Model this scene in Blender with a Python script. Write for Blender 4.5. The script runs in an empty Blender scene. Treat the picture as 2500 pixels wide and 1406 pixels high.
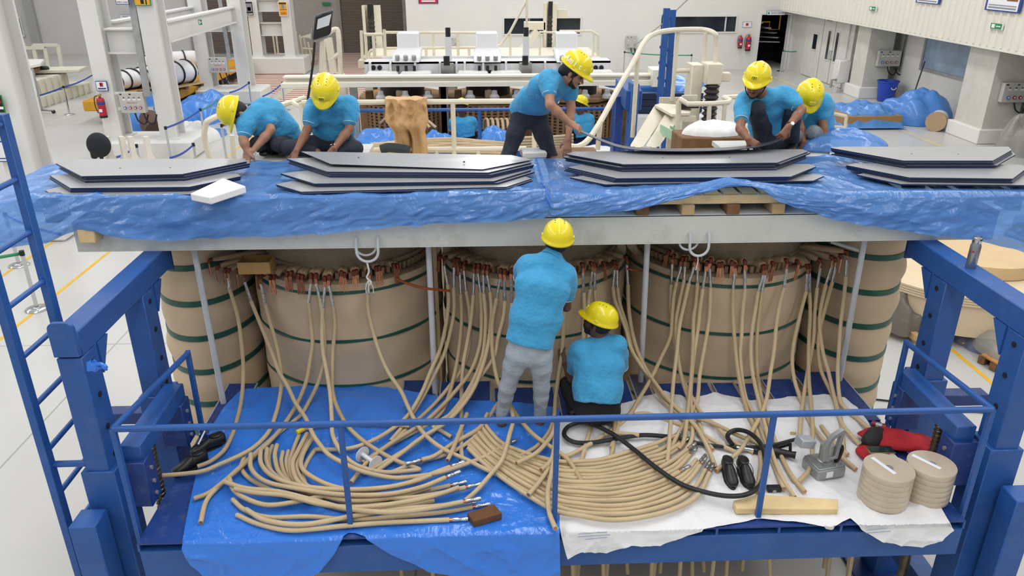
import bpy, bmesh, math, random
import numpy as np
from mathutils import Vector, Matrix, Euler

# ---------------------------------------------------------------- camera
scene = bpy.context.scene
col = scene.collection
F_PX, PITCH, YAW = 1870.0, math.radians(23.5), math.radians(2.3)
CAM = (0.0, 0.0, 5.08)
cam_data = bpy.data.cameras.new('camera')
cam_data.sensor_fit = 'HORIZONTAL'
cam_data.sensor_width = 36.0
cam_data.lens = 36.0 * F_PX / 2500.0
cam_data.clip_end = 300
cam = bpy.data.objects.new('camera', cam_data)
cam.location = CAM
cam.rotation_euler = (math.pi / 2 - PITCH, 0, -YAW)
col.objects.link(cam)
scene.camera = cam

# ---------------------------------------------------------------- world, lights, exposure
world = bpy.data.worlds.new('world')
scene.world = world
world.use_nodes = True
bg = world.node_tree.nodes['Background']
bg.inputs[0].default_value = (0.95, 0.97, 1.0, 1)
bg.inputs[1].default_value = 0.6
LAMP_W = 1250.0
# strips for the unseen high-bay lamp rows; leftmost row added to brighten that side
for lx in (-19.0, -9.0, 0.5, 9.0):
    ld = bpy.data.lights.new('ceiling_light', 'AREA')
    ld.shape = 'RECTANGLE'
    ld.size, ld.size_y = 1.6, 44.0
    ld.energy = LAMP_W
    ld.color = (1.0, 0.985, 0.965)
    lo = bpy.data.objects.new('ceiling_light', ld)
    lo.location = (lx, 16.0, 10.5)
    col.objects.link(lo)
scene.view_settings.view_transform = 'Standard'
scene.view_settings.look = 'None'
scene.view_settings.gamma = 1.0
scene.view_settings.use_curve_mapping = False
scene.view_settings.exposure = 0.0
# light paths: enough bounces for a white hall
cy = scene.cycles
cy.max_bounces = 4
cy.diffuse_bounces = 2
cy.glossy_bounces = 3
cy.transmission_bounces = 4
cy.transparent_max_bounces = 6
cy.caustics_reflective = False
cy.caustics_refractive = False
cy.use_adaptive_sampling = True
cy.adaptive_threshold = 0.03
cy.use_light_tree = False
# ---------------------------------------------------------------- helpers
random.seed(7)
RNG = np.random.default_rng(7)
PI = math.pi

def P(u, v, X=None, Y=None, Z=None):
    """the world point seen at photo pixel (u, v) that lies on the given plane"""
    x = (u - 1250) / F_PX
    y = (703 - v) / F_PX
    f = math.cos(PITCH) + y * math.sin(PITCH)
    d = (f * math.sin(YAW) + x * math.cos(YAW), f * math.cos(YAW) - x * math.sin(YAW),
         -math.sin(PITCH) + y * math.cos(PITCH))
    t = (Y / d[1]) if Y is not None else ((Z - CAM[2]) / d[2] if Z is not None else X / d[0])
    return Vector((CAM[0] + t * d[0], CAM[1] + t * d[1], CAM[2] + t * d[2]))

def S(h):
    h = h.lstrip('#')
    out = []
    for i in (0, 2, 4):
        c = int(h[i:i + 2], 16) / 255.0
        out.append(c / 12.92 if c <= 0.04045 else ((c + 0.055) / 1.055) ** 2.4)
    return (*out, 1.0)

MATS = {}
def mat(name, colr, rough=0.5, metal=0.0, var=0.06, vs=3.0, bump=0.0, bs=40.0, spec=0.5, dirt=None, dirt_amt=0.0,
        ds=1.2, emit=0.0, alpha=1.0, coat=0.0, sheen=0.0, bd=0.01):
    if name in MATS:
        return MATS[name]
    m = bpy.data.materials.new(name)
    m.use_nodes = True
    nt = m.node_tree
    N, L = nt.nodes, nt.links
    b = N['Principled BSDF']
    c = S(colr) if isinstance(colr, str) else (*colr, 1.0)
    tc = N.new('ShaderNodeTexCoord')
    nz = N.new('ShaderNodeTexNoise')
    nz.inputs['Scale'].default_value = vs
    nz.inputs['Detail'].default_value = 5
    L.new(tc.outputs['Object'], nz.inputs['Vector'])
    rmp = N.new('ShaderNodeMapRange')
    rmp.inputs['From Min'].default_value = 0.3
    rmp.inputs['From Max'].default_value = 0.7
    rmp.inputs['To Min'].default_value = 1.0 - var
    rmp.inputs['To Max'].default_value = 1.0 + var
    L.new(nz.outputs['Fac'], rmp.inputs['Value'])
    mul = N.new('ShaderNodeMix')
    mul.data_type = 'RGBA'
    mul.blend_type = 'MULTIPLY'
    mul.inputs['Factor'].default_value = 1.0
    mul.inputs[6].default_value = c
    L.new(rmp.outputs['Result'], mul.inputs[7])
    last = mul.outputs[2]
    if dirt:
        n2 = N.new('ShaderNodeTexNoise')
        n2.inputs['Scale'].default_value = ds
        n2.inputs['Detail'].default_value = 8
        n2.inputs['Roughness'].default_value = 0.7
        L.new(tc.outputs['Object'], n2.inputs['Vector'])
        r2 = N.new('ShaderNodeMapRange')
        r2.inputs['From Min'].default_value = 0.52
        r2.inputs['From Max'].default_value = 0.75
        r2.inputs['To Max'].default_value = dirt_amt
        L.new(n2.outputs['Fac'], r2.inputs['Value'])
        mx = N.new('ShaderNodeMix')
        mx.data_type = 'RGBA'
        L.new(r2.outputs['Result'], mx.inputs['Factor'])
        L.new(last, mx.inputs[6])
        mx.inputs[7].default_value = S(dirt)
        last = mx.outputs[2]
    L.new(last, b.inputs['Base Color'])
    b.inputs['Roughness'].default_value = rough
    b.inputs['Metallic'].default_value = metal
    b.inputs['Specular IOR Level'].default_value = spec
    b.inputs['Coat Weight'].default_value = coat
    b.inputs['Alpha'].default_value = alpha
    if sheen:
        b.inputs['Sheen Weight'].default_value = sheen
    if emit:
        L.new(last, b.inputs['Emission Color'])
        b.inputs['Emission Strength'].default_value = emit
    if bump:
        n3 = N.new('ShaderNodeTexNoise')
        n3.inputs['Scale'].default_value = bs
        n3.inputs['Detail'].default_value = 4
        L.new(tc.outputs['Object'], n3.inputs['Vector'])
        bp = N.new('ShaderNodeBump')
        bp.inputs['Strength'].default_value = bump
        bp.inputs['Distance'].default_value = bd
        L.new(n3.outputs['Fac'], bp.inputs['Height'])
        L.new(bp.outputs['Normal'], b.inputs['Normal'])
    MATS[name] = m
    return m

WLOC = {}
class M:
    def __init__(s):
        s.v = []; s.f = []; s.uv = []
    def add(s, vs, fs, uvs=None):
        o = len(s.v)
        s.v.extend([tuple(p) for p in vs])
        s.f.extend([tuple(i + o for i in f) for f in fs])
        if uvs is not None:
            s.uv.extend(uvs)
        return s
    def box(s, c, d, R=None):
        hx, hy, hz = d[0] / 2, d[1] / 2, d[2] / 2
        vs = [Vector((x, y, z)) for z in (-hz, hz) for y in (-hy, hy) for x in (-hx, hx)]
        if R is not None:
            if not isinstance(R, Matrix):
                R = Matrix.Rotation(R, 3, 'Z')
            vs = [R @ p for p in vs]
        c = Vector(c)
        return s.add([c + p for p in vs], [(0, 2, 3, 1), (4, 5, 7, 6), (0, 1, 5, 4), (2, 6, 7, 3), (0, 4, 6, 2), (1, 3, 7, 5)])
    def bx(s, x0, x1, y0, y1, z0, z1):
        return s.box(((x0 + x1) / 2, (y0 + y1) / 2, (z0 + z1) / 2), (abs(x1 - x0), abs(y1 - y0), abs(z1 - z0)))
    def bar(s, p, q, w, h, up=(0, 0, 1)):
        """box of section w (sideways) x h (along up) from p to q"""
        p, q = Vector(p), Vector(q)
        d = q - p
        z = d.normalized()
        x = Vector(up).cross(z)
        if x.length < 1e-5:
            x = Vector((1, 0, 0))
        x.normalize()
        y = z.cross(x)
        R = Matrix((x, y, z)).transposed()
        return s.box((p + q) / 2, (w, h, d.length), R)
    def cyl(s, p, q, r0, r1=None, n=14, cap=True):
        r1 = r0 if r1 is None else r1
        p, q = Vector(p), Vector(q)
        z = (q - p).normalized()
        a = Vector((0, 0, 1)) if abs(z.z) < 0.9 else Vector((1, 0, 0))
        x = a.cross(z).normalized(); y = z.cross(x)
        vs = []
        for c, r in ((p, r0), (q, r1)):
            for i in range(n):
                t = 2 * PI * i / n
                vs.append(c + (x * math.cos(t) + y * math.sin(t)) * r)
        fs = [(i, (i + 1) % n, n + (i + 1) % n, n + i) for i in range(n)]
        if cap:
            fs += [tuple(range(n))[::-1], tuple(range(n, 2 * n))]
        return s.add(vs, fs)
    def tube(s, pts, r, n=8, cap=True, closed=False, uvscale=None):
        pts = [Vector(p) for p in pts]
        k = len(pts)
        rs = r if isinstance(r, (list, tuple)) else [r] * k
        T = []
        for i in range(k):
            a = pts[(i - 1) % k] if (closed or i > 0) else pts[i]
            b = pts[(i + 1) % k] if (closed or i < k - 1) else pts[i]
            t = (b - a)
            T.append(t.normalized() if t.length > 1e-9 else Vector((0, 0, 1)))
        nrm = Vector((0, 0, 1)) if abs(T[0].z) < 0.9 else Vector((1, 0, 0))
        vs = []
        for i in range(k):
            nrm = nrm - T[i] * nrm.dot(T[i])
            if nrm.length < 1e-6:
                nrm = Vector((1, 0, 0)).cross(T[i])
            nrm.normalize()
            bn = T[i].cross(nrm)
            for j in range(n):
                t = 2 * PI * j / n
                vs.append(pts[i] + (nrm * math.cos(t) + bn * math.sin(t)) * rs[i])
        fs = []
        for i in range(k if closed else k - 1):
            i2 = (i + 1) % k
            for j in range(n):
                j2 = (j + 1) % n
                fs.append((i * n + j, i * n + j2, i2 * n + j2, i2 * n + j))
        if cap and not closed:
            fs += [tuple(range(n))[::-1], tuple(range((k - 1) * n, k * n))]
        return s.add(vs, fs)
    def lathe(s, prof, c=(0, 0, 0), n=28, sx=1.0, sy=1.0, a0=0, a1=2 * PI, R=None):
        c = Vector(c)
        full = abs(a1 - a0 - 2 * PI) < 1e-6
        m = n if full else n + 1
        vs = []
        for r, z in prof:
            for i in range(m):
                t = a0 + (a1 - a0) * i / n
                p = Vector((r * math.cos(t) * sx, r * math.sin(t) * sy, z))
                vs.append(c + (R @ p if R is not None else p))
        fs = []
        for k in range(len(prof) - 1):
            for i in range(n):
                j = (i + 1) % m
                fs.append((k * m + i, k * m + j, (k + 1) * m + j, (k + 1) * m + i))
        if full:
            if prof[0][0] > 1e-6: fs.append(tuple(range(m))[::-1])
            if prof[-1][0] > 1e-6: fs.append(tuple(range((len(prof) - 1) * m, len(prof) * m)))
        return s.add(vs, fs)
    def ell(s, c, r, n=16, m=10, R=None):
        c = Vector(c)
        if not isinstance(r, (tuple, list)): r = (r, r, r)
        vs = []
        for k in range(1, m):
            ph = PI * k / m
            for i in range(n):
                t = 2 * PI * i / n
                p = Vector((r[0] * math.sin(ph) * math.cos(t), r[1] * math.sin(ph) * math.sin(t), r[2] * math.cos(ph)))
                vs.append(c + (R @ p if R is not None else p))
        top, bot = Vector((0, 0, r[2])), Vector((0, 0, -r[2]))
        vs += [c + (R @ top if R is not None else top), c + (R @ bot if R is not None else bot)]
        fs = []
        for k in range(m - 2):
            for i in range(n):
                j = (i + 1) % n
                fs.append((k * n + i, (k + 1) * n + i, (k + 1) * n + j, k * n + j))
        a, b = len(vs) - 2, len(vs) - 1
        for i in range(n):
            j = (i + 1) % n
            fs.append((a, i, j)); fs.append((b, (m - 2) * n + j, (m - 2) * n + i))
        return s.add(vs, fs)
    def prism(s, poly, d):
        """poly: list of 3D points (planar, ccw seen from +d); d: extrusion vector"""
        poly = [Vector(p) for p in poly]; d = Vector(d); n = len(poly)
        return s.add(poly + [p + d for p in poly],
                     [tuple(range(n))[::-1], tuple(range(n, 2 * n))] + [(i, (i + 1) % n, n + (i + 1) % n, n + i) for i in range(n)])
    def grid(s, fn, nu, nv, closed_u=False):
        vs = [fn(i / nu, j / nv) for j in range(nv + 1) for i in range(nu + (0 if closed_u else 1))]
        w = nu if closed_u else nu + 1
        fs = []
        for j in range(nv):
            for i in range(nu):
                i2 = (i + 1) % w
                fs.append((j * w + i, j * w + i2, (j + 1) * w + i2, (j + 1) * w + i))
        return s.add(vs, fs)
    def pad(s, rows):
        """loft through closed rings of equal length, capped"""
        n = len(rows[0]); vs = [p for r in rows for p in r]; fs = []
        for k in range(len(rows) - 1):
            for i in range(n):
                j = (i + 1) % n
                fs.append((k * n + i, k * n + j, (k + 1) * n + j, (k + 1) * n + i))
        fs += [tuple(range(n))[::-1], tuple(range((len(rows) - 1) * n, len(rows) * n))]
        return s.add(vs, fs)

def tag(o, label=None, cat=None, group=None, kind=None):
    if label: o['label'] = label
    if cat: o['category'] = cat
    if group: o['group'] = group
    if kind: o['kind'] = kind
    return o

def thing(name, label, cat, loc=(0, 0, 0), group=None, kind=None):
    o = bpy.data.objects.new(name, None)
    o.empty_display_size = 0.1
    o.location = loc
    col.objects.link(o)
    WLOC[o.name] = Vector(loc)
    return tag(o, label, cat, group, kind)

def build(m, name, mt, parent=None, label=None, cat=None, group=None, kind=None, smooth=True, bevel=0.0, angle=35,
          fixn=True, solid=0.0, subsurf=0, bseg=1):
    me = bpy.data.meshes.new(name)
    arr = np.array(m.v, dtype=float)
    if parent is not None:
        org = WLOC[parent.name]
    else:
        lo, hi = arr.min(0), arr.max(0)
        org = Vector(((lo[0] + hi[0]) / 2, (lo[1] + hi[1]) / 2, lo[2]))
    arr = arr - np.array(org)
    me.from_pydata(arr.tolist(), [], m.f)
    if fixn:
        bm = bmesh.new(); bm.from_mesh(me)
        bmesh.ops.recalc_face_normals(bm, faces=bm.faces)
        bm.to_mesh(me); bm.free()
    if smooth:
        me.polygons.foreach_set('use_smooth', [True] * len(me.polygons))
        me.set_sharp_from_angle(angle=math.radians(angle))
    mts = mt if isinstance(mt, (list, tuple)) else [mt]
    for x in mts: me.materials.append(x)
    o = bpy.data.objects.new(name, me)
    col.objects.link(o)
    WLOC[o.name] = Vector(org)
    if parent is not None:
        o.parent = parent
    else:
        o.location = org
    if solid:
        md = o.modifiers.new('solid', 'SOLIDIFY'); md.thickness = solid; md.offset = 0
    if subsurf:
        md = o.modifiers.new('sub', 'SUBSURF'); md.levels = subsurf; md.render_levels = subsurf
    if bevel:
        md = o.modifiers.new('bevel', 'BEVEL'); md.width = bevel; md.segments = bseg
        md.limit_method = 'ANGLE'; md.angle_limit = math.radians(40)
    return tag(o, label, cat, group, kind)

def struct(m, name, mt, **kw):
    return build(m, name, mt, kind='structure', **kw)

def copy_tree(o, parent=None, loc=None, rot=None, label=None, scale=None):
    c = o.copy(); col.objects.link(c)
    c.parent = parent
    if loc is not None: c.location = loc
    if rot is not None: c.rotation_euler = rot
    if scale is not None: c.scale = scale
    if label: c['label'] = label
    for ch in o.children:
        copy_tree(ch, c)
    WLOC[c.name] = Vector(c.location)
    return c

def spline(pts, n=8, closed=False):
    """Catmull-Rom through pts"""
    pts = [Vector(p) for p in pts]; k = len(pts); out = []
    if k < 3 and not closed:
        return [pts[0].lerp(pts[1], i / n) for i in range(n + 1)]
    rng = range(k) if closed else range(k - 1)
    for i in rng:
        p1, p2 = pts[i], pts[(i + 1) % k]
        p0 = pts[(i - 1) % k] if (closed or i > 0) else p1 * 2 - p2
        p3 = pts[(i + 2) % k] if (closed or i < k - 2) else p2 * 2 - p1
        for j in range(n):
            t = j / n
            out.append(0.5 * ((2 * p1) + (p2 - p0) * t + (2 * p0 - 5 * p1 + 4 * p2 - p3) * t * t + (3 * p1 - p0 - 3 * p2 + p3) * t ** 3))
    if not closed: out.append(pts[-1])
    return out

ORD = ['first', 'second', 'third', 'fourth', 'fifth', 'sixth', 'seventh', 'eighth', 'ninth', 'tenth', 'eleventh', 'twelfth',
       'thirteenth', 'fourteenth', 'fifteenth', 'sixteenth', 'seventeenth', 'eighteenth', 'nineteenth', 'twentieth']
def nth(i):
    if i < 20: return ORD[i]
    t = {2: 'twenty', 3: 'thirty', 4: 'forty', 5: 'fifty', 6: 'sixty'}[(i + 1) // 10]
    return t + '-' + ORD[(i % 10)] if (i + 1) % 10 else {30: 'thirtieth', 40: 'fortieth', 50: 'fiftieth'}[i + 1]

def noise3(x, y, z=0.0):
    from mathutils import noise
    return noise.noise(Vector((x, y, z)))

def ridged(x, y, s, octs=3):
    r, a, f = 0.0, 1.0, 1.0
    for k in range(octs):
        r += a * (1 - min(1.0, abs(noise3(x * f + 3.1 * k, y * f - 1.7 * k, s + 5 * k)) * 2.2)) ** 3
        a *= .5; f *= 2.1
    return r
# text as a flat mesh
def text_mesh(txt, size, mt, parent, name, origin, xdir, updir, align='CENTER', extrude=0.0, bold=False):
    cu = bpy.data.curves.new('lettering', 'FONT')
    cu.body = txt; cu.size = size; cu.align_x = align; cu.align_y = 'CENTER'; cu.extrude = extrude
    cu.resolution_u = 2
    if bold: cu.offset = size * 0.02
    tmp = bpy.data.objects.new('tmp_text', cu)
    col.objects.link(tmp)
    dg = bpy.context.evaluated_depsgraph_get()
    me0 = bpy.data.meshes.new_from_object(tmp.evaluated_get(dg))
    bpy.data.objects.remove(tmp); bpy.data.curves.remove(cu)
    x = Vector(xdir).normalized(); u = Vector(updir).normalized(); o = Vector(origin); nn = x.cross(u)
    m = M()
    m.add([o + x * v.co.x + u * v.co.y + nn * v.co.z for v in me0.vertices], [tuple(p.vertices) for p in me0.polygons])
    bpy.data.meshes.remove(me0)
    if not m.f: return None
    return build(m, name, mt, parent, smooth=False, fixn=False)
# ---------------------------------------------------------------- materials
WHITE_WALL = mat('wall_paint', '#ebe9e3', 0.75, var=0.03, vs=0.6)
GREY_WALL = mat('grey_wall_paint', '#dcdad6', 0.8, var=0.04, vs=0.5)
STEEL_WHITE = mat('white_steel_paint', '#e4e3df', 0.5, var=0.03, vs=1.0)
CREAM = mat('cream_paint', '#e2dac6', 0.45, var=0.05, vs=3.0, dirt='#a08f72', dirt_amt=0.25, ds=5)
BLUE = mat('blue_paint', '#26589f', 0.42, var=0.12, vs=2.5, dirt='#5f7396', dirt_amt=0.3, ds=6)
BLUE_D = mat('blue_plate_paint', '#203f83', 0.45, var=0.12, vs=3, dirt='#8b97ad', dirt_amt=0.22, ds=9)
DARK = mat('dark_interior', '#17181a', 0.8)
GLASS_D = mat('dark_glass', '#2b3138', 0.08, var=0.2, vs=0.8, spec=0.6)
ALU = mat('aluminium', '#b9babb', 0.35, metal=0.9, var=0.05)
CHROME = mat('chrome', '#cfd2d5', 0.12, metal=1.0, var=0.02)
GALV = mat('galvanised', '#a9abab', 0.45, metal=0.6, var=0.12, vs=8)
BLACK = mat('black_plastic', '#17181a', 0.45, var=0.1)
RUBBER = mat('black_rubber', '#1c1d1f', 0.6, bump=0.2, bs=60)
YELLOW_P = mat('yellow_paint', '#e6b42c', 0.6, var=0.08, vs=6)
SHUT = mat('shutter_brown', '#857a70', 0.6, var=0.05)
SIGN_W = mat('sign_white', '#f1f2f4', 0.5, var=0.0)
SIGN_B = mat('sign_blue', '#24448f', 0.5, var=0.0)
SIGN_G = mat('sign_green', '#1f8a4c', 0.5, var=0.02)
SIGN_R = mat('sign_red', '#c3202c', 0.5, var=0.0)
SIGN_Y = mat('sign_yellow', '#eab13a', 0.5, var=0.02)
INK = mat('ink_black', '#1b1c20', 0.6, var=0.0)
INK_G = mat('ink_grey', '#8e9299', 0.6, var=0.0)
BOXGREY = mat('panel_grey', '#c4c3bd', 0.5, var=0.03)

# ---------------------------------------------------------------- hall shell
def floor_material():
    m = bpy.data.materials.new('floor_epoxy'); m.use_nodes = True
    N, L = m.node_tree.nodes, m.node_tree.links
    b = N['Principled BSDF']
    tc = N.new('ShaderNodeTexCoord')
    n = N.new('ShaderNodeTexNoise'); n.inputs['Scale'].default_value = 0.35; n.inputs['Detail'].default_value = 8
    L.new(tc.outputs['Object'], n.inputs['Vector'])
    cr = N.new('ShaderNodeValToRGB')
    cr.color_ramp.elements[0].position = 0.3; cr.color_ramp.elements[0].color = S('#c3c2be')
    cr.color_ramp.elements[1].position = 0.7; cr.color_ramp.elements[1].color = S('#d0cfcb')
    L.new(n.outputs['Fac'], cr.inputs['Fac'])
    br = N.new('ShaderNodeTexBrick')
    br.offset = 0.0; br.inputs['Scale'].default_value = 1.0
    br.inputs['Brick Width'].default_value = 4.6; br.inputs['Row Height'].default_value = 5.2
    br.inputs['Mortar Size'].default_value = 0.012
    br.inputs['Color1'].default_value = br.inputs['Color2'].default_value = (1, 1, 1, 1)
    br.inputs['Mortar'].default_value = (0.62, 0.61, 0.6, 1)
    L.new(tc.outputs['Object'], br.inputs['Vector'])
    mx = N.new('ShaderNodeMix'); mx.data_type = 'RGBA'; mx.blend_type = 'MULTIPLY'; mx.inputs['Factor'].default_value = 1
    L.new(cr.outputs['Color'], mx.inputs[6]); L.new(br.outputs['Color'], mx.inputs[7])
    L.new(mx.outputs[2], b.inputs['Base Color'])
    b.inputs['Roughness'].default_value = 0.3
    b.inputs['Specular IOR Level'].default_value = 0.4
    return m
FLOOR_M = floor_material()  # the roof is out of view: the hall is lit from above by the open sky-white and the lamp rows
floor = struct(M().bx(-28, 17.5, -16, 46.2, -0.3, 0.0), 'floor', FLOOR_M, smooth=False)
tag(floor, 'pale grey epoxy hall floor')

def line(x0, x1, y0, y1, label, m=YELLOW_P):
    return build(M().bx(x0, x1, y0, y1, 0.0, 0.004), 'yellow_line', m, floor, smooth=False)
line(-7.0, -6.945, 6, 24, '')
line(6.52, 6.58, 6.9, 13.5, '')
PALE_Y = mat('worn_yellow_paint', '#dcc98a', 0.6, var=0.15, vs=3)
line(13.28, 13.34, 19, 35, '', PALE_Y)
line(9.5, 13.3, 21.3, 21.36, '', PALE_Y)
line(-7.9, -7.84, 24, 36, '', PALE_Y)
line(-8.33, -8.275, 9.5, 18, '')

def rectY(u0, v0, u1, v1, Y):
    a, b = P(u0, v0, Y=Y), P(u1, v1, Y=Y)
    return min(a.x, b.x), max(a.x, b.x), min(a.z, b.z), max(a.z, b.z)

YB, YL = 37.8, 45.5
# back wall, right section, with two windows and the office doorway
w1 = rectY(1231, 45, 1416, 82, YB)
w2 = rectY(1615, 41, 1794, 77, YB)
dr = rectY(1860, 36, 1912, 168, YB); dr = (dr[0], dr[1], 0.0, dr[3])
m = M()
xs = sorted([-3.4, w1[0], w1[1], w2[0], w2[1], dr[0], dr[1], 17.5])
def wall_cols(m, y0, y1, x0, x1, holes, ztop):
    cur = x0
    for h in sorted(holes):
        if h[0] > cur: m.bx(cur, h[0], y0, y1, 0, ztop)
        if h[2] > 0.01: m.bx(h[0], h[1], y0, y1, 0, h[2])
        m.bx(h[0], h[1], y0, y1, h[3], ztop)
        cur = h[1]
    if cur < x1: m.bx(cur, x1, y0, y1, 0, ztop)
wall_cols(m, YB, YB + 0.3, -3.4, 17.5, [w1, w2, dr], 11.6)
m.bx(-3.4, -3.1, YB + 0.3, YL, 0, 11.6)
struct(m, 'wall_back', WHITE_WALL, smooth=False)
for i, w in enumerate((w1, w2)):
    f = M(); t = 0.07
    f.bx(w[0], w[1], YB - 0.03, YB + 0.1, w[3], w[3] + t); f.bx(w[0], w[1], YB - 0.05, YB + 0.1, w[2] - t, w[2])
    f.bx(w[0] - t, w[0], YB - 0.03, YB + 0.1, w[2] - t, w[3] + t); f.bx(w[1], w[1] + t, YB - 0.03, YB + 0.1, w[2] - t, w[3] + t)
    wo = struct(f, 'window_%d' % (i + 1), STEEL_WHITE, smooth=False)
    build(M().bx(w[0], w[1], YB + 0.12, YB + 0.14, w[2], w[3]), 'window_pane', GLASS_D, wo, smooth=False)
    for fr in ((0.33, 0.66) if i == 0 else (0.87,)):
        xm = w[0] + (w[1] - w[0]) * fr
        build(M().bx(xm - 0.03, xm + 0.03, YB + 0.06, YB + 0.13, w[2], w[3]), 'mullion', GALV if i == 0 else STEEL_WHITE, wo, smooth=False)
# stair lobby behind the office doorway, its darkness painted as near-black walls
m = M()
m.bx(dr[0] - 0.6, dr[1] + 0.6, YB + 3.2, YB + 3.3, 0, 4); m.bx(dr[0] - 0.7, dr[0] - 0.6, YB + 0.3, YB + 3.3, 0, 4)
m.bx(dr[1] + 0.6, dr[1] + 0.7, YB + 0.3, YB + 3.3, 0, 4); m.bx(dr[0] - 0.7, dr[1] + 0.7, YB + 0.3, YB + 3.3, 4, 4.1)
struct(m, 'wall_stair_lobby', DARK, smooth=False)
d1 = struct(M().bx(dr[0] - 0.06, dr[0], YB - 0.05, YB + 0.1, 0, dr[3] + 0.06).bx(dr[1], dr[1] + 0.08, YB - 0.05, YB + 0.1, 0, dr[3] + 0.06)
            .bx(dr[0], dr[1], YB - 0.05, YB + 0.1, dr[3], dr[3] + 0.06), 'door_1', STEEL_WHITE, smooth=False)
st = thing('spiral_stair', 'grey spiral stair seen through the dark office doorway', 'stair', (dr[0] + 0.45, YB + 1.5, 0))
build(M().cyl((dr[0] + 0.2, YB + 1.5, 0), (dr[0] + 0.2, YB + 1.5, 3.2), 0.13), 'pole', GALV, st)
for k in range(6):
    a = -0.3 - k * 0.35; c = Vector((dr[0] + 0.2, YB + 1.5, 1.15 + k * 0.24)); d = Vector((math.cos(a), math.sin(a), 0))
    build(M().bar(c + d * 0.1, c + d * 1.3, 0.3, 0.05), 'step', GALV, st)
build(M().tube([(dr[0] + 0.1, YB + 0.9, 2.1), (dr[0] + 0.75, YB + 0.9, 2.1), (dr[0] + 0.75, YB + 0.9, 1.75), (dr[0] + 1.25, YB + 0.9, 1.75), (dr[0] + 1.25, YB + 0.9, 2.5)], 0.04, 6), 'handrail', YELLOW_P, st)

# back wall, left section (further back) with roller shutters
m = M().bx(-28, -3.1, YL, YL + 0.3, 0, 11.6)
struct(m, 'wall_back_left', GREY_WALL, smooth=False)
struct(M().bx(-28, -27.7, -16, YL, 0, 11.6), 'wall_left', GREY_WALL, smooth=False)
struct(M().bx(-28, 17.5, -16.3, -16, 0, 11.6), 'wall_front', WHITE_WALL, smooth=False)
def shutter(u0, u1, n):
    x0 = P(u0, 60, Y=YL).x; x1 = P(u1, 60, Y=YL).x
    m = M(); k = 56; H = 4.4; dz = H / k
    vs = []; fs = []
    for i in range(k):
        z = i * dz
        for (yy, zz) in ((YL - 0.05, z), (YL - 0.1, z + dz * 0.35), (YL - 0.1, z + dz * 0.65), (YL - 0.05, z + dz * 0.97)):
            vs += [(x0, yy, zz), (x1, yy, zz)]
    for i in range(len(vs) // 2 - 1):
        fs.append((2 * i, 2 * i + 1, 2 * i + 3, 2 * i + 2))
    m.add(vs, fs)
    o = struct(m, 'door_%d' % n, SHUT, smooth=False, fixn=False)
    tag(o, 'brown roller shutter with horizontal slats')
    g = M().bx(x0 - 0.18, x0, YL - 0.16, YL, 0, H + 0.3).bx(x1, x1 + 0.18, YL - 0.16, YL, 0, H + 0.3).bx(x0 - 0.18, x1 + 0.18, YL - 0.4, YL, H, H + 0.5)
    build(g, 'guide_rail', mat('shutter_frame', '#a09890', 0.6), o, smooth=False)
shutter(470, 712, 2)
shutter(835, 985, 3)
# wall between the shutters, its shade painted in as a darker grey
struct(M().bx(P(715, 60, Y=YL).x, P(830, 60, Y=YL).x, YL - 0.12, YL, 0, 4.6), 'wall_pier', mat('pier_shade', '#aca59e', 0.7), smooth=False)
w = rectY(-30, 45, 58, 84, YL)
f = struct(M().bx(w[0] - .1, w[1] + .1, YL - 0.1, YL + 0.02, w[2] - .12, w[2]).bx(w[0], w[1] + .08, YL - 0.08, YL + 0.02, w[3], w[3] + 0.08).bx(w[1], w[1] + 0.08, YL - 0.08, YL + 0.02, w[2], w[3]), 'window_3', STEEL_WHITE, smooth=False)
build(M().bx(w[0], w[1], YL - 0.03, YL, w[2], w[3]), 'window_pane', mat('grey_pane', '#5b636b', 0.2, var=0.1), f, smooth=False)
struct(M().bx(P(72, 50, Y=YL).x, P(92, 50, Y=YL).x, YL - 0.25, YL, 0, 11.6), 'trim_1', mat('pilaster_paint', '#b4b3b0', 0.75), smooth=False)

# striped floor strip in front of the shutters
def stripes():
    m = bpy.data.materials.new('striped_floor'); m.use_nodes = True
    N, L = m.node_tree.nodes, m.node_tree.links
    b = N['Principled BSDF']; tc = N.new('ShaderNodeTexCoord')
    w = N.new('ShaderNodeTexWave'); w.bands_direction = 'Y'; w.inputs['Scale'].default_value = 0.7; w.inputs['Distortion'].default_value = 0.15
    L.new(tc.outputs['Object'], w.inputs['Vector'])
    r = N.new('ShaderNodeValToRGB'); r.color_ramp.interpolation = 'LINEAR'
    r.color_ramp.elements[0].position = 0.5; r.color_ramp.elements[0].color = S('#dcd3c8')
    r.color_ramp.elements[1].position = 0.7; r.color_ramp.elements[1].color = S('#a8593d')
    L.new(w.outputs['Fac'], r.inputs['Fac']); L.new(r.outputs['Color'], b.inputs['Base Color'])
    b.inputs['Roughness'].default_value = 0.6
    return m
STR = stripes()
build(M().bx(-7.7, -3.6, 29.6, 45.3, 0.0, 0.006), 'striped_strip', STR, floor, smooth=False)
build(M().bx(-13.6, -8.2, 31.0, 45.3, 0.0, 0.006), 'striped_strip', STR, floor, smooth=False)

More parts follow.
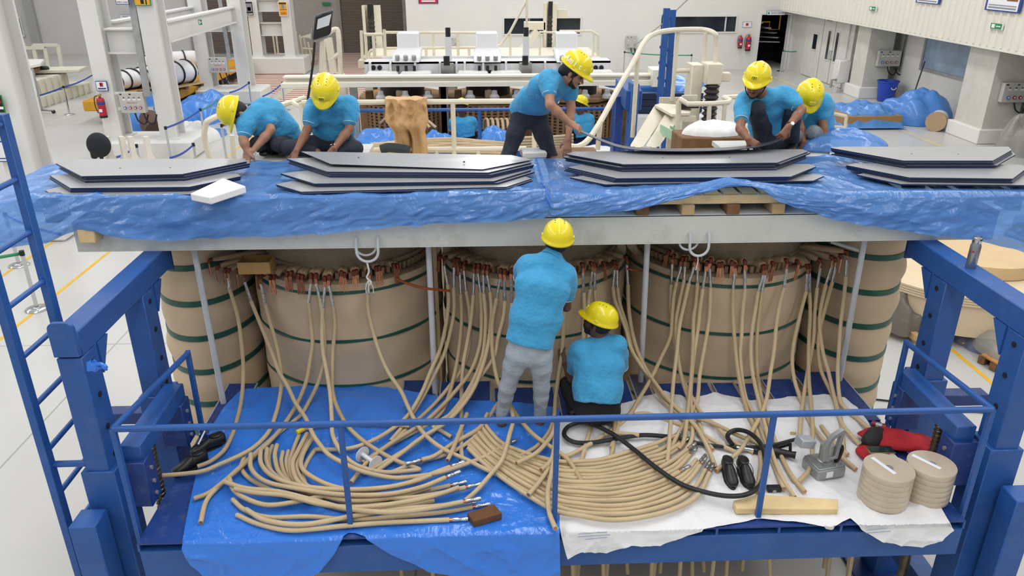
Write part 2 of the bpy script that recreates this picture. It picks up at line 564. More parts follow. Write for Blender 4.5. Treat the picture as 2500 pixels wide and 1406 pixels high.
# right side: cladding above, recessed wall, pillars, doors
XC = 14.2
m = M(); vs = []; fs = []; y = 19.0; k = 0
prof = []
while y < YB:
    prof += [(y, 0), (y + 0.20, 0), (y + 0.235, -0.045), (y + 0.285, -0.045)]
    y += 0.32
prof = [p for p in prof if p[0] < YB]
for (yy, dx) in prof:
    vs += [(XC + dx, yy, 2.75), (XC + dx, yy, 11.6)]
for i in range(len(prof) - 1):
    fs.append((2 * i, 2 * i + 1, 2 * i + 3, 2 * i + 2))
m.add(vs, fs)
m.bx(XC + 0.05, XC + 0.2, 10, YB, 2.72, 11.6)
m.bx(XC - 0.02, XC + 0.1, 19.0, YB, 2.66, 2.75)
struct(m, 'wall_right', mat('cladding_cream', '#e8e4d8', 0.55, var=0.03), smooth=False)
m = M().bx(16.0, 16.3, -16, 31.8, 0, 2.72).bx(16.0, 17.5, -16, 21.0, 0, 11.6).bx(XC + 0.2, 17.5, 10, YB, 2.72, 3.0).bx(XC, 16, 10, 19, 2.72, 11.6)
struct(m, 'wall_right_recess', WHITE_WALL, smooth=False)
struct(M().bx(14.95, 16.3, 31.5, 31.8, 0, 2.72).bx(14.95, 15.2, 31.8, YB, 0, 2.72), 'wall_door_block', mat('door_block_paint', '#d6d5cd', 0.6), smooth=False)
# double doors with narrow vision panels
do = struct(M().bx(14.88, 14.95, 31.85, 36.1, 0.02, 2.72), 'door_4', mat('door_paint', '#dddcd4', 0.5), smooth=False)
for (yc, zc, dy, dz) in ((34.95, 1.55, 0.4, 0.62), (33.55, 1.55, 0.22, 1.15), (32.75, 1.55, 0.22, 1.15)):
    build(M().bx(14.85, 14.885, yc - dy / 2 - .05, yc + dy / 2 + .05, zc - dz / 2 - .05, zc + dz / 2 + .05), 'panel_frame', STEEL_WHITE, do, smooth=False)
    build(M().bx(14.84, 14.885, yc - dy / 2, yc + dy / 2, zc - dz / 2, zc + dz / 2), 'window_pane', GLASS_D, do, smooth=False)
for yc in (33.2, 33.05):
    build(M().tube([(14.88, yc, 1.0), (14.8, yc, 1.0), (14.8, yc, 1.35), (14.88, yc, 1.35)], 0.015, 6), 'door_handle', GALV, do)
for yc in (34.3, 33.12):
    build(M().bx(14.872, 14.884, yc - .012, yc + .012, 0.02, 2.7), 'door_gap', mat('gap_grey', '#8b8b86', .6), do, smooth=False)
build(M().bx(14.82, 14.88, 33.6, 33.95, 2.5, 2.6), 'door_closer', GALV, do, smooth=False)
# pillars on plinths
def pillar(x0, x1, y0, y1, n):
    o = struct(M().bx(x0 + .14, x1, y0 + .14, y1 - .12, 0.4, 2.72), 'wall_pillar_%d' % n, mat('pillar_paint', '#d2d0c6', 0.7), smooth=False)
    build(M().bx(x0, x1 + .05, y0, y1, 0, 0.42), 'plinth', WHITE_WALL, o, smooth=False, bevel=0.02)
    return o
pil1 = pillar(14.5, 15.6, 29.4, 30.7, 1)
pillar(14.45, 15.6, 21.65, 23.3, 2)
pillar(14.45, 15.6, 14.0, 15.5, 3)
# window in the recessed wall
wa, wb = P(2268, 88, X=16), P(2410, 160, X=16)
y0w, y1w, z0w, z1w = wb.y, wa.y, 1.35, 2.5
f = struct(M().bx(15.94, 16, y0w, y1w, z0w - .1, z0w).bx(15.94, 16, y1w, y1w + .12, z0w - .1, z1w + .1).bx(15.94, 16, y0w, y1w, z1w, z1w + .1), 'window_4', GALV, smooth=False)
build(M().bx(15.97, 15.99, y0w, y1w, z0w, z1w), 'window_pane', mat('pale_glass', '#8fa5bd', 0.12, var=0.25, vs=1.2), f, smooth=False)
build(M().bx(15.955, 15.968, y0w + .35, y0w + .42, z0w, z1w), 'mullion', GALV, f, smooth=False)

# crane columns down the left side: pairs of box legs on plinths, tied together
def column_pair(Y, xl, xr, w, ztop, zp, idx, tie, last=False):
    o = struct(M().bx(xl - .12, xr + w + .45, Y - .35, Y + 1.1, 0, zp), 'wall_column_base_%d' % idx, STEEL_WHITE, smooth=False, bevel=0.04)
    tag(o, 'white concrete plinth under a pair of steel columns')
    for x in (xl, xr):
        g = M().bx(x, x + w, Y, Y + .06, zp, ztop).bx(x, x + w, Y + .64, Y + .7, zp, ztop).bx(x + w * .35, x + w * .65, Y + .06, Y + .64, zp, ztop)
        build(g, 'column', STEEL_WHITE, o, smooth=False)
        build(M().bx(x - .08, x + w + .08, Y - .08, Y + .78, zp, zp + .04), 'base_plate', STEEL_WHITE, o, smooth=False)
    for (z0, z1) in tie:
        g = M().bx(xl + w, xr, Y + .3, Y + .34, z0, z1).bx(xl + w, xr, Y + .15, Y + .5, z1, z1 + .04).bx(xl + w, xr, Y + .15, Y + .5, z0 - .04, z0)
        build(g, 'tie_plate', STEEL_WHITE, o, smooth=False)
    return o
colA = column_pair(21.0, P(225, 180, Y=21).x, P(363, 180, Y=21).x, 0.44, 11, 0.5, 1, [(2.75, 3.3)])
colB = column_pair(29.5, P(483, 170, Y=29.5).x, P(576, 170, Y=29.5).x, 0.46, 11, 0.5, 2, [(2.55, 3.0)])
colC = column_pair(37.2, P(613, 100, Y=37.2).x, P(692, 100, Y=37.2).x, 0.46, 11, 0.75, 3, [(1.7, 2.2), (2.75, 3.2)])
xd = P(80, 400, Y=14.6).x
colD = column_pair(14.6, xd - 2.5, xd - .55, 0.55, 11, 0.3, 4, [])
# girders running along the column row
def girder(xa, ya, za, xb, yb, zb, h, name='girder', par=None):
    g = M()
    a, b = Vector((xa, ya, za)), Vector((xb, yb, zb))
    g.bar(a, b, 0.04, h)
    g.bar(a + Vector((0, 0, h / 2)), b + Vector((0, 0, h / 2)), 0.3, 0.05)
    g.bar(a - Vector((0, 0, h / 2)), b - Vector((0, 0, h / 2)), 0.3, 0.05)
    return build(g, name, STEEL_WHITE, par, smooth=False)
xr = P(381, 180, Y=21).x; xl = P(244, 180, Y=21).x
pa, pb = P(400, 78, Y=21.7), P(565, 36, Y=29.5)
girder(pa.x, 21.7, pa.z, pb.x, 29.5, pb.z, 0.5, par=colA)
girder(pa.x - 1.36, 21.7, pa.z, pb.x - 1.44, 29.5, pb.z, 0.5, par=colA)
# a galvanised cable tray rising up column pair A
build(M().bar(P(318, -20, Y=21.2), P(360, 235, Y=20.9), 0.17, 0.06, up=(0, 1, 0)), 'cable_tray', GALV, colA, smooth=False)
build(M().bar(P(535, -10, Y=29.7), P(560, 140, Y=29.5), 0.14, 0.06, up=(0, 1, 0)), 'cable_tray', GALV, colB, smooth=False)
# ---------------------------------------------------------------- blue lifting platform in the foreground
ZD = 1.57
XM = 0.475            # everything in the foreground is symmetric about this plane
HOLE = mat('bolt_hole', '#14161c', 0.8)
SCREW = mat('greased_screw', '#6b6252', 0.35, metal=0.7, var=0.3, vs=20)
def tower(side):
    """side -1 left, +1 right"""
    x0, x1 = (-2.605, -2.45) if side < 0 else (3.45, 3.62)
    inner = x1 if side < 0 else x0
    lab = ('blue steel lift tower on the left, with a ladder on its outer side' if side < 0
           else 'blue steel lift tower on the right, with a steel flask on its top beam')
    t = thing('lift_tower', lab, 'lift tower', ((x0 + x1) / 2, 4.8, 0), 'blue lift towers')
    yn, yf = 4.2, 5.12
    # posts: inner telescoping section and outer sleeve
    for y in (yn, yf):
        build(M().bx(x0 + .001, x1 - .001, y + .001, y + .2, 1.7, 2.83), 'post', BLUE, t, bevel=0.006)
        build(M().bx(x0 - .03, x1 + .03, y - .015, y + .225, 0.02, 2.0), 'post_sleeve', BLUE, t, bevel=0.006)
        for k, z in enumerate((2.75, 2.52, 2.28, 2.07, 1.86, 1.6, 1.35)):
            xx = inner + (0.0 if z > 2.0 else .03) * (1 if side < 0 else -1)
            sg = 1 if side < 0 else -1
            build(M().cyl((xx - sg * .01, y + .1, z), (xx + sg * .004, y + .1, z), 0.02, n=12), 'bolt_hole', HOLE, t)
        build(M().bx(x0 - .2, x1 + .2, y - .2, y + .4, 0, 0.03), 'base_plate', BLUE_D, t, bevel=.004)
    # top beam running front to back with a rounded end plate
    build(M().bx(x0, x1, yn + .02, 5.72, 2.83, 3.0), 'top_beam', BLUE, t, bevel=0.008)
    pl = []
    for (cx, cz, a0) in ((x1 - .0, 3.03, 0), (x0, 3.03, 90)):
        for k in range(5):
            a = math.radians(a0 + k * 22.5)
            pl.append((cx + (-.045 if a0 == 0 else .045) + .045 * math.cos(a), yn - .012, cz + .045 * math.sin(a)))
    pl += [(x0, yn - .012, 2.845), (x1, yn - .012, 2.845)]
    build(M().prism(pl, (0, .03, 0)), 'end_plate', BLUE, t, bevel=.003)
    build(M().bx(x0, x1, 5.72, 5.74, 2.8, 3.02), 'end_plate', BLUE_D, t)
    # triangles added for the dark shading under the top beam; low tie beams
    for y in (yn, yf):
        g = M(); xg = inner
        g.prism([(xg - .008, y + .2, 2.83), (xg - .008, y + .34, 2.83), (xg - .008, y + .2, 2.62)], (.016, 0, 0))
        build(g, 'shade_gusset', BLUE, t)
    build(M().bx(x0, x1, yn + .2, yf, 0.35, 0.5), 'tie_beam', BLUE, t, bevel=.006)
    sgn = -1 if side < 0 else 1
    ot = x0 if side < 0 else x1
    build(M().bx(min(ot, ot + sgn * .45), max(ot, ot + sgn * .45), yf + .05, yf + .17, 1.72, 1.82), 'side_tie', BLUE_D, t, bevel=.005)
    # outrigger column block standing beside the near post
    xo = (-2.67, -2.5) if side < 0 else (3.53, 3.7)
    build(M().bx(xo[0], xo[1], 3.97, 4.15, 0, 1.74), 'outrigger_post', BLUE, t, bevel=.008)
    return t
tw_l, tw_r = tower(-1), tower(1)
# ladder on the outside of the left tower
lad = thing('ladder', 'tall blue ladder fixed outside the left lift tower', 'ladder', (-2.8, 4.4, 0))
for (y, zt) in ((4.67, 4.22), (4.2, 4.22)):
    build(M().bx(-2.85, -2.8, y - .035, y + .035, 0.02, zt), 'rail', BLUE, lad, bevel=.004)
for k in range(12):
    z = 3.16 - .335 * (k - 3)
    if z > 0.1:
        build(M().cyl((-2.825, 4.2, z), (-2.825, 4.67, z), 0.018, n=10), 'rung', BLUE, lad)
for z in (2.05, 1.0):
    build(M().cyl((-2.825, 4.22, z), (-2.6, 4.22, z), 0.022, n=8), 'bracket', BLUE, lad)

# ---- deck with guard rail
pf = thing('work_platform', 'blue steel work platform with guard rail in front of the coils', 'platform', (XM, 4.0, 1.2))
XL, XR = -2.28, 3.235
build(M().bx(XL, XR, 4.0, 5.45, ZD - .015, ZD), 'deck_plate', BLUE_D, pf)
build(M().bx(XL, XR, 4.0, 4.09, 1.275, 1.5), 'front_beam', BLUE, pf, bevel=.005)
build(M().bx(XL + .02, XR - .02, 4.25, 4.27, 1.5, ZD - .015), 'slot_back', mat('slot_brown', '#4a3b35', 0.8, var=0.4, vs=4), pf)  # mottled dark brown strip closing the back of the slot
n = 13
for k in range(n + 1):
    x = XL + (XR - XL) * k / n
    build(M().bx(x - .008, x + .008, 4.005, 4.25, 1.495, ZD - .012), 'web_plate', BLUE, pf)
for x in (XL, XR - .06):
    build(M().bx(x, x + .06, 4.09, 5.9, 1.3, 1.5), 'side_beam', BLUE, pf, bevel=.004)
for k in range(5):
    x = XL + .5 + (XR - XL - 1.0) * k / 4
    build(M().bx(x - .04, x + .04, 4.09, 5.4, 1.34, 1.5), 'cross_beam', BLUE_D, pf)
# sliding checker plates closing the gap to the coils
COILS = [(XM - 1.72, 6.7), (XM, 6.7), (XM + 1.72, 6.7)]
RC = 0.85
def coil_y(x):
    best = 6.45
    for (cx, cyy) in COILS:
        d = abs(x - cx)
        if d < RC: best = min(best, cyy - math.sqrt(RC * RC - d * d))
    return best
CHK = mat('checker_plate', '#1f3a78', 0.35, var=0.15, bump=0.5, bs=55)
EDGE = mat('plate_edge', '#b9bcc0', 0.4, metal=0.5)
plates = [(-2.28, -2.02, CHK), (-2.0, -1.62, BLUE_D), (-1.6, -1.2, BLUE_D), (-1.18, -.75, BLUE_D), (-.73, -.42, CHK), (-.4, .05, BLUE_D), (.07, .6, BLUE_D),
          (.62, 1.1, BLUE_D), (1.12, 1.27, BLUE_D), (1.29, 1.45, mat('checker_grey', '#4a4f66', .35, var=.2, bump=.6, bs=55)), (1.47, 1.98, BLUE_D), (2.0, 2.2, BLUE_D), (2.21, 2.43, BLUE_D), (2.46, 2.74, BLUE_D), (2.8, 3.235, CHK)]
for i, (a, b, mt) in enumerate(plates):
    yb = min(coil_y(a), coil_y(b), coil_y((a + b) / 2)) - .03
    yb = min(yb, 6.0)
    z = ZD + .004 + .012 * (i % 2)
    pp = build(M().bx(a, b, 5.2, yb, z, z + .012), 'sliding_plate', mt, pf, bevel=.002)
    for e in (a, b - .012):
        build(M().bx(e, e + .012, 5.2, yb, z + .011, z + .016), 'plate_edge', EDGE, pp, smooth=False)
# guard rail
YR, ZR = 4.08, 2.4
xa, xb = P(275, 1045, Y=YR).x, P(2425, 993, Y=YR).x
build(M().cyl((xa, YR, ZR), (xb, YR, ZR), 0.021, n=12), 'top_rail', BLUE, pf)
for u in (830, 1360, 1887):
    x = P(u, 1030, Y=YR).x
    build(M().bx(x - .017, x + .017, YR - .017, YR + .017, ZD - .1, ZR), 'rail_post', BLUE, pf, bevel=.003)
for (x, yb) in ((xa, 5.15), (xb, 5.1)):
    build(M().bx(x - .017, x + .017, YR - .017, YR + .017, ZD - .05, ZR), 'rail_post', BLUE, pf, bevel=.003)
    build(M().cyl((x, YR, ZR), (x + (.08 if x < 0 else -.02), yb, ZR - .05), 0.021, n=12), 'side_rail', BLUE, pf)
    xe = x + (.08 if x < 0 else -.02)
    build(M().bx(xe - .017, xe + .017, yb - .017, yb + .017, ZD - .05, ZR - .03), 'rail_post', BLUE, pf, bevel=.003)
# lifting carriages, arms and screws on both sides
for (x, s) in ((XL, -1), (XR, 1)):
    xi = x + s * .0
    build(M().bx(min(x + s * .02, x + s * .16), max(x + s * .02, x + s * .16), 4.34, 5.16, 1.96, 2.09), 'carriage_arm', BLUE, pf, bevel=.006)
    for y in (4.3, 5.0):
        build(M().bx(min(x + s * .0, x + s * .19), max(x + s * .0, x + s * .19), y, y + .16, 1.62, 1.98), 'carriage', BLUE_D, pf, bevel=.006)
        for dz in (.06, .16, .27):
            build(M().cyl((x - s * .012, y + .08, 1.62 + dz), (x, y + .08, 1.62 + dz), .016, n=8), 'bolt', GALV, pf)
    build(M().cyl((x + s * .1, 4.62, .2), (x + s * .1, 4.62, 1.97), 0.035, n=14), 'screw', SCREW, pf)
    tr = M(); pts = []
    for k in range(240):
        a = k * PI / 5; z = 1.1 + k * .0036
        pts.append((x + s * .1 + .036 * math.cos(a), 4.62 + .036 * math.sin(a), z))
    build(tr.tube(pts, .006, 5), 'screw_thread', SCREW, pf)
# ---------------------------------------------------------------- transformer: coils, side limbs, clamp beam
PAPER = mat('kraft_pressboard', '#d0b899', 0.75, var=0.06, vs=2.0, bump=0.08, bs=25)
PAPER_D = mat('kraft_wrap_dark', '#a98f70', 0.8, var=0.1, vs=14, bump=0.3, bs=60)
GREEN_STRAP = mat('green_strap', '#24564a', 0.4, var=0.1, vs=6)
COPPER = mat('copper', '#c98a6a', 0.3, metal=0.75, var=0.15, vs=30)
COPPER_B = mat('burnt_copper', '#6b2f1c', 0.45, metal=0.4, var=0.3, vs=40)
RING = mat('laminated_ring', '#93836d', 0.7, var=0.1, vs=6)
def ring_mat():
    m = mat('pressboard_ring', '#9a8a74', 0.7, var=0.12, vs=4)
    N, L = m.node_tree.nodes, m.node_tree.links
    tc = N.new('ShaderNodeTexCoord'); w = N.new('ShaderNodeTexWave'); w.bands_direction = 'Z'
    w.inputs['Scale'].default_value = 28; w.inputs['Distortion'].default_value = 0.6
    L.new(tc.outputs['Object'], w.inputs['Vector'])
    bp = N.new('ShaderNodeBump'); bp.inputs['Strength'].default_value = 0.6; bp.inputs['Distance'].default_value = 0.006
    L.new(w.outputs['Fac'], bp.inputs['Height']); L.new(bp.outputs['Normal'], N['Principled BSDF'].inputs['Normal'])
    return m
RINGM = ring_mat()
Z_WT = 2.585

def PC(u, v, c, r):
    """first hit of the pixel ray with the vertical cylinder of radius r about c"""
    a = P(u, v, Y=1.0) - Vector(CAM)
    ox, oy = CAM[0] - c[0], CAM[1] - c[1]
    A = a.x ** 2 + a.y ** 2; B = 2 * (ox * a.x + oy * a.y); C = ox * ox + oy * oy - r * r
    D = B * B - 4 * A * C
    t = (-B - math.sqrt(max(D, 0))) / (2 * A)
    return Vector(CAM) + a * t

TAILS = [  # per coil: (u, v of the bend, kind) kind 0 = bare tail, 1 = crimped to a cable
    [(513, 637, 0), (532, 652, 0), (550, 660, 0), (559, 661, 0), (580, 662, 0), (599, 671, 1), (631, 668, 0), (639, 675, 1), (662, 677, 0), (671, 677, 0),
     (701, 670, 0), (711, 668, 0), (729, 675, 0), (738, 677, 0), (759, 674, 1), (771, 674, 1), (793, 681, 1), (803, 678, 1), (833, 668, 0), (841, 672, 0),
     (864, 667, 0), (871, 665, 0), (899, 665, 1), (919, 657, 0), (926, 655, 0), (962, 650, 0), (970, 650, 0)],
    [(1074, 630, 0), (1087, 631, 1), (1111, 635, 1), (1118, 636, 0), (1125, 647, 1), (1135, 643, 1), (1159, 650, 1), (1169, 650, 1), (1182, 653, 1), (1191, 654, 1),
     (1222, 662, 1), (1232, 664, 1), (1249, 662, 1), (1300, 660, 0), (1340, 660, 0), (1380, 656, 0), (1422, 648, 1), (1444, 645, 1), (1450, 647, 1), (1474, 645, 0), (1498, 641, 1), (1504, 642, 1), (1528, 630, 1)],
    [(1632, 617, 0), (1644, 627, 1), (1666, 633, 1), (1675, 633, 1), (1697, 634, 1), (1705, 634, 1), (1725, 644, 1), (1735, 637, 1), (1755, 648, 0), (1763, 647, 0),
     (1787, 643, 0), (1794, 648, 1), (1819, 641, 1), (1863, 654, 1), (1868, 653, 1), (1887, 645, 0), (1920, 638, 1), (1947, 640, 0), (1969, 651, 1), (1975, 650, 1),
     (2001, 637, 1), (2030, 630, 1), (2038, 634, 1), (2052, 626, 0), (2066, 617, 1)]]
COIL_NAMES = ['left', 'middle', 'right']
def tail_point(ci, u, v):
    c, r = COILS[ci], RC + .05
    for _ in range(14):
        p = PC(u, v, c, r)
        q = P(u, v, Y=p.y)
        if abs(q.x - p.x) < .01 and (p.x - c[0]) ** 2 + (p.y - c[1]) ** 2 < (r + .01) ** 2: break
        r += .03
    return P(u, v, Y=6.08) if p.y > 6.08 else p

strap_z = (2.51, 2.06, 1.625, 1.2, .76, .32)
for ci, c in enumerate(COILS):
    t = thing('winding_coil', 'big %s coil wrapped in brown pressboard with thin green straps' % COIL_NAMES[ci], 'coil', (c[0], c[1], 0), 'three wrapped transformer coils')
    def wrap(a, h, R=RC):
        th = 2 * PI * a
        z = 0.12 + (Z_WT - .12) * h
        r = R + .004 * math.sin(th * 9 + ci) + .004 * math.sin(h * 40 + 3 * math.sin(th * 3))
        return Vector((c[0] + r * math.cos(th), c[1] + r * math.sin(th), z))
    g = M().grid(wrap, 96, 40, closed_u=True)
    n0 = 40 * 96
    g.f.append(tuple(range(n0, n0 + 96)))
    build(g, 'outer_wrap', PAPER, t)
    for z in strap_z:
        build(M().lathe([(RC + .002, z - .014), (RC + .008, z - .012), (RC + .008, z + .012), (RC + .002, z + .014)], (c[0], c[1], 0), n=96), 'strap', GREEN_STRAP, t)
    build(M().lathe([(.70, 2.66), (.765, 2.675), (.775, 2.7), (.775, 2.715), (.755, 2.72), (.755, 2.98), (.6, 2.98)], (c[0], c[1], 0), n=96), 'press_ring', RINGM, t)
    build(M().lathe([(.55, 2.98), (.55, 2.983), (.3, 2.983)], (c[0], c[1], 0), n=64), 'core_limb', mat('core_steel', '#57534e', .5, metal=.3), t)
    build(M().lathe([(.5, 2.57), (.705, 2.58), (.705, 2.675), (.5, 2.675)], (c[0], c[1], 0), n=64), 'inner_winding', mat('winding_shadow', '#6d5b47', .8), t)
    for k in range(44):
        a = PI + PI * (k + .5) / 44
        d = Vector((math.cos(a), math.sin(a), 0))
        q = Vector((c[0], c[1], 0))
        build(M().bar(q + d * .69 + Vector((0, 0, 2.64)), q + d * .77 + Vector((0, 0, 2.63)), .03, .06), 'spacer_block', PAPER_D, t)
    for (u, v, kd) in TAILS[ci]:
        p = tail_point(ci, u, v)
        q = Vector((c[0], c[1], 0)); d = Vector((p.x - c[0], p.y - c[1], 0)).normalized()
        start = q + d * .66; start.z = 2.665
        mid = q + d * .82; mid.z = (2.66 + p.z) / 2 + .025
        e = p - d * .02
        st = build(M().tube(spline([start, mid, e + Vector((0, 0, .012))], 4), [.03] * 4 + [.028] * 4 + [.02], 8), 'lead_stub', PAPER_D, t)
        for o in st.data.vertices: pass
        tl = random.uniform(.10, .14) if kd == 0 else .07
        lean = random.uniform(-.02, .02)
        tang = Vector((-d.y, d.x, 0))
        cp = M()
        build(M().tube([e - d * .015 + Vector((0, 0, .01)), e + d * .022 + Vector((0, 0, .008)), e + d * .034 + Vector((0, 0, -.02))], [.017, .019, .014], 7), 'burnt_end', COPPER_B, st)
        for k in range(3):
            off = tang * (k - 1) * .009
            a0 = e + d * .034 + off + Vector((0, 0, -.012)); b0 = a0 + tang * (lean + (k - 1) * (.006 if kd == 0 else -.003)) + Vector((0, 0, -tl - random.uniform(0, .012)))
            cp.bar(a0, b0, .0065, .010, up=d)
        build(cp, 'copper_tail', COPPER, st, kind='stuff')
# side limbs wrapped in pressboard
for s, nm in ((-1, 'left'), (1, 'right')):
    cx, cyy = XM + s * 3.0, 6.66
    t = thing('side_limb', '%s-hand narrow core limb wrapped in pressboard with broad green straps' % nm, 'core limb', (cx, cyy, 0), 'wrapped side limbs')
    sz = [3.0 - .332 * k for k in range(10)]
    def limb(a, h):
        th = 2 * PI * a; z = .06 + 3.0 * h
        ph = ((z - 3.0) / .332) * 2 * PI
        b = .022 * (1 - math.cos(ph)) / 2 * (1 + .6 * math.sin(th * 2 + z * 4))
        r = 1.0
        return Vector((cx + (.405 + b) * math.cos(th), cyy + (.6 + b) * math.sin(th), z))
    g = M().grid(limb, 64, 120, closed_u=True)
    g.f.append(tuple(range(120 * 64, 121 * 64)))
    build(g, 'outer_wrap', PAPER, t)
    for z in sz:
        if z > .1:
            build(M().lathe([(1, z - .026), (1.008, z - .024), (1.008, z + .024), (1, z + .026)], (cx, cyy, 0), n=64, sx=.412, sy=.606), 'strap', GREEN_STRAP, t)
# painted tie rods standing between deck and clamp beam
ROD = mat('rod_paint', '#c9cdd0', 0.5, var=0.06, vs=8)
for i, (ut, vt, ub, vb) in enumerate(((470, 612, 549, 990), (1045, 597, 1062, 960), (1582, 590, 1567, 930), (2115, 585, 2052, 925))):
    a = P(ut, vt - 25, Y=5.78); b = P(ub, vb, Z=ZD + .01)
    b = Vector((b.x, min(b.y, 6.0), b.z))
    build(M().cyl(b - Vector((0, 0, .5)), a, .0245, n=12), 'tie_rod', ROD, label=('pale grey painted rod beside the left side limb', 'pale grey painted rod between the left and middle coils', 'pale grey painted rod between the middle and right coils', 'pale grey painted rod in front of the right side limb')[i], cat='rod', group='vertical tie rods')
# thin wooden slat seen in the gap between left and middle coils
build(M().bar(P(1060, 600, Y=6.35), P(1078, 980, Y=6.5), .035, .02, up=(0, 1, 0)), 'pine_batten', mat('pale_wood', '#d9b988', .6, var=.1, vs=10), label='thin pale wooden batten standing in the gap between left and middle coils', cat='batten')

# clamp beam
BEAM = mat('beam_paint', '#d3d4cc', 0.55, var=0.05, vs=1.5, dirt='#8e8c80', dirt_amt=0.45, ds=3.5)
bm_ = thing('clamp_beam', 'long off-white steel clamp beam carrying the film-covered pallets', 'beam', (XM, 5.7, 3.0))
build(M().bx(-3.09, 4.06, 5.6, 5.615, 3.012, 3.235), 'front_flange', BEAM, bm_, bevel=.003)
build(M().bx(-3.09, 4.06, 5.6, 5.9, 3.225, 3.237), 'top_plate', BEAM, bm_)
build(M().bx(-3.09, 4.06, 5.6, 5.9, 3.0, 3.014), 'bottom_plate', BEAM, bm_)
for k in range(25):
    x = -3.0 + k * .29
    build(M().bx(x, x + .012, 5.62, 5.9, 3.014, 3.225), 'stiffener', BEAM, bm_)
YOKE = mat('yoke_dark', '#30333b', .5, var=.2)
build(M().bx(-2.05, 3.0, 5.95, 6.7, 2.985, 3.2), 'core_yoke', YOKE, label='dark laminated core yoke lying across the coil tops behind the clamp beam', cat='core yoke')
# bent rod hooks on the beam
def hook(u, idx):
    t = thing('rod_hook', ('bent white rod hook with a string knot on the clamp beam' if idx == 0 else 'bent white rod hook with a short string above the right coil'), 'hook', P(u, 600, Y=5.57), 'rod hooks')
    x = P(u, 585, Y=5.57).x
    w = .083 if idx == 0 else .075
    pts = [(x - w, 5.59, 3.09), (x - w, 5.57, 3.06)]
    for k in range(13):
        a = PI + PI * k / 12
        pts.append((x + w * math.cos(a), 5.56, 2.985 + w * math.sin(a)))
    pts += [(x + w, 5.57, 3.06), (x + w, 5.59, 3.09)]
    build(M().tube(pts, .011, 8), 'hook_rod', ROD, t)
    p2 = [(q[0] - .02 + (0 if idx == 0 else -.05), q[1] + .06, q[2] + .03) for q in pts]
    build(M().tube(p2, .009, 8), 'hook_rod', ROD, t)
    TW = mat('white_string', '#d8d6cf', .8)
    if idx == 0:
        c = Vector((x - .01, 5.56, 2.9))
        build(M().tube(spline([c, c + Vector((.01, 0, -.08)), c + Vector((-.01, 0, -.13)), c + Vector((.02, 0, -.17)), c + Vector((.0, 0, -.2))], 5), .008, 6), 'string', TW, t)
        for dx in (-.02, 0, .03):
            build(M().tube(spline([c + Vector((0, 0, -.15)), c + Vector((dx, -.01, -.2)), c + Vector((dx * 1.2, -.01, -.26))], 4), .004, 5), 'string', TW, t)
    else:
        c = Vector((x - .005, 5.56, 2.91))
        build(M().tube(spline([c, c + Vector((.006, 0, -.05)), c + Vector((-.004, 0, -.12))], 4), .005, 5), 'string', TW, t)
hook(895, 0); hook(1708, 1)
build(M().box(P(626, 640, Y=5.8), (.23, .17, .004)), 'carton_floor', mat('carton', '#b08850', .8), kind='structure') if False else None
# small open carton on the left coil's ledge
CART = mat('carton_brown', '#a8834c', .8, var=.08, vs=9)
cb = P(627, 650, Y=5.86); z0 = cb.z - .035
t = thing('open_carton', 'small open brown carton on top of the left coil leads', 'box', (cb.x, cb.y, z0))
hx, hy, hh = .125, .08, .1
build(M().bx(cb.x - hx, cb.x + hx, cb.y - hy, cb.y + hy, z0, z0 + .004), 'carton_bottom', CART, t)
for (x0, x1, y0, y1) in ((cb.x - hx, cb.x + hx, cb.y - hy - .004, cb.y - hy), (cb.x - hx, cb.x + hx, cb.y + hy, cb.y + hy + .004), (cb.x - hx - .004, cb.x - hx, cb.y - hy, cb.y + hy), (cb.x + hx, cb.x + hx + .004, cb.y - hy, cb.y + hy)):
    build(M().bx(x0, x1, y0, y1, z0, z0 + hh), 'carton_side', CART, t)
# copper rod bridging left and middle coil
build(M().tube(spline([P(968, 680, Y=5.75), P(990, 690, Y=5.7), P(1035, 703, Y=5.65), P(1098, 710, Y=5.72)], 6), .011, 8), 'copper_rod', mat('lacquered_copper', '#9a4b2a', .3, metal=.5, var=.2, vs=9), label='bare reddish copper rod spanning from left coil to middle coil', cat='rod')
build(M().tube(spline([P(1530, 656, Y=5.8), P(1545, 659, Y=5.78), P(1578, 663, Y=5.9)], 5), .008, 8), 'copper_rod', mat('lacquered_copper', '#9a4b2a'), label='short reddish copper rod between middle and right coils', cat='rod')
build(M().cyl(P(2030, 590, Y=6.0), P(2108, 614, Y=5.8), .016, n=10), 'brace_rod', ROD, label='slanted pale brace rod joined to the right-hand tie rod', cat='rod')
# ---------------------------------------------------------------- pallets, film and sheets on the clamp beams
WOOD = mat('pallet_wood', '#c9a876', 0.75, var=0.18, vs=5, bump=0.2, bs=30)
WOOD_D = mat('old_wood', '#7d5b3c', 0.8, var=0.25, vs=6, bump=0.3, bs=30)
WOOD_L = mat('fresh_pine', '#e0c592', 0.65, var=0.12, vs=6, bump=0.12, bs=30)
ZT = 3.40
def pallet(x0, x1, lab, vis):
    t = thing('pallet', lab, 'pallet', ((x0 + x1) / 2, 6.3, 3.237), 'pallets on the clamp beams')
    for y in (5.62, 6.15, 6.6):
        build(M().bx(x0, x1, y, y + .09, 3.315, ZT - .018), 'stringer', WOOD_L if (vis and y < 6) else WOOD, t, bevel=.004)
    n = 9
    for k in range(n):
        x = x0 + .02 + (x1 - x0 - .14) * k / (n - 1)
        build(M().bx(x, x + .12, 5.64, 6.69, ZT - .018, ZT), 'deck_board', WOOD, t, bevel=.002)
    for k in range(4):
        x = x0 + .08 + (x1 - x0 - .26) * k / 3
        for y in (5.64, 6.12, 6.52):
            build(M().bx(x, x + .1, y - .05, y + .14, 3.238, 3.315), 'block', WOOD_D if k % 2 == 0 else WOOD, t, bevel=.004)
pallet(-3.35, -1.45, 'wooden pallet under the film at the far left', False)
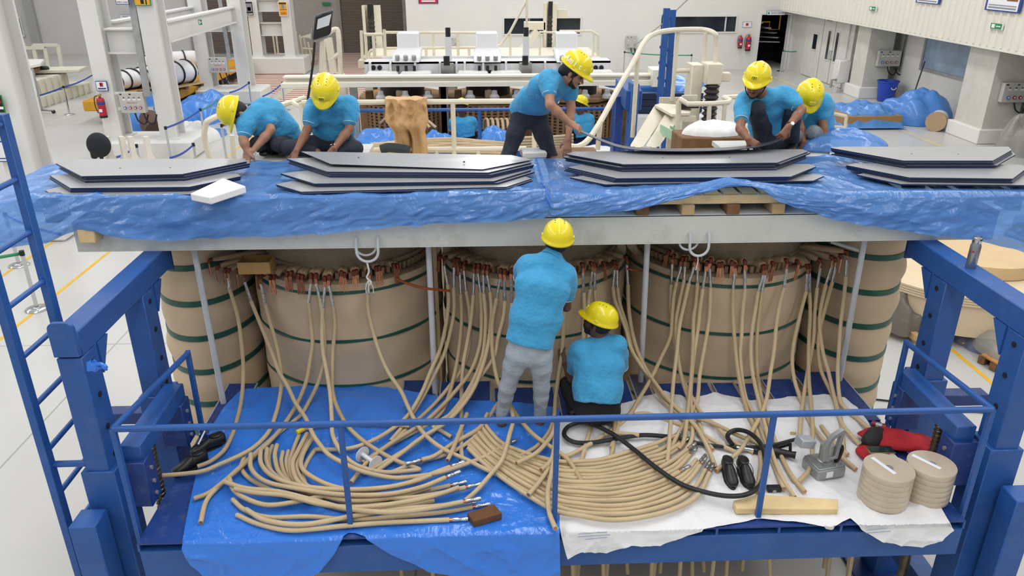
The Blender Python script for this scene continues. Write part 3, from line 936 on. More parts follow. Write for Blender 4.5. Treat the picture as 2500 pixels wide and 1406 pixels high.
pallet(-1.4, .45, 'wooden pallet under the left half of the film', False)
pallet(1.1, 2.42, 'pine pallet showing under the lifted edge of the film', True)
pallet(2.5, 4.3, 'wooden pallet under the film at the far right', False)
build(M().bx(.62, 1.08, 5.7, 7.2, 3.24, ZT), 'timber_bearer', WOOD_D, label='dark timber bearer under the film near the middle gap', cat='timber', bevel=.01)
build(M().bx(-3.28, -3.0, 5.55, 5.75, 3.095, 3.235), 'timber_bearer', WOOD, label='square timber end poking out under the film at the beam end', cat='timber', bevel=.006) if False else None
e0 = P(218, 572, Y=5.55)
build(M().bar((e0.x, 5.5, e0.z), (e0.x + .05, 6.2, e0.z), .13, .11), 'timber_bearer', WOOD_L, label='square pine timber end sticking out at the left beam end', cat='timber', bevel=.008)
SPW = mat('white_moulding', '#e7e8e6', .4)
for i, u in enumerate((1578, 1610, 1806, 1850)):
    c = P(u, 519, Y=5.95)
    s_ = .055
    g = M()
    for k in (-1, 0, 1): g.bx(c.x + k * s_ * .8 - .008, c.x + k * s_ * .8 + .008, c.y, c.y + .12, 3.21, 3.29)
    g.bx(c.x - s_, c.x + s_, c.y, c.y + .12, 3.275, 3.292)
    build(g, 'plastic_spacer', SPW, label='%s white moulded spacer from the left under the lifted film' % nth(i), cat='spacer', group='white moulded spacers')

def film_mat(name, colr, tint, alpha, rough=.22, scale=9.0, bump=.5, trans=.25):
    m = bpy.data.materials.new(name); m.use_nodes = True
    N, L = m.node_tree.nodes, m.node_tree.links
    b = N['Principled BSDF']; out = N['Material Output']
    tc = N.new('ShaderNodeTexCoord')
    n = N.new('ShaderNodeTexNoise'); n.inputs['Scale'].default_value = scale; n.inputs['Detail'].default_value = 6; n.inputs['Distortion'].default_value = 1.2
    L.new(tc.outputs['Object'], n.inputs['Vector'])
    v = N.new('ShaderNodeTexVoronoi'); v.inputs['Scale'].default_value = scale * .6; v.feature = 'DISTANCE_TO_EDGE'
    L.new(n.outputs['Color'], v.inputs['Vector'])
    ad = N.new('ShaderNodeMath'); ad.operation = 'ADD'
    L.new(n.outputs['Fac'], ad.inputs[0]); L.new(v.outputs['Distance'], ad.inputs[1])
    bp = N.new('ShaderNodeBump'); bp.inputs['Strength'].default_value = bump; bp.inputs['Distance'].default_value = .02
    L.new(ad.outputs[0], bp.inputs['Height'])
    L.new(bp.outputs['Normal'], b.inputs['Normal'])
    b.inputs['Base Color'].default_value = S(colr)
    b.inputs['Roughness'].default_value = rough
    b.inputs['Specular IOR Level'].default_value = .7
    tr = N.new('ShaderNodeBsdfTransparent'); tr.inputs['Color'].default_value = S(tint)
    tl = N.new('ShaderNodeBsdfTranslucent'); tl.inputs['Color'].default_value = S(colr)
    m0 = N.new('ShaderNodeMixShader'); m0.inputs[0].default_value = trans
    L.new(b.outputs[0], m0.inputs[1]); L.new(tl.outputs[0], m0.inputs[2])
    mx = N.new('ShaderNodeMixShader'); mx.inputs[0].default_value = 1 - alpha
    L.new(m0.outputs[0], mx.inputs[1]); L.new(tr.outputs[0], mx.inputs[2])
    L.new(mx.outputs[0], out.inputs['Surface'])
    return m
FILM = film_mat('blue_film', '#6ba4f2', '#a9ccf9', .74, rough=.11, scale=4.5, bump=.35)
FILM_DECK = film_mat('blue_tarp_film', '#3c86ee', '#6fa8f0', .97, rough=.12, scale=4.5, bump=.4, trans=.08)

def interp(tab, x):
    if x <= tab[0][0]: return tab[0][1]
    for (a, b), (c, d) in zip(tab, tab[1:]):
        if x <= c: return b + (d - b) * (x - a) / (c - a)
    return tab[-1][1]

def film_drape(name, label, u0, u1, hem, yback, lip, seed, mt=FILM, ends=(None, None)):
    """film lying on the pallets from yback to the front edge, then hanging to the hem (hem given as photo rows)"""
    nu, nv, kf = 380, 72, 30
    nz = lambda a, b, s=0: noise3(a, b, seed + s)
    m = M()
    def fn(a, b):
        u = u0 + (u1 - u0) * a
        lp = interp(lip, u)
        top = P(u, lp, Y=5.6)                      # front edge, on the pallet
        hm = P(u, interp(hem, u) + 4 * nz(u * .02, 3.3), Y=5.54)
        j = b * nv
        if j <= kf:
            f = j / kf
            y = yback + (5.6 - yback) * f
            sc = (y / 5.6) if False else 1.0
            x = top.x + (y - 5.6) * .0
            z = ZT + .008 + .01 * nz(x * 4, y * 4) + .011 * ridged(x * 2.2 + y * 1.3, y * 2.6 - x, seed) + (top.z - ZT - .012) * f ** 6
            return Vector((x, y, max(z, ZT + .004)))
        f = (j - kf) / (nv - kf)
        p = top.lerp(hm, f)
        rip = .03 * nz(top.x * 3.0 + f * .6, f * 1.5, 9) + .018 * nz(top.x * 9 + f * 2, f * 3, 4) + .02 * max(0, .35 - abs(nz(top.x * 5 + f * 3.5, f * 2 - top.x * 2, 6)))
        bulge = .05 * math.sin(min(1, f * 1.3) * PI * .5)
        p.y = 5.575 - bulge - abs(rip) * (.4 + f) - .01 - .012 * ridged(top.x * 1.1 + f * .5, f * .7 - top.x * .4, seed + 2, 2)
        p.x = top.x + (hm.x - top.x) * f + .012 * nz(top.x * 5, f * 4, 2) * f
        return p
    m.grid(fn, nu, nv)
    return build(m, name, mt, label=label, cat='plastic sheet', fixn=False, angle=70)
film_drape('blue_film', 'translucent blue film draped over the left half of the pallets', -60, 1337,
           [(-60, 625), (0, 606), (60, 596), (120, 588), (170, 566), (200, 556), (240, 560), (300, 572), (400, 582), (520, 578), (700, 571), (800, 563), (900, 556), (1000, 546), (1120, 540), (1240, 537), (1322, 530), (1337, 526)],
           6.72, [(-60, 505), (60, 478), (150, 474), (640, 480), (700, 476), (1000, 474), (1300, 462), (1337, 460)], 1.0)
film_drape('blue_film', 'translucent blue film over the right half, lifted above a pine pallet', 1330, 2560,
           [(1330, 490), (1345, 526), (1400, 526), (1500, 512), (1600, 497), (1680, 478), (1720, 468), (1770, 452), (1830, 452), (1860, 462), (1900, 490), (1960, 508), (2030, 532), (2100, 546), (2200, 561), (2300, 572), (2370, 582), (2420, 592), (2500, 615), (2560, 630)],
           6.72, [(1330, 450), (1345, 470), (1480, 469), (1600, 462), (1700, 450), (1780, 437), (1830, 441), (1900, 452), (2050, 470), (2200, 476), (2500, 472), (2560, 472)], 4.0)
# crumpled film behind the right-hand stacks
def heap(name, label, cx, cy_, z0, rx, ry, h, seed, mt=FILM, cat='plastic sheet', nu=60, nv=26, flat=0.5, ridge=1.0):
    m = M()
    def fn(a, b):
        th = 2 * PI * a; r = b
        wob = 1 + .22 * noise3(math.cos(th) * 1.6, math.sin(th) * 1.6, seed) + .08 * noise3(math.cos(th) * 5, math.sin(th) * 5, seed + 2)
        x = cx + rx * r * wob * math.cos(th); y = cy_ + ry * r * wob * math.sin(th)
        prof = (1 - r ** 2.2) ** flat if r < 1 else 0
        z = z0 + h * prof * (1 + .35 * ridge * noise3(x * 2.2 / max(rx, .3), y * 2.2 / max(ry, .3), seed + 1)) + .12 * h * ridge * abs(noise3(x * 7 / max(rx, .5), y * 7 / max(ry, .5), seed + 7)) * (1 - r)
        return Vector((x, y, max(z, z0 + .002)))
    m.grid(fn, nu, nv, closed_u=True)
    return build(m, name, mt, label=label, cat=cat, fixn=False, angle=60)
PLK = mat('grey_plank', '#c9c8c3', .6, var=.05)
for i, (ua, ub) in enumerate(((575, 890), (1785, 2030))):
    xa_, xb_ = P(ua, 380, Y=6.8).x, P(ub, 380, Y=6.8).x
    for k in range(3):
        build(M().bx(xa_, xb_, 6.72 + .235 * k, 6.95 + .235 * k, 3.355, ZT - .001), 'plank', PLK, label='%s pale plank from the front under the %s squatting workers' % (nth(k), ('left', 'right')[i]), cat='plank', group='planks under the workers')
    for x in (xa_ + .1, xb_ - .2):
        build(M().bx(x, x + .1, 6.8, 7.42, 3.021, 3.355), 'timber_bearer', WOOD, label='timber under the %s end of the planks for the %s workers' % ('left' if x == xa_ + .1 else 'right', ('left', 'right')[i]), cat='timber')
p = P(2060, 352, Z=3.45)
heap('blue_film', 'crumpled blue film bunched behind the third and fourth sheet stacks', p.x, p.y + .05, ZT + .02, .42, .3, .14, 21.0)

# ---- stacks of navy lacquered steel sheets
SH_TOP_SHEEN = mat('sheet_top_sheen', '#a3a4a6', 0.3, metal=0.2, var=0.05, vs=2, spec=.6)  # grey paints in the ceiling's grazing reflection on the navy lacquer
SH_EDGE = mat('sheet_edge', '#16294d', 0.4, var=0.1)
STK = ['leftmost', 'second', 'third', 'rightmost']
TN = ['top', 'middle', 'bottom']
tiers = [
    [([(136, 398), (199, 430), (444, 425), (602, 394), (598, 387), (199, 388)], 3, .052), ([(121, 428), (172, 459), (462, 456), (588, 430), (580, 424), (180, 424)], 2, .036), ([(110, 464), (132, 478), (470, 474), (560, 455), (300, 450), (150, 455)], 1, .014)],
    [([(700, 387), (800, 419), (1192, 421), (1297, 397), (1290, 388), (770, 384)], 3, .045), ([(685, 423), (768, 448), (1205, 442), (1296, 415), (1280, 408), (760, 415)], 2, .03), ([(673, 450), (735, 468), (1236, 456), (1298, 436), (1280, 430), (720, 440)], 2, .02)],
    [([(1382, 376), (1522, 401), (1897, 397), (1972, 370), (1960, 364), (1400, 370)], 5, .062), ([(1385, 408), (1506, 435), (1930, 431), (1993, 406), (1975, 400), (1420, 402)], 3, .038), ([(1392, 433), (1478, 450), (1985, 441), (2012, 429), (1990, 425), (1430, 428)], 1, .014)],
    [([(2028, 361), (2206, 392), (2424, 392), (2470, 366), (2462, 358), (2050, 358)], 5, .062), ([(2066, 403), (2220, 433), (2472, 436), (2510, 408), (2490, 402), (2090, 398)], 3, .04), ([(2092, 426), (2200, 449), (2520, 452), (2560, 430), (2540, 424), (2120, 420)], 1, .014)],
]
def two_mat(o, thresh=.7):
    me = o.data
    for p in me.polygons:
        p.material_index = 0 if p.normal.z > thresh else 1
for si, st_ in enumerate(tiers):
    zb = ZT + .03
    tops = []
    z = zb
    for (ol, n, th) in reversed(st_):
        tops.append((ol, n, th, z + th)); z += th
    for ti, (ol, n, th, zt) in enumerate(reversed(tops)):
        base = [P(u, v, Z=zt) for (u, v) in ol]
        for k in range(n):
            dz = th / n
            dx, dy = (random.uniform(-.035, .035), random.uniform(-.012, .012)) if k < n - 1 else (0, 0)
            sx = random.choice((1, 1, .995))
            zz = zb if False else zt - (n - 1 - k) * dz
            poly = [Vector((q.x + dx, q.y + dy, zz - dz * .86)) for q in base]
            o = build(M().prism(poly, (0, 0, dz * .86)), 'steel_sheet', [SH_TOP_SHEEN, SH_EDGE], smooth=False,
                      label='%s navy-edged steel sheet from the top, %s tier of the %s stack' % (nth(n - 1 - k), TN[ti], STK[si]), cat='steel sheet', group='sheets in the %s tier, %s stack' % (TN[ti], STK[si]))
            two_mat(o)
            if k == n - 1 and ti == 0:
                for fx, fy in ((.35, .45), (.68, .45)):
                    cpt = base[0].lerp(base[3], fx).lerp(base[1].lerp(base[2], fx), fy)
                    build(M().cyl((cpt.x, cpt.y, zt - .004), (cpt.x, cpt.y, zt + .0008), .008, n=10), 'punched_hole', HOLE, o)
# loose top sheet lying askew on the second stack, its back edge raised
o = build(M().prism([P(735, 371, Z=3.56), P(808, 402, Z=3.545), P(1178, 415, Z=3.53), P(1300, 391, Z=3.535), P(1250, 380, Z=3.55)][0:5], (0, 0, .005)), 'steel_sheet', [SH_TOP_SHEEN, SH_EDGE], smooth=False,
          label='loose glossy steel sheet lying askew on top of the second stack', cat='steel sheet')
two_mat(o)
for u, v in ((875, 385), (1133, 395)):
    q = P(u, v, Z=3.555); build(M().cyl((q.x, q.y, q.z - .004), (q.x, q.y, q.z + .003), .009, n=10), 'punched_hole', HOLE, o)
# sheet being lifted and bent by the two workers
def bent():
    front = [(1411, 319, 6.46), (1440, 332, 6.48), (1475, 347, 6.45), (1510, 359, 6.38), (1560, 366, 6.3), (1650, 369, 6.25), (1760, 367, 6.25), (1840, 360, 6.28), (1885, 350, 6.33), (1912, 339, 6.38)]
    back = [(1416, 316, 6.62), (1445, 329, 6.7), (1480, 343, 6.72), (1515, 354, 6.7), (1560, 360, 6.66), (1650, 362, 6.62), (1760, 360, 6.6), (1840, 353, 6.6), (1885, 343, 6.6), (1908, 333, 6.6)]
    F = spline([P(u, v, Y=y) for u, v, y in front], 5); B = spline([P(u, v, Y=y) for u, v, y in back], 5)
    m = M()
    k = len(F)
    vs = []
    for a, b in zip(F, B): vs += [a, b, b - Vector((0, 0, .006)), a - Vector((0, 0, .006))]
    fs = []
    for i in range(k - 1):
        for j in range(4):
            fs.append((i * 4 + j, i * 4 + (j + 1) % 4, (i + 1) * 4 + (j + 1) % 4, (i + 1) * 4 + j))
    fs += [(0, 1, 2, 3), tuple((k - 1) * 4 + j for j in (3, 2, 1, 0))]
    m.add(vs, fs)
    o = build(m, 'steel_sheet', [mat('sheet_lifted', '#4a4e58', .35, metal=.3), SH_EDGE], smooth=False, label='flexing steel sheet being lifted off the third stack by two workers', cat='steel sheet')
    two_mat(o, .5)
bent()
# white foam block
FOAM = mat('white_foam', '#f2f2f0', .8, var=.02, bump=.1, bs=50)
q = [P(464, 472, Z=ZT + .1), P(513, 482, Z=ZT + .09), P(600, 454, Z=ZT + .1), P(545, 434, Z=ZT + .11)]
build(M().prism([v - Vector((0, 0, .055)) for v in q], (0, 0, .055)), 'foam_block', FOAM, label='white foam slab lying on the blue film beside the leftmost stack', cat='foam', bevel=.008, bseg=2)
# ---------------------------------------------------------------- paper-wrapped lead cables
def cable_mat(name, colr):
    m = mat(name, colr, 0.7, var=0.07, vs=5)
    N, L = m.node_tree.nodes, m.node_tree.links
    uv = N.new('ShaderNodeUVMap'); w = N.new('ShaderNodeTexWave'); w.bands_direction = 'Y'
    w.inputs['Scale'].default_value = 55; w.inputs['Distortion'].default_value = 1.0; w.inputs['Detail'].default_value = 1
    L.new(uv.outputs['UV'], w.inputs['Vector'])
    bp = N.new('ShaderNodeBump'); bp.inputs['Strength'].default_value = .45; bp.inputs['Distance'].default_value = .004
    L.new(w.outputs['Fac'], bp.inputs['Height']); L.new(bp.outputs['Normal'], N['Principled BSDF'].inputs['Normal'])
    return m
CABLE = cable_mat('cable_paper', '#d3bc96')
CABLE2 = cable_mat('cable_paper_dark', '#c9b189')
LUG = mat('tinned_sleeve', '#c4c7ca', .22, metal=.95, var=.1, vs=40, bump=.3, bs=80)
RCB = .0172
NSEG = 8
def cable_mesh(pts, r, name, mt, parent):
    m = M().tube(pts, r, NSEG, cap=True)
    o = build(m, name, mt, parent, fixn=False, angle=80)
    L_ = [0.0]
    for a, b in zip(pts, pts[1:]): L_.append(L_[-1] + (Vector(b) - Vector(a)).length)
    me = o.data; uv = me.uv_layers.new(name='UVMap')
    vi = np.zeros(len(me.loops), dtype=np.int32); me.loops.foreach_get('vertex_index', vi)
    la = np.array(L_)
    arr = np.zeros((len(vi), 2)); arr[:, 1] = la[np.minimum(vi // NSEG, len(L_) - 1)]; arr[:, 0] = (vi % NSEG) / NSEG
    uv.data.foreach_set('uv', arr.ravel())
    return o
def cut_end(p, d, parent, r=RCB):
    d = d.normalized()
    build(M().cyl(p - d * .002, p + d * .0012, r * .72, n=10), 'cut_end', COPPER, parent)
def sleeve(a, b, parent, r=.0135):
    a, b = Vector(a), Vector(b)
    d = (b - a).normalized()
    build(M().tube([a, a + d * .01, a.lerp(b, .45), a.lerp(b, .5), a.lerp(b, .55), b - d * .008, b], [r * .9, r, r, r * .86, r, r, r * .92], 10), 'crimp_sleeve', LUG, parent)

def make_cable(wpts, label, group, lug0=None, lug1=False, mt=CABLE, n=6, r=RCB, end1=True, end0=False):
    base = min(wpts, key=lambda p: p.z)
    t = thing('lead_cable', label, 'cable', base, group)
    pts = spline(wpts, n)
    cable_mesh(pts, r, 'sheath', mt, t)
    if lug0 is not None:
        sleeve(lug0, pts[0] + (pts[1] - pts[0]).normalized() * .006, t)
    d1 = pts[-1] - pts[-2]
    if lug1:
        dd = d1.normalized()
        build(M().cyl(pts[-1] - dd * .004, pts[-1] + dd * .022, r * .8, n=10), 'bare_copper', COPPER, t)
        sleeve(pts[-1] + dd * .016, pts[-1] + dd * .125, t, .0145)
    elif end1: cut_end(pts[-1], d1, t, r)
    if end0: cut_end(pts[0], pts[0] - pts[1], t, r)
    return t

def hang(ci, ti, hp, dp, h0=0.0, lug1=False, label='', group='', mt=CABLE, start=None):
    """cable from a coil tail: hp photo points in the air, dp photo points on the deck"""
    if start is None:
        u, v, _ = TAILS[ci][ti]; tp = tail_point(ci, u, v)
        c = COILS[ci]; d = Vector((tp.x - c[0], tp.y - c[1], 0)).normalized()
        tp = tp + d * .014 + Vector((0, 0, -.06))
    else:
        tp = P(start[0], start[1], Y=start[2])
    hz = ZD + .03 + RCB
    dpts = [P(u, v, Z=hz + h0 * max(0.0, 1 - k / max(1, len(dp) - 1)) + (.0 if k else .012)) for k, (u, v) in enumerate(dp)]
    y0, y1 = tp.y - .012, dpts[0].y
    v0, v1 = hp[0][1], dp[0][1]
    out = []
    for (u, v) in hp:
        f = (v - v0) / (v1 - v0)
        ff = f ** 1.6
        out.append(P(u, v, Y=y0 + (y1 - y0) * ff))
    return make_cable(out + dpts, label, group, lug0=tp, lug1=lug1, mt=mt)

H = []
# (coil, tail, air points, deck points, deck height, lug at end)
H += [
 (0, 3, [(560, 704), (580, 770), (591, 850), (594, 920)], [(588, 985), (576, 1034), (566, 1064), (547, 1099), (514, 1126), (482, 1139)], .02, 0),
 (0, 5, [(613, 735), (642, 807), (665, 864), (680, 905), (702, 943)], [(721, 983), (747, 1022), (764, 1060), (781, 1085), (804, 1111), (844, 1133), (889, 1152), (957, 1166), (1014, 1163), (1076, 1153), (1142, 1131), (1184, 1114), (1233, 1088)], .12, 1),
 (0, 7, [(648, 742), (659, 785), (672, 830), (682, 881), (687, 930)], [(682, 977), (670, 1022), (656, 1054), (628, 1085), (593, 1108), (537, 1133), (485, 1152), (376, 1163)], .07, 0),
 (0, 14, [(753, 739), (759, 790), (763, 836), (757, 881), (747, 933)], [(724, 988), (701, 1025), (673, 1062), (633, 1102), (593, 1136), (542, 1179), (508, 1204), (474, 1217)], .06, 0),
 (0, 15, [(781, 728), (790, 800), (792, 870), (783, 916), (770, 950)], [(752, 985), (736, 1011), (713, 1031), (670, 1065), (625, 1105), (575, 1150), (525, 1196), (502, 1227), (490, 1276)], .03, 0),
 (0, 16, [(788, 751), (786, 796), (788, 853), (797, 904), (806, 960)], [(810, 1022), (812, 1060), (826, 1092), (844, 1116), (878, 1139), (940, 1153), (1011, 1148), (1025, 1146)], .1, 0),
 (0, 17, [(814, 748), (818, 796), (813, 853), (811, 921), (813, 962)], [(827, 1003), (849, 1040), (884, 1074), (926, 1102), (969, 1125), (1023, 1145)], .07, 0),
 (0, 22, [(898, 717), (899, 756), (909, 802), (926, 859), (949, 910), (978, 953)], [(997, 994), (1019, 1037), (1048, 1071), (1088, 1099), (1139, 1122), (1184, 1145), (1238, 1169)], .09, 0),
 (1, 1, [(1093, 694), (1095, 739), (1088, 796), (1074, 853), (1051, 907), (1029, 960)], [(995, 1015), (950, 1052), (900, 1080), (844, 1096), (770, 1097)], .05, 0),
 (1, 2, [(1108, 702), (1108, 762), (1097, 819), (1083, 867), (1063, 910), (1040, 955)], [(1010, 1005), (980, 1045), (953, 1077)], .03, 0),
 (1, 4, [(1125, 717), (1127, 779), (1121, 850), (1111, 907), (1096, 965)], [(1075, 1010), (1030, 1045), (985, 1068), (935, 1095), (885, 1130)], .02, 0),
 (1, 5, [(1138, 710), (1147, 770), (1144, 850), (1128, 900), (1092, 950)], [(1060, 987), (1025, 1020), (990, 1050), (960, 1081)], .01, 0),
 (1, 6, [(1156, 720), (1150, 780), (1140, 840), (1131, 890), (1127, 950)], [(1126, 1000), (1127, 1050), (1126, 1100), (1131, 1128)], .0, 0),
 (1, 7, [(1173, 712), (1176, 770), (1172, 840), (1150, 905), (1110, 957)], [(1070, 1000), (1030, 1035), (960, 1078), (900, 1125), (857, 1178)], .06, 0),
 (1, 8, [(1181, 716), (1186, 780), (1180, 860), (1160, 920), (1130, 972)], [(1100, 1010), (1060, 1050), (1010, 1085), (950, 1122), (886, 1156)], .04, 0),
 (1, 9, [(1197, 712), (1200, 770), (1190, 850), (1165, 930), (1135, 982)], [(1090, 1030), (1030, 1068), (975, 1110), (920, 1150)], .08, 0),
 (1, 10, [(1213, 728), (1202, 785), (1201, 836), (1206, 887), (1217, 935), (1236, 970)], [(1250, 996), (1270, 1025), (1304, 1062), (1349, 1094), (1384, 1119), (1406, 1150), (1422, 1180)], .1, 0),
 (1, 11, [(1233, 734), (1229, 773), (1216, 825), (1205, 873), (1174, 918), (1142, 961)], [(1112, 1003), (1060, 1038), (1078, 1052), (1102, 1067)], .05, 0),
 (1, 12, [(1250, 740), (1248, 800), (1240, 900), (1236, 965)], [(1253, 1017), (1244, 1060), (1227, 1119), (1202, 1153), (1165, 1196), (1136, 1222)], .12, 0),
 (1, 15, [(1382, 712), (1378, 760), (1373, 853), (1362, 930), (1356, 975)], [(1352, 1020), (1340, 1055), (1310, 1090), (1264, 1116)], .06, 0),
 (1, 16, [(1425, 714), (1427, 779), (1424, 830), (1424, 900), (1430, 970)], [(1441, 1025), (1440, 1048), (1426, 1100), (1418, 1128)], .01, 0),
 (1, 17, [(1440, 706), (1436, 745), (1438, 830), (1470, 930), (1500, 985)], [(1508, 1030), (1502, 1065), (1492, 1093)], .03, 0),
 (1, 18, [(1452, 708), (1455, 760), (1460, 850), (1480, 950), (1497, 1000)], [(1500, 1050), (1497, 1090), (1489, 1122)], .01, 0),
 (1, 20, [(1496, 699), (1500, 730), (1512, 762), (1529, 807), (1540, 850), (1569, 898), (1597, 932)], [(1618, 962), (1647, 991), (1695, 1037), (1712, 1062), (1732, 1102), (1747, 1142)], .1, 0),
 (1, 21, [(1507, 702), (1514, 745), (1532, 800), (1548, 855), (1564, 895), (1585, 925)], [(1610, 965), (1645, 1003), (1690, 1040), (1740, 1075), (1800, 1106)], .06, 0),
 (1, 22, [(1533, 694), (1535, 751), (1543, 807), (1555, 853), (1577, 901), (1606, 944)], [(1634, 978), (1680, 1012), (1740, 1033), (1800, 1062), (1860, 1088), (1886, 1121)], .08, 0),
 (2, 1, [(1639, 694), (1638, 751), (1642, 796), (1651, 859), (1662, 910)], [(1687, 966), (1713, 1008), (1750, 1042), (1784, 1074), (1840, 1105)], .05, 0),
 (2, 2, [(1652, 688), (1645, 722), (1641, 770), (1637, 822), (1614, 873), (1588, 927)], [(1557, 978), (1545, 1000), (1525, 1025), (1496, 1047)], .04, 0),
 (2, 3, [(1671, 682), (1659, 739), (1651, 790), (1654, 860), (1664, 920)], [(1682, 975), (1700, 1010), (1716, 1060), (1740, 1098)], .02, 0),
 (2, 4, [(1682, 691), (1671, 739), (1659, 796), (1652, 864), (1645, 921)], [(1641, 970), (1637, 1031), (1633, 1088), (1629, 1128)], .09, 0),
 (2, 5, [(1703, 691), (1699, 739), (1693, 779), (1692, 836), (1688, 910)], [(1683, 965), (1676, 1031), (1670, 1074), (1657, 1096)], .1, 0),
 (2, 6, [(1716, 705), (1709, 756), (1705, 796), (1696, 853), (1690, 905)], [(1686, 970), (1690, 1030), (1688, 1075), (1665, 1111)], .06, 0),
 (2, 7, [(1735, 702), (1733, 756), (1729, 796), (1719, 853), (1708, 916)], [(1702, 975), (1680, 1020), (1655, 1060), (1637, 1097)], .04, 0),
 (2, 11, [(1790, 705), (1789, 756), (1792, 813), (1797, 870), (1804, 921)], [(1816, 975), (1829, 1015), (1849, 1060), (1857, 1131), (1849, 1204)], .05, 0),
 (2, 12, [(1819, 705), (1813, 762), (1810, 825), (1807, 864), (1812, 925)], [(1822, 975), (1842, 1015), (1862, 1060), (1888, 1130), (1913, 1193)], .03, 0),
 (2, 13, [(1851, 711), (1844, 756), (1836, 807), (1833, 859), (1837, 910)], [(1849, 965), (1866, 1031), (1886, 1108), (1909, 1165), (1940, 1214)], .08, 0),
 (2, 14, [(1861, 711), (1852, 779), (1847, 836), (1848, 900)], [(1858, 965), (1880, 1040), (1908, 1115), (1936, 1166), (1965, 1201)], .02, 0),
 (2, 16, [(1914, 702), (1903, 745), (1895, 796), (1890, 853), (1881, 910)], [(1872, 970), (1858, 1011), (1835, 1054), (1806, 1100), (1748, 1149)], .1, 0),
 (2, 18, [(1968, 711), (1952, 773), (1938, 836), (1934, 887), (1941, 933)], [(1957, 980), (1973, 1023), (2006, 1069), (2059, 1119), (2090, 1146)], .03, 0),
 (2, 19, [(1976, 714), (1978, 762), (1975, 825), (1974, 881), (1975, 930)], [(1979, 975), (1983, 1020), (1984, 1073), (1978, 1139), (1949, 1178)], .1, 0),
 (2, 20, [(1995, 702), (1989, 762), (1986, 825), (1977, 880), (1968, 930)], [(1961, 978), (1955, 1020), (1951, 1080)], .06, 0),
 (2, 21, [(2016, 694), (2004, 751), (2001, 796), (2009, 859), (2023, 910)], [(2036, 965), (2052, 1026), (2072, 1056), (2100, 1087)], .05, 0),
 (2, 22, [(2032, 688), (2018, 739), (2009, 773), (1998, 830), (2003, 900)], [(2032, 964), (2050, 1010), (2058, 1070), (2060, 1120)], .02, 0),
 (2, 24, [(2065, 674), (2060, 728), (2052, 796), (2048, 853), (2045, 910)], [(2050, 972), (2062, 995), (2092, 1020), (2125, 1046), (2191, 1071), (2264, 1068)], .06, 0),
]
cnt = [0, 0, 0]
for (ci, ti, hp, dp, h0, l1) in H:
    hang(ci, ti, hp, dp, h0, bool(l1), 'paper-wrapped lead hanging from the %s coil, %s from the left' % (COIL_NAMES[ci], nth(cnt[ci])), 'leads hanging from the %s coil' % COIL_NAMES[ci], CABLE if (cnt[ci] + ci) % 3 else CABLE2)
    cnt[ci] += 1

def deck_cable(px, label, group, h=0.0, lug1=False, end0=True, n=6, hs=None):
    pts = []
    for k, (u, v) in enumerate(px):
        hh = hs[k] if hs else h
        pts.append(P(u, v, Z=ZD + .012 + RCB + hh))
    return make_cable(pts, label, group, lug1=lug1, end0=end0, n=n)

# nest of loops on the blue film
LB = [
 ([(578, 1257), (627, 1278), (699, 1294), (770, 1291), (838, 1284), (940, 1276), (1030, 1272), (1097, 1269)], .0, 1),
 ([(568, 1219), (599, 1246), (656, 1263), (755, 1261), (850, 1268), (960, 1262), (1070, 1252), (1153, 1238)], .0, 1),
 ([(600, 1243), (650, 1270), (740, 1280), (850, 1262), (950, 1245), (1060, 1236), (1118, 1230)], .033, 1),
 ([(559, 1165), (571, 1196), (605, 1219), (656, 1233), (727, 1224), (798, 1210), (883, 1210), (985, 1216), (1070, 1205), (1136, 1190)], .035, 1),
 ([(549, 1176), (600, 1192), (680, 1200), (770, 1222), (855, 1243), (960, 1250), (1050, 1240), (1130, 1225)], .066, 1),
 ([(573, 1193), (627, 1203), (699, 1210), (790, 1232), (880, 1238), (985, 1226), (1066, 1208), (1120, 1190)], .066, 0),
 ([(596, 1116), (590, 1145), (616, 1173), (670, 1199), (755, 1222), (855, 1245), (969, 1240), (1060, 1222)], .0, 0),
 ([(612, 1108), (614, 1145), (650, 1176), (727, 1193), (827, 1207), (940, 1207), (1026, 1190), (1087, 1166)], .07, 1),
 ([(636, 1099), (638, 1133), (670, 1165), (741, 1187), (841, 1195), (940, 1190), (1011, 1175), (1052, 1160)], .075, 0),
 ([(652, 1095), (650, 1122), (662, 1150), (700, 1180), (770, 1205), (860, 1222), (960, 1214), (1050, 1190)], .035, 0),
 ([(664, 1088), (656, 1122), (668, 1160), (712, 1190), (800, 1215), (905, 1224), (1010, 1205), (1098, 1185)], .0, 1),
 ([(676, 1086), (671, 1116), (686, 1160), (740, 1196), (830, 1214), (930, 1216)], .033, 0),
 ([(690, 1103), (687, 1133), (706, 1173), (770, 1205), (860, 1228), (970, 1232)], .0, 0),
 ([(704, 1101), (700, 1135), (722, 1180), (790, 1212), (880, 1218)], .0, 0),
 ([(730, 1062), (716, 1099), (708, 1133), (722, 1176), (780, 1200), (870, 1205)], .02, 0),
 ([(750, 1058), (728, 1099), (714, 1136), (734, 1182), (800, 1205)], .05, 0),
 ([(755, 1064), (734, 1111), (725, 1145), (752, 1187), (815, 1203)], .02, 0),
 ([(765, 1065), (739, 1111), (739, 1145), (784, 1176), (841, 1194), (898, 1198), (983, 1183), (1040, 1162), (1098, 1140)], .04, 1),
 ([(768, 1099), (747, 1133), (740, 1160), (748, 1190)], .0, 0),
]
for i, (px, h, l1) in enumerate(LB):
    deck_cable(px, 'coiled lead in the loop nest on the blue film, %s from the outside' % nth(i), 'loop nest on the blue film', h + .012, bool(l1))
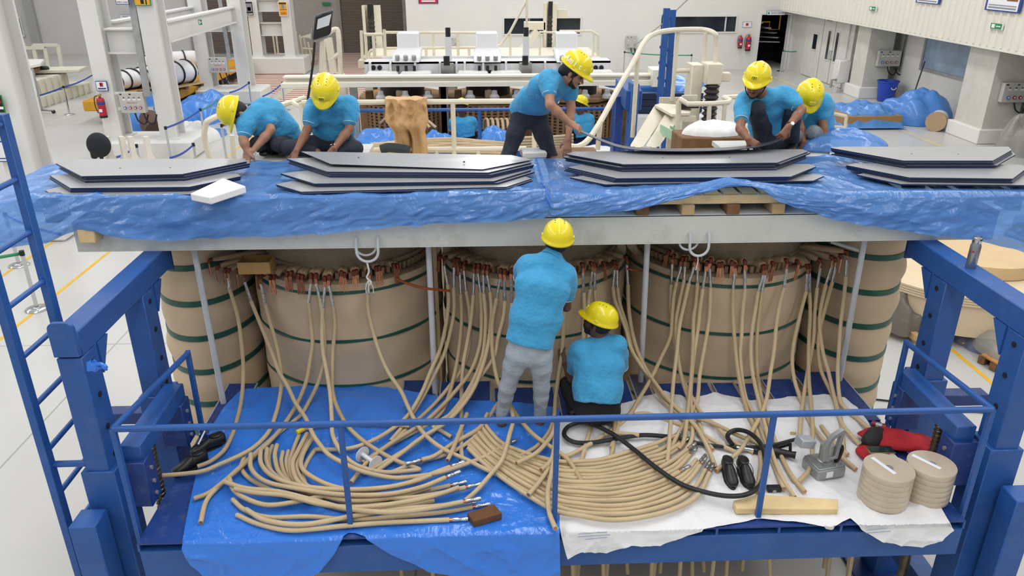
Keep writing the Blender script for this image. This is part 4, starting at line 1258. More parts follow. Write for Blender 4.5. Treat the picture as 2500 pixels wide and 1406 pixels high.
# concentric arcs on the white sheet
OUT = [(1142, 1092), (1190, 1137), (1262, 1192), (1349, 1244), (1420, 1260), (1490, 1268), (1568, 1264), (1653, 1239), (1704, 1205), (1733, 1156)]
INN = [(1178, 1030), (1222, 1078), (1288, 1108), (1360, 1124), (1420, 1128), (1470, 1122), (1520, 1108), (1560, 1094), (1600, 1084), (1640, 1066)]
NA = 16
for i in range(NA):
    f = i / (NA - 1)
    fe = f ** .9
    px = [(a[0] + (b[0] - a[0]) * fe + random.uniform(-3, 3), a[1] + (b[1] - a[1]) * fe + random.uniform(-2, 2)) for a, b in zip(OUT, INN)]
    if i % 4 == 2: px = px[:-1]
    deck_cable(px, 'lead in the flat arc bundle on the white sheet, %s from the outside' % nth(i), 'arc bundle on the white sheet', .012 + .02 * ((i * 7) % 3 == 0), lug1=(i % 3 != 2))
MISC = [
 ([(1356, 1035), (1345, 1065), (1310, 1105), (1261, 1131)], 'short lead end pointing left beside the barefoot man, lower of two', .09, 0),
 ([(1356, 1062), (1350, 1110), (1338, 1132), (1321, 1147)], 'short lead end curling behind the middle rail post', .08, 0),
 ([(1350, 1112), (1335, 1150), (1312, 1182), (1290, 1208)], 'lead end crossing the arc bundle left of the middle rail post', .06, 0),
 ([(1358, 1075), (1347, 1150), (1337, 1200), (1341, 1250), (1356, 1290)], 'lead end hanging to the deck edge at the middle rail post', .07, 0),
 ([(1545, 1010), (1500, 1045), (1450, 1078), (1397, 1108), (1370, 1118)], 'lead lying crosswise under the crouching man', .03, 0),
 ([(1000, 1040), (930, 1034), (860, 1032), (790, 1036), (741, 1048)], 'lead end with a yellow tape sleeve on the blue film', .06, 0),
 ([(1190, 1010), (1170, 1045), (1110, 1080), (1062, 1112), (1030, 1122)], 'lead running left behind the loop nest toward the spool', .05, 1),
 ([(1215, 985), (1165, 1060), (1100, 1105), (1020, 1128), (940, 1160)], 'long lead slanting down to the left beneath the rail', .02, 0),
 ([(1140, 1010), (1120, 1060), (1102, 1105), (1092, 1124)], 'short lead with a stained end beside the tinned sleeves', .07, 0),
 ([(1700, 1050), (1640, 1030), (1580, 1010), (1548, 1012)], 'lead lying behind the guard rail near the crouching man', .03, 1),
 ([(2005, 1040), (2040, 1085), (2070, 1110)], 'short lead stub behind the grey hydraulic pump', .02, 0),
 ([(1560, 1062), (1510, 1058), (1475, 1060)], 'short ribbed lead lying on the black hose', .05, 0),
]
for (px, lb, h, l1) in MISC:
    t = deck_cable(px, lb, 'loose leads on the deck', h, bool(l1))
    if 'yellow tape' in lb:
        a, b = P(741, 1048, Z=ZD + .09), P(724, 1056, Z=ZD + .09)
        build(M().cyl(a, b, RCB * 1.15, n=10), 'yellow_sleeve', mat('yellow_tape', '#e8cf3a', .5), t)
# leads dangling below the deck
for i, u in enumerate((1395, 1412, 1430, 1470, 1492, 1540, 1590, 1612, 1640, 1660, 1700, 1735, 1742, 1790, 1850, 1875, 2048, 2062, 2078, 2094, 960, 1050, 1145)):
    top = P(u, 1330, Y=4.62); bot = P(u + random.uniform(-12, 12), 1440, Y=4.62)
    make_cable([Vector((top.x, 4.62 + .15 * (i % 3), 1.2)), Vector((top.x + .01, 4.6 + .15 * (i % 3), .8)), Vector((bot.x, 4.62 + .15 * (i % 3), .3))], 'lead dangling below the deck edge, %s from the left' % nth(sorted((1395, 1412, 1430, 1470, 1492, 1540, 1590, 1612, 1640, 1660, 1700, 1735, 1742, 1790, 1850, 1875, 2048, 2062, 2078, 2094, 960, 1050, 1145)).index(u)), 'leads below the deck')
# ---------------------------------------------------------------- sheets and things on the deck
def edge_v(u): return 1327 - .0225 * (u - 340)
def cloth_deck(name, label, u0, u1, top, hem, mt, seed, nu=260, nv=120, amp=.012, lift=.006):
    m = M(); nz = lambda a, b, s=0: noise3(a, b, seed + s)
    def fn(a, b):
        u = u0 + (u1 - u0) * a
        vt, vh = interp(top, u), interp(hem, u)
        v = vt + (vh - vt) * b
        ve = edge_v(u)
        if v <= ve:
            p = P(u, v, Z=ZD)
            w = amp * (.4 + .4 * nz(p.x * 2.5, p.y * 2.5)) + amp * .75 * ridged(p.x * 2.1 + p.y, p.y * 2.1 - p.x, seed)
            edge = min(1.0, (ve - v) / 40.0)
            far = max(0, p.y - 5.25)
            return Vector((p.x, p.y, ZD + lift + w * (.35 + .65 * edge) + .034 * min(1, max(0, (p.y - 5.02) / .12))))
        p = P(u, v, Y=3.985)
        d = (v - ve) / 100.0
        y = 3.985 - .006 - .05 * d - .05 * d * abs(nz(p.x * 4, 1.0)) - .02 * ridged(p.x * 2.5, d * 1.2, seed) * min(1, d * 4)
        return Vector((p.x, y, p.z))
    m.grid(fn, nu, nv)
    return build(m, name, mt, label=label, cat='sheet', fixn=False, angle=70)
cloth_deck('blue_film', 'glossy blue plastic film spread on the left half of the deck', 446, 1366,
           [(446, 1322), (470, 1205), (485, 1140), (520, 1052), (555, 1000), (592, 962), (700, 958), (800, 952), (880, 950), (1000, 965), (1100, 985), (1170, 992), (1300, 1000), (1366, 1010)],
           [(446, 1335), (470, 1370), (520, 1402), (600, 1415), (700, 1412), (780, 1385), (815, 1350), (838, 1312), (850, 1304), (865, 1304), (890, 1312), (950, 1345), (1050, 1382), (1150, 1402), (1260, 1425), (1366, 1430)], FILM_DECK, 31.0, amp=.016)
WHITE_SH = mat('woven_white_sheet', '#e9e9ea', .75, var=.03, vs=6, bump=.25, bs=22)
ws = cloth_deck('white_sheet', 'creased white woven sheet spread on the right half of the deck', 1366, 2326,
           [(1366, 1035), (1480, 1005), (1540, 992), (1620, 966), (1680, 985), (1750, 972), (1830, 990), (1900, 985), (2010, 976), (2060, 985), (2095, 1015), (2130, 1060), (2190, 1120), (2260, 1190), (2297, 1246), (2326, 1290)],
           [(1366, 1292), (1383, 1354), (1420, 1338), (1477, 1343), (1539, 1323), (1610, 1325), (1676, 1304), (1758, 1287), (1852, 1270), (1963, 1280), (2029, 1292), (2075, 1270), (2105, 1293), (2145, 1311), (2191, 1323), (2241, 1324), (2291, 1313), (2326, 1292)], WHITE_SH, 47.0, amp=.018)
PRN = mat('sheet_print', '#9aa3bf', .8)
for (u, v, w) in ((1447, 1299, 70), (1450, 1306, 80), (1455, 1312, 55), (2140, 1290, 50), (2145, 1297, 60)):
    a, b = P(u - w / 2, v + 5, Y=3.95), P(u + w / 2, v, Y=3.95)
    build(M().bar(Vector((a.x, 3.952, a.z)), Vector((b.x, 3.952, b.z)), .002, .004), 'printed_line', PRN, ws, smooth=False)

# thread spool
WPL = mat('white_plastic', '#e3e5ea', .35)
a, b = P(884, 1118, Z=ZD + .075), P(921, 1124, Z=ZD + .07)
a = Vector((a.x - .0, a.y + .03, ZD + .085)); b = P(917, 1127, Z=ZD + .075); b = Vector((b.x, b.y - .02, ZD + .075))
t = thing('thread_spool', 'white plastic spool lying between the leads on the blue film', 'spool', (a.x, a.y, ZD + .02))
d = (b - a).normalized()
build(M().cyl(a, b, .017, n=16), 'spool_core', WPL, t)
for p, s_ in ((a, -1), (b, 1)):
    build(M().cyl(p, p + d * .005 * s_, .062, n=28), 'spool_flange', WPL, t)
# wooden blocks
def slab(name, pts, h, mt, label, cat, bev=.006):
    q = [P(u, v, Z=ZD + .02 + h) for u, v in pts]
    build(M().prism([p - Vector((0, 0, h)) for p in q], (0, 0, h)), name, mt, label=label, cat=cat, bevel=bev, bseg=2)
slab('wooden_block', [(1140, 1252), (1157, 1272), (1226, 1252), (1206, 1229)], .055, mat('dark_block_wood', '#6b4526', .7, var=.2, vs=8, bump=.15, bs=40), 'dark brown wooden block on the blue film at the sleeve ends', 'wooden block')
slab('pine_timber', [(1790, 1222), (1798, 1241), (2046, 1243), (2046, 1218), (1850, 1206)], .05, WOOD_L, 'pale pine timber lying at the front edge of the white sheet', 'timber')
slab('wood_chip', [(1929, 1050), (1927, 1072), (1942, 1073), (1945, 1051)], .006, WOOD, 'thin wooden strip behind the black crimping tool', 'wood strip', .001)
# shoes
LEATHER = mat('black_leather', '#1d1e20', .38, var=.25, vs=12, bump=.15, bs=60)
SOLE = mat('shoe_sole', '#262627', .7)
def shoe(p, ang, label, dusty=False, scale=1.0):
    R = Matrix.Rotation(ang, 3, 'Z'); p = Vector(p)
    t = thing('work_shoe', label, 'shoe', p, 'black work shoes')
    W = lambda x, y, z: p + R @ Vector((x * scale, y * scale, z * scale))
    def ring(y, w, z0, h, top):
        out = []
        for k in range(14):
            a = 2 * PI * k / 14
            out.append(W(w * math.cos(a), y, z0 + h * (.5 + .5 * math.sin(a))))
        return out
    rows = [ring(.135, .012, .015, .03, 0), ring(.128, .03, .012, .045, 0), ring(.10, .044, .012, .06, 0), ring(.05, .046, .012, .075, 0), ring(.01, .042, .012, .095, 0), ring(-.03, .038, .012, .105, 0), ring(-.08, .038, .012, .1, 0), ring(-.115, .034, .012, .1, 0), ring(-.13, .02, .016, .09, 0)]
    up = build(M().pad(rows), 'upper', LEATHER, t, angle=70)
    out = []
    for k in range(20):
        a = 2 * PI * k / 20; y = .142 * math.sin(a); x = (.048 if y > 0 else .04) * math.cos(a)
        out.append(W(x, y, 0))
    build(M().prism(out, (0, 0, .018 * scale)), 'sole', SOLE, t)
    rimp = [W(.031 * math.cos(2 * PI * k / 16), -.068 + .048 * math.sin(2 * PI * k / 16), .112 - .0 * k) for k in range(16)]
    build(M().tube(rimp, .009, 6, closed=True), 'collar', LEATHER, t)
    rin = [W(.029 * math.cos(2 * PI * k / 16), -.068 + .046 * math.sin(2 * PI * k / 16), .1135) for k in range(16)]
    build(M().add(rin, [tuple(range(16))]), 'opening', HOLE, t)
    for k in range(4):
        y = -.01 + k * .022
        build(M().tube(spline([W(-.026, y, .098 - k * .008), W(0, y + .006, .106 - k * .009), W(.026, y, .098 - k * .008)], 3), .003, 5), 'lace', RUBBER, t)
    for s_ in (-1, 1):
        build(M().tube(spline([W(0, -.012, .108), W(s_ * .03, -.02, .112), W(s_ * .05, 0, .08), W(s_ * .052, .02, .05)], 4), .0025, 5), 'lace', RUBBER, t)
a = P(1792, 1195, Z=ZD + .02); shoe((a.x, a.y + .13, ZD + .02), PI - .05, 'left shoe of the clean black pair on the white sheet')
a = P(1832, 1195, Z=ZD + .02); shoe((a.x, a.y + .13, ZD + .02), PI - .0, 'right shoe of the clean black pair on the white sheet')
a = P(455, 1150, Z=ZD); shoe((a.x + .03, a.y + .02, ZD + .004), 2.3, 'worn black shoe nearest the front at the left tower')
a = P(508, 1105, Z=ZD); shoe((a.x, a.y + .03, ZD + .004), 2.15, 'worn black shoe lying behind its mate at the left tower')
build(M().cyl(P(484, 1085, Z=ZD + .1), P(500, 1052, Z=ZD + .16), .006, n=8), 'marker_pen', SIGN_W, label='thin white-tipped marker leaning by the worn shoes', cat='pen')
# black hydraulic hose and crimping tool
HOSE = mat('hose_black', '#1e2022', .42, var=.2, vs=20, bump=.5, bs=45)
hz = [(1655, 1068, .03), (1570, 1062, .05), (1500, 1072, .05), (1440, 1081, .04), (1398, 1078, .04), (1377, 1060, .05), (1390, 1040, .07), (1430, 1032, .09), (1490, 1056, .09), (1545, 1095, .075), (1600, 1140, .075), (1660, 1180, .07), (1720, 1201, .06), (1780, 1211, .08), (1828, 1205, .1), (1858, 1180, .08), (1868, 1130, .1), (1858, 1085, .13), (1828, 1056, .13), (1795, 1050, .1), (1776, 1064, .07), (1788, 1086, .06)]
build(M().tube(spline([P(u, v, Z=ZD + .02 + h) for u, v, h in hz], 7), .0175, 10), 'hydraulic_hose', HOSE, label='black hydraulic hose looping across the white sheet', cat='hose')
build(M().tube(spline([P(u, v, Z=ZD + h) for u, v, h in ((1655, 1068, .05), (1720, 1085, .05), (1800, 1092, .06), (1880, 1088, .08), (1950, 1072, .07), (1990, 1080, .08))], 6), .015, 9), 'hydraulic_hose', HOSE, label='straight black hose feeding the grey pump behind the tool', cat='hose')
p0, p1, p2, p3 = P(1798, 1092, Z=ZD + .06), P(1852, 1100, Z=ZD + .06), P(1895, 1103, Z=ZD + .07), P(1935, 1110, Z=ZD + .07)
t = thing('crimping_tool', 'black crimping tool with a polished ram lying on the white sheet', 'tool', (p2.x, p2.y, ZD + .01))
build(M().cyl(p0, p1, .016, n=14), 'ram', CHROME, t)
build(M().tube([p1 - (p2 - p1) * .3, p1, p1.lerp(p2, .6), p2, p2 + (p3 - p2) * .2], [.022, .03, .03, .04, .04], 16), 'tool_body', BLACK, t)
build(M().tube([p2 + (p3 - p2) * .1, p3, p3 + Vector((.02, -.01, 0))], [.03, .026, .03], 14), 'tool_head', BLACK, t)
q = p2 + Vector((.05, .03, .03))
build(M().bar(p2 + Vector((0, 0, .04)), q + Vector((.06, 0, .02)), .02, .03), 'tool_yoke', BLACK, t, bevel=.004)
build(M().bar(q + Vector((.06, 0, .03)), q + Vector((.06, -.03, -.05)), .02, .02), 'tool_yoke', BLACK, t, bevel=.004)
build(M().cyl(p1.lerp(p2, .7) - Vector((0, 0, 0)), p1.lerp(p2, .78), .0315, n=16), 'ring_band', GALV, t)
a = P(1875, 1203, Z=ZD + .02); b = P(1907, 1200, Z=ZD + .02)
t = thing('die_block', 'small dark crimping die beside the right shoe', 'die', (a.x, a.y, ZD + .02))
build(M().bx(a.x, b.x, a.y, a.y + .05, ZD + .02, ZD + .055), 'die_body', BLACK, t, bevel=.004)
build(M().cyl((a.x + .045, a.y - .002, ZD + .03), (a.x + .045, a.y + .052, ZD + .03), .014, n=12), 'die_groove', GALV, t)
# grey hydraulic pump
PUMP = mat('pump_grey', '#9da0a2', .4, metal=.4, var=.06, vs=8)
c = P(2022, 1172, Z=ZD + .02); z0 = ZD + .02
t = thing('hydraulic_pump', 'grey electric hydraulic pump with a carrying handle on the white sheet', 'pump', (c.x, c.y, z0))
Rz = Matrix.Rotation(math.radians(12), 3, 'Z')
W = lambda x, y, z: Vector((c.x, c.y + .1, z0)) + Rz @ Vector((x, y, z))
build(M().box(W(0, 0, .045), (.235, .2, .09), Rz), 'reservoir', PUMP, t, bevel=.018, bseg=3)
build(M().box(W(0, 0, .095), (.22, .185, .014), Rz), 'lid', PUMP, t, bevel=.005)
build(M().lathe([(.062, .1), (.062, .115), (.05, .12), (.05, .23), (.046, .245), (.0, .25)], W(.0, .0, 0) - Vector((0, 0, 0)) + Vector((0, 0, 0)), n=20), 'motor', mat('motor_alu', '#b7b8b5', .35, metal=.6), t)
hp = [W(-.075, -.03, .14), W(-.075, -.03, .27), W(-.02, -.03, .36), W(.06, -.03, .4), W(.075, -.03, .38), W(.06, -.03, .24), W(.055, -.03, .15)]
hpi = [W(-.045, -.03, .17), W(-.045, -.03, .26), W(.0, -.03, .325), W(.045, -.03, .35), W(.048, -.03, .34), W(.035, -.03, .24), W(.03, -.03, .17)]
g = M(); k = len(hp); off = Rz @ Vector((0, -.035, 0))
vs = hp + hpi + [p + off for p in hp] + [p + off for p in hpi]
fs = []
for i in range(k):
    j = (i + 1) % k
    fs += [(i, j, k + j, k + i), (2 * k + i, 3 * k + i, 3 * k + j, 2 * k + j), (i, 2 * k + i, 2 * k + j, j), (k + i, k + j, 3 * k + j, 3 * k + i)]
g.add(vs, fs)
build(g, 'handle', PUMP, t, bevel=.004)
build(M().box(W(-.045, -.05, .22), (.05, .02, .12), Rz), 'handle_plate', PUMP, t, bevel=.006)
build(M().box(W(-.14, .07, .24), (.12, .09, .065), Rz @ Matrix.Rotation(.25, 3, 'Y')), 'control_box', mat('pump_box', '#b6bcc4', .4, metal=.3), t, bevel=.005)
build(M().tube(spline([W(.05, -.03, .2), W(.09, -.03, .23), W(.1, -.03, .19), W(.075, -.04, .13), W(.06, -.03, .1)], 4), .016, 8), 'power_cable', RUBBER, t)
for (x, y) in ((-.09, -.075), (.09, -.075), (.09, .07), (-.09, .07), (.04, -.08)):
    build(M().cyl(W(x, y, .1), W(x, y, .116), .009, n=8), 'bolt', GALV, t)
build(M().box(W(-.02, -.1015, .05), (.055, .002, .05), Rz), 'label_plate', SIGN_W, t)
build(M().box(W(.119, -.01, .05), (.002, .1, .05), Rz), 'warning_plate', mat('warn_red', '#b8504a', .5), t)
# two rolls of paper tape in stretch film
ROLL = mat('paper_roll', '#c9b9a2', .35, var=.08, vs=7, coat=.5, bump=.12, bs=18)
for i, (u, v, rx) in enumerate(((2180, 1253, .165), (2284, 1241, .158))):
    c = P(u, v, Z=ZD + .02); c = Vector((c.x, c.y + rx * .95, ZD + .02))
    t = thing('paper_tape_roll', ('shrink-wrapped stack of brown paper tape, front left of the pair' if i == 0 else 'shrink-wrapped stack of brown paper tape, right of the pair by the tower'), 'tape roll', c, 'paper tape rolls')
    n = 6; h = .262 / n
    for k in range(n):
        build(M().lathe([(.03, k * h + .002), (rx - .0015, k * h + .001), (rx, k * h + .004), (rx, k * h + h - .003), (rx - .0015, k * h + h), (.03, k * h + h)], c, n=48), 'tape_disc', ROLL, t)
    build(M().cyl(c + Vector((0, 0, .262)), c + Vector((0, 0, .2635)), .028, n=20), 'core_hole', GALV, t)
    build(M().box(c + Vector((-.03, .02, .2645)), (.03, .2, .002), .35 if i == 0 else .6), 'paper_label', SIGN_W, t)
# red bag with black trim, phone, mallet
RED = mat('red_fabric', '#b3202a', .75, var=.15, vs=10, bump=.2, bs=40)
c = P(2175, 1105, Z=ZD + .03)
def bag(name, label, cx, cy_, rx, ry, h, seed, mt, ang=0, cat='bag', parent=None):
    m = M(); R = Matrix.Rotation(ang, 3, 'Z')
    def fn(a, b):
        th = 2 * PI * a; ph = PI * b
        r = 1 + .18 * noise3(math.cos(th) * 1.5, math.sin(th) * 1.5, seed + b * 2) + .07 * noise3(math.cos(th) * 5, b * 6, seed)
        p = R @ Vector((rx * r * math.sin(ph) * math.cos(th), ry * r * math.sin(ph) * math.sin(th), 0))
        return Vector((cx + p.x, cy_ + p.y, ZD + .02 + h * (.5 + .5 * math.cos(ph)) * (1 + .35 * noise3(p.x * 9, p.y * 9, seed))))
    m.grid(fn, 48, 18, closed_u=True)
    return build(m, name, mt, parent, label=label, cat=cat, angle=70)
bg_ = thing('red_bag', 'crumpled red and black fabric bag behind the tape rolls', 'bag', (c.x, c.y, ZD + .02))
bag('bag_body', None, c.x + .12, c.y + .1, .3, .12, .11, 5.0, RED, -.32, None, bg_)
bag('bag_flap', None, c.x - .16, c.y - .05, .13, .1, .07, 9.0, RED, -.5, None, bg_)
bag('bag_trim', None, c.x - .08, c.y + .13, .15, .07, .13, 12.0, mat('black_fabric', '#2a2b2e', .85, var=.2, vs=12), .7, None, bg_)
q = P(2150, 1098, Z=ZD + .165)
t = thing('phone', 'dark smartphone in a gold-edged case lying on the red bag', 'phone', (q.x, q.y, ZD + .155))
build(M().box((q.x, q.y, ZD + .163), (.19, .085, .01), -.03), 'phone_case', mat('gold_case', '#9b8a5c', .4, metal=.5), t, bevel=.004)
build(M().box((q.x, q.y, ZD + .169), (.18, .076, .003), -.03), 'screen', mat('dark_screen', '#1d241f', .12), t)
a, b = P(2128, 1033, Z=ZD + .06), P(2163, 1043, Z=ZD + .06)
t = thing('mallet', 'small mallet with dark red faces beside the red bag', 'mallet', (a.x, a.y, ZD + .02))
build(M().cyl(a.lerp(b, .28), a.lerp(b, .72), .022, n=14), 'head', GALV, t)
for x, y in ((0, .28), (.72, 1)):
    build(M().cyl(a.lerp(b, x), a.lerp(b, y), .026, n=14), 'face', mat('mallet_red', '#7e1d2c', .35), t)
build(M().cyl(a.lerp(b, .5), P(2122, 1062, Z=ZD + .05), .011, n=10), 'handle', GALV, t)
build(M().cyl(P(2126, 1056, Z=ZD + .05), P(2108, 1085, Z=ZD + .06), .018, n=10), 'grip', BLACK, t)
# steel flask on the right tower
c = P(2381, 652, Z=3.0); c = Vector((3.535, c.y, 3.0))
t = thing('steel_flask', 'brushed steel flask standing on the right tower beam', 'flask', c)
STEEL_B = mat('brushed_steel', '#a3a5a8', .3, metal=.85, var=.08, vs=20)
build(M().lathe([(.0, 0), (.034, 0), (.036, .004), (.036, .165), (.03, .185), (.029, .19)], c, n=32), 'bottle', STEEL_B, t)
build(M().lathe([(.031, .19), (.032, .192), (.032, .226), (.029, .232), (0, .233)], c, n=32), 'cap', CHROME, t)
build(M().ell(c + Vector((-.026, -.025, .13)), (.009, .003, .009), 10, 6, Matrix.Rotation(-.8, 3, 'Z')), 'red_dot', mat('red_logo', '#c41f3a', .4), t)
# crumpled blue film knot on the left tower post
c = P(229, 892, Y=4.19)
heap_m = M().ell(c, (.03, .02, .035), 12, 8)
t = thing('film_knot', 'crumpled bit of blue film tied to the left tower post', 'plastic scrap', c)
g = M()
def fk(a, b):
    th = 2 * PI * a; ph = PI * b; r = .036 * (1 + .5 * noise3(math.cos(th) * 2, math.sin(th) * 2, b * 4))
    return c + Vector((r * math.sin(ph) * math.cos(th), r * .6 * math.sin(ph) * math.sin(th) - .01, r * math.cos(ph)))
build(g.grid(fk, 20, 12, closed_u=True), 'knot', FILM_DECK, t)
build(M().tube(spline([c + Vector((.02, -.01, .01)), c + Vector((.05, -.01, .015)), c + Vector((.07, -.01, -.01)), c + Vector((.075, -.01, -.03))], 4), [.012] * 6 + [.016] * 4 + [.008] * 3, 8), 'tail', FILM_DECK, t)
# ---------------------------------------------------------------- people: smooth blended volumes turned into one surface
class Vol:
    def __init__(s, h): s.h = h; s.pr = []
    def cone(s, a, b, ra, rb, k=.02): s.pr.append(('c', np.array(a, float), np.array(b, float), ra, rb, k)); return s
    def chain(s, pts, rs, k=.02):
        for i in range(len(pts) - 1): s.cone(pts[i], pts[i + 1], rs[i], rs[i + 1], k)
        return s
    def flat(s, a, b, wa, wb, da, db, lat, k=.02): s.pr.append(('f', np.array(a, float), np.array(b, float), wa, wb, da, db, np.array(lat, float), k)); return s
    def ell(s, c, r, R, k=.02, sub=False): s.pr.append(('e', np.array(c, float), np.array(r, float), np.array(R, float), k, sub)); return s
    def cut(s, p, n): s.pr.append(('h', np.array(p, float), np.array(n, float))); return s
    def bounds(s, q):
        if q[0] == 'c': r = max(q[3], q[4]); return np.minimum(q[1], q[2]) - r, np.maximum(q[1], q[2]) + r
        if q[0] == 'f': r = max(q[3:7]); return np.minimum(q[1], q[2]) - r, np.maximum(q[1], q[2]) + r
        if q[0] == 'e': r = q[2].max(); return q[1] - r, q[1] + r
    def mesh(s):
        h = s.h
        bs = [s.bounds(q) for q in s.pr if q[0] != 'h' and not (q[0] == 'e' and q[5])]
        lo = np.min([b[0] for b in bs], 0) - 3 * h; hi = np.max([b[1] for b in bs], 0) + 3 * h
        n = np.ceil((hi - lo) / h).astype(int) + 1
        F = np.full(n, .05, dtype=np.float32)
        ax = [lo[i] + h * np.arange(n[i]) for i in range(3)]
        for q in s.pr:
            if q[0] == 'h':
                X = (ax[0] - q[1][0])[:, None, None] * q[2][0] + (ax[1] - q[1][1])[None, :, None] * q[2][1] + (ax[2] - q[1][2])[None, None, :] * q[2][2]
                F = np.maximum(F, X.astype(np.float32)); continue
            b0, b1 = s.bounds(q); mg = .05
            i0 = np.clip(((b0 - mg - lo) / h).astype(int), 0, n - 1); i1 = np.clip(np.ceil((b1 + mg - lo) / h).astype(int) + 1, 1, n)
            sl = tuple(slice(i0[i], i1[i]) for i in range(3))
            X = ax[0][sl[0]][:, None, None].astype(np.float32); Y = ax[1][sl[1]][None, :, None].astype(np.float32); Z = ax[2][sl[2]][None, None, :].astype(np.float32)
            if q[0] == 'c':
                a, b = q[1], q[2]; ab = b - a; L2 = max(ab @ ab, 1e-9)
                px, py, pz = X - a[0], Y - a[1], Z - a[2]
                t = np.clip((px * ab[0] + py * ab[1] + pz * ab[2]) / L2, 0, 1)
                d = np.sqrt((px - t * ab[0]) ** 2 + (py - t * ab[1]) ** 2 + (pz - t * ab[2]) ** 2) - (q[3] + (q[4] - q[3]) * t); k = q[5]; sub = False
            elif q[0] == 'f':
                a, b = q[1], q[2]; ab = b - a; L = math.sqrt(max(ab @ ab, 1e-9)); A = ab / L
                lat = q[7] - A * (q[7] @ A); lat /= np.linalg.norm(lat); D = np.cross(A, lat)
                px, py, pz = X - a[0], Y - a[1], Z - a[2]
                ta = px * A[0] + py * A[1] + pz * A[2]; t = np.clip(ta / L, 0, 1)
                ql = px * lat[0] + py * lat[1] + pz * lat[2]; qd = px * D[0] + py * D[1] + pz * D[2]; qa = ta - t * L
                w = q[3] + (q[4] - q[3]) * t; dd = q[5] + (q[6] - q[5]) * t
                mn = np.minimum(w, dd)
                d = (np.sqrt((ql / w) ** 2 + (qd / dd) ** 2 + (qa / mn) ** 2) - 1) * mn; k = q[8]; sub = False
            else:
                c, r, R = q[1], q[2], q[3]
                px, py, pz = X - c[0], Y - c[1], Z - c[2]
                l = [px * R[0][i] + py * R[1][i] + pz * R[2][i] for i in range(3)]
                k0 = np.sqrt(sum((l[i] / r[i]) ** 2 for i in range(3))); k1 = np.sqrt(sum((l[i] / r[i] ** 2) ** 2 for i in range(3))) + 1e-6
                d = k0 * (k0 - 1) / k1; k = q[4]; sub = q[5]
            f = F[sl]; d = np.clip(d, -.2, .05).astype(np.float32)
            if sub:
                hh = np.clip(.5 - .5 * (f + d) / k, 0, 1); F[sl] = f * (1 - hh) + (-d) * hh + k * hh * (1 - hh)
            else:
                hh = np.clip(.5 + .5 * (f - d) / k, 0, 1); F[sl] = f * (1 - hh) + d * hh - k * hh * (1 - hh)
        return nets(F, lo, h)

def nets(F, lo, h):
    S_ = F < 0
    cnt = sum(S_[i:F.shape[0] - 1 + i, j:F.shape[1] - 1 + j, k:F.shape[2] - 1 + k].astype(np.int8) for i in (0, 1) for j in (0, 1) for k in (0, 1))
    act = (cnt > 0) & (cnt < 8)
    I = np.argwhere(act)
    idx = np.full(act.shape, -1, dtype=np.int32); idx[tuple(I.T)] = np.arange(len(I))
    cor = [(i, j, k) for i in (0, 1) for j in (0, 1) for k in (0, 1)]
    val = {c: F[I[:, 0] + c[0], I[:, 1] + c[1], I[:, 2] + c[2]] for c in cor}
    acc = np.zeros((len(I), 3)); num = np.zeros(len(I))
    for a in cor:
        for x in range(3):
            if a[x] == 0:
                b = tuple(1 if y == x else a[y] for y in range(3))
                va, vb = val[a], val[b]; m = (va < 0) != (vb < 0)
                t = np.where(m, va / np.where(m, va - vb, 1), 0)
                pt = np.array(a, float)[None, :].repeat(len(I), 0); pt[:, x] += t
                acc += pt * m[:, None]; num += m
    V = lo + (I + acc / num[:, None]) * h
    faces = []
    for x in range(3):
        y, z = (x + 1) % 3, (x + 2) % 3
        sl0 = [slice(None)] * 3; sl1 = [slice(None)] * 3; sl0[x] = slice(0, -1); sl1[x] = slice(1, None)
        E = np.argwhere(S_[tuple(sl0)] != S_[tuple(sl1)])
        E = E[(E[:, y] > 0) & (E[:, z] > 0) & (E[:, y] < act.shape[y]) & (E[:, z] < act.shape[z]) & (E[:, x] < act.shape[x])]
        q = []
        for (dy, dz) in ((-1, -1), (0, -1), (0, 0), (-1, 0)):
            e = E.copy(); e[:, y] += dy; e[:, z] += dz
            q.append(idx[tuple(e.T)])
        q = np.stack(q, 1)
        flip = ~S_[tuple(E.T)]
        q[flip] = q[flip][:, ::-1]
        faces.append(q[(q >= 0).all(1)])
    return V, np.concatenate(faces)

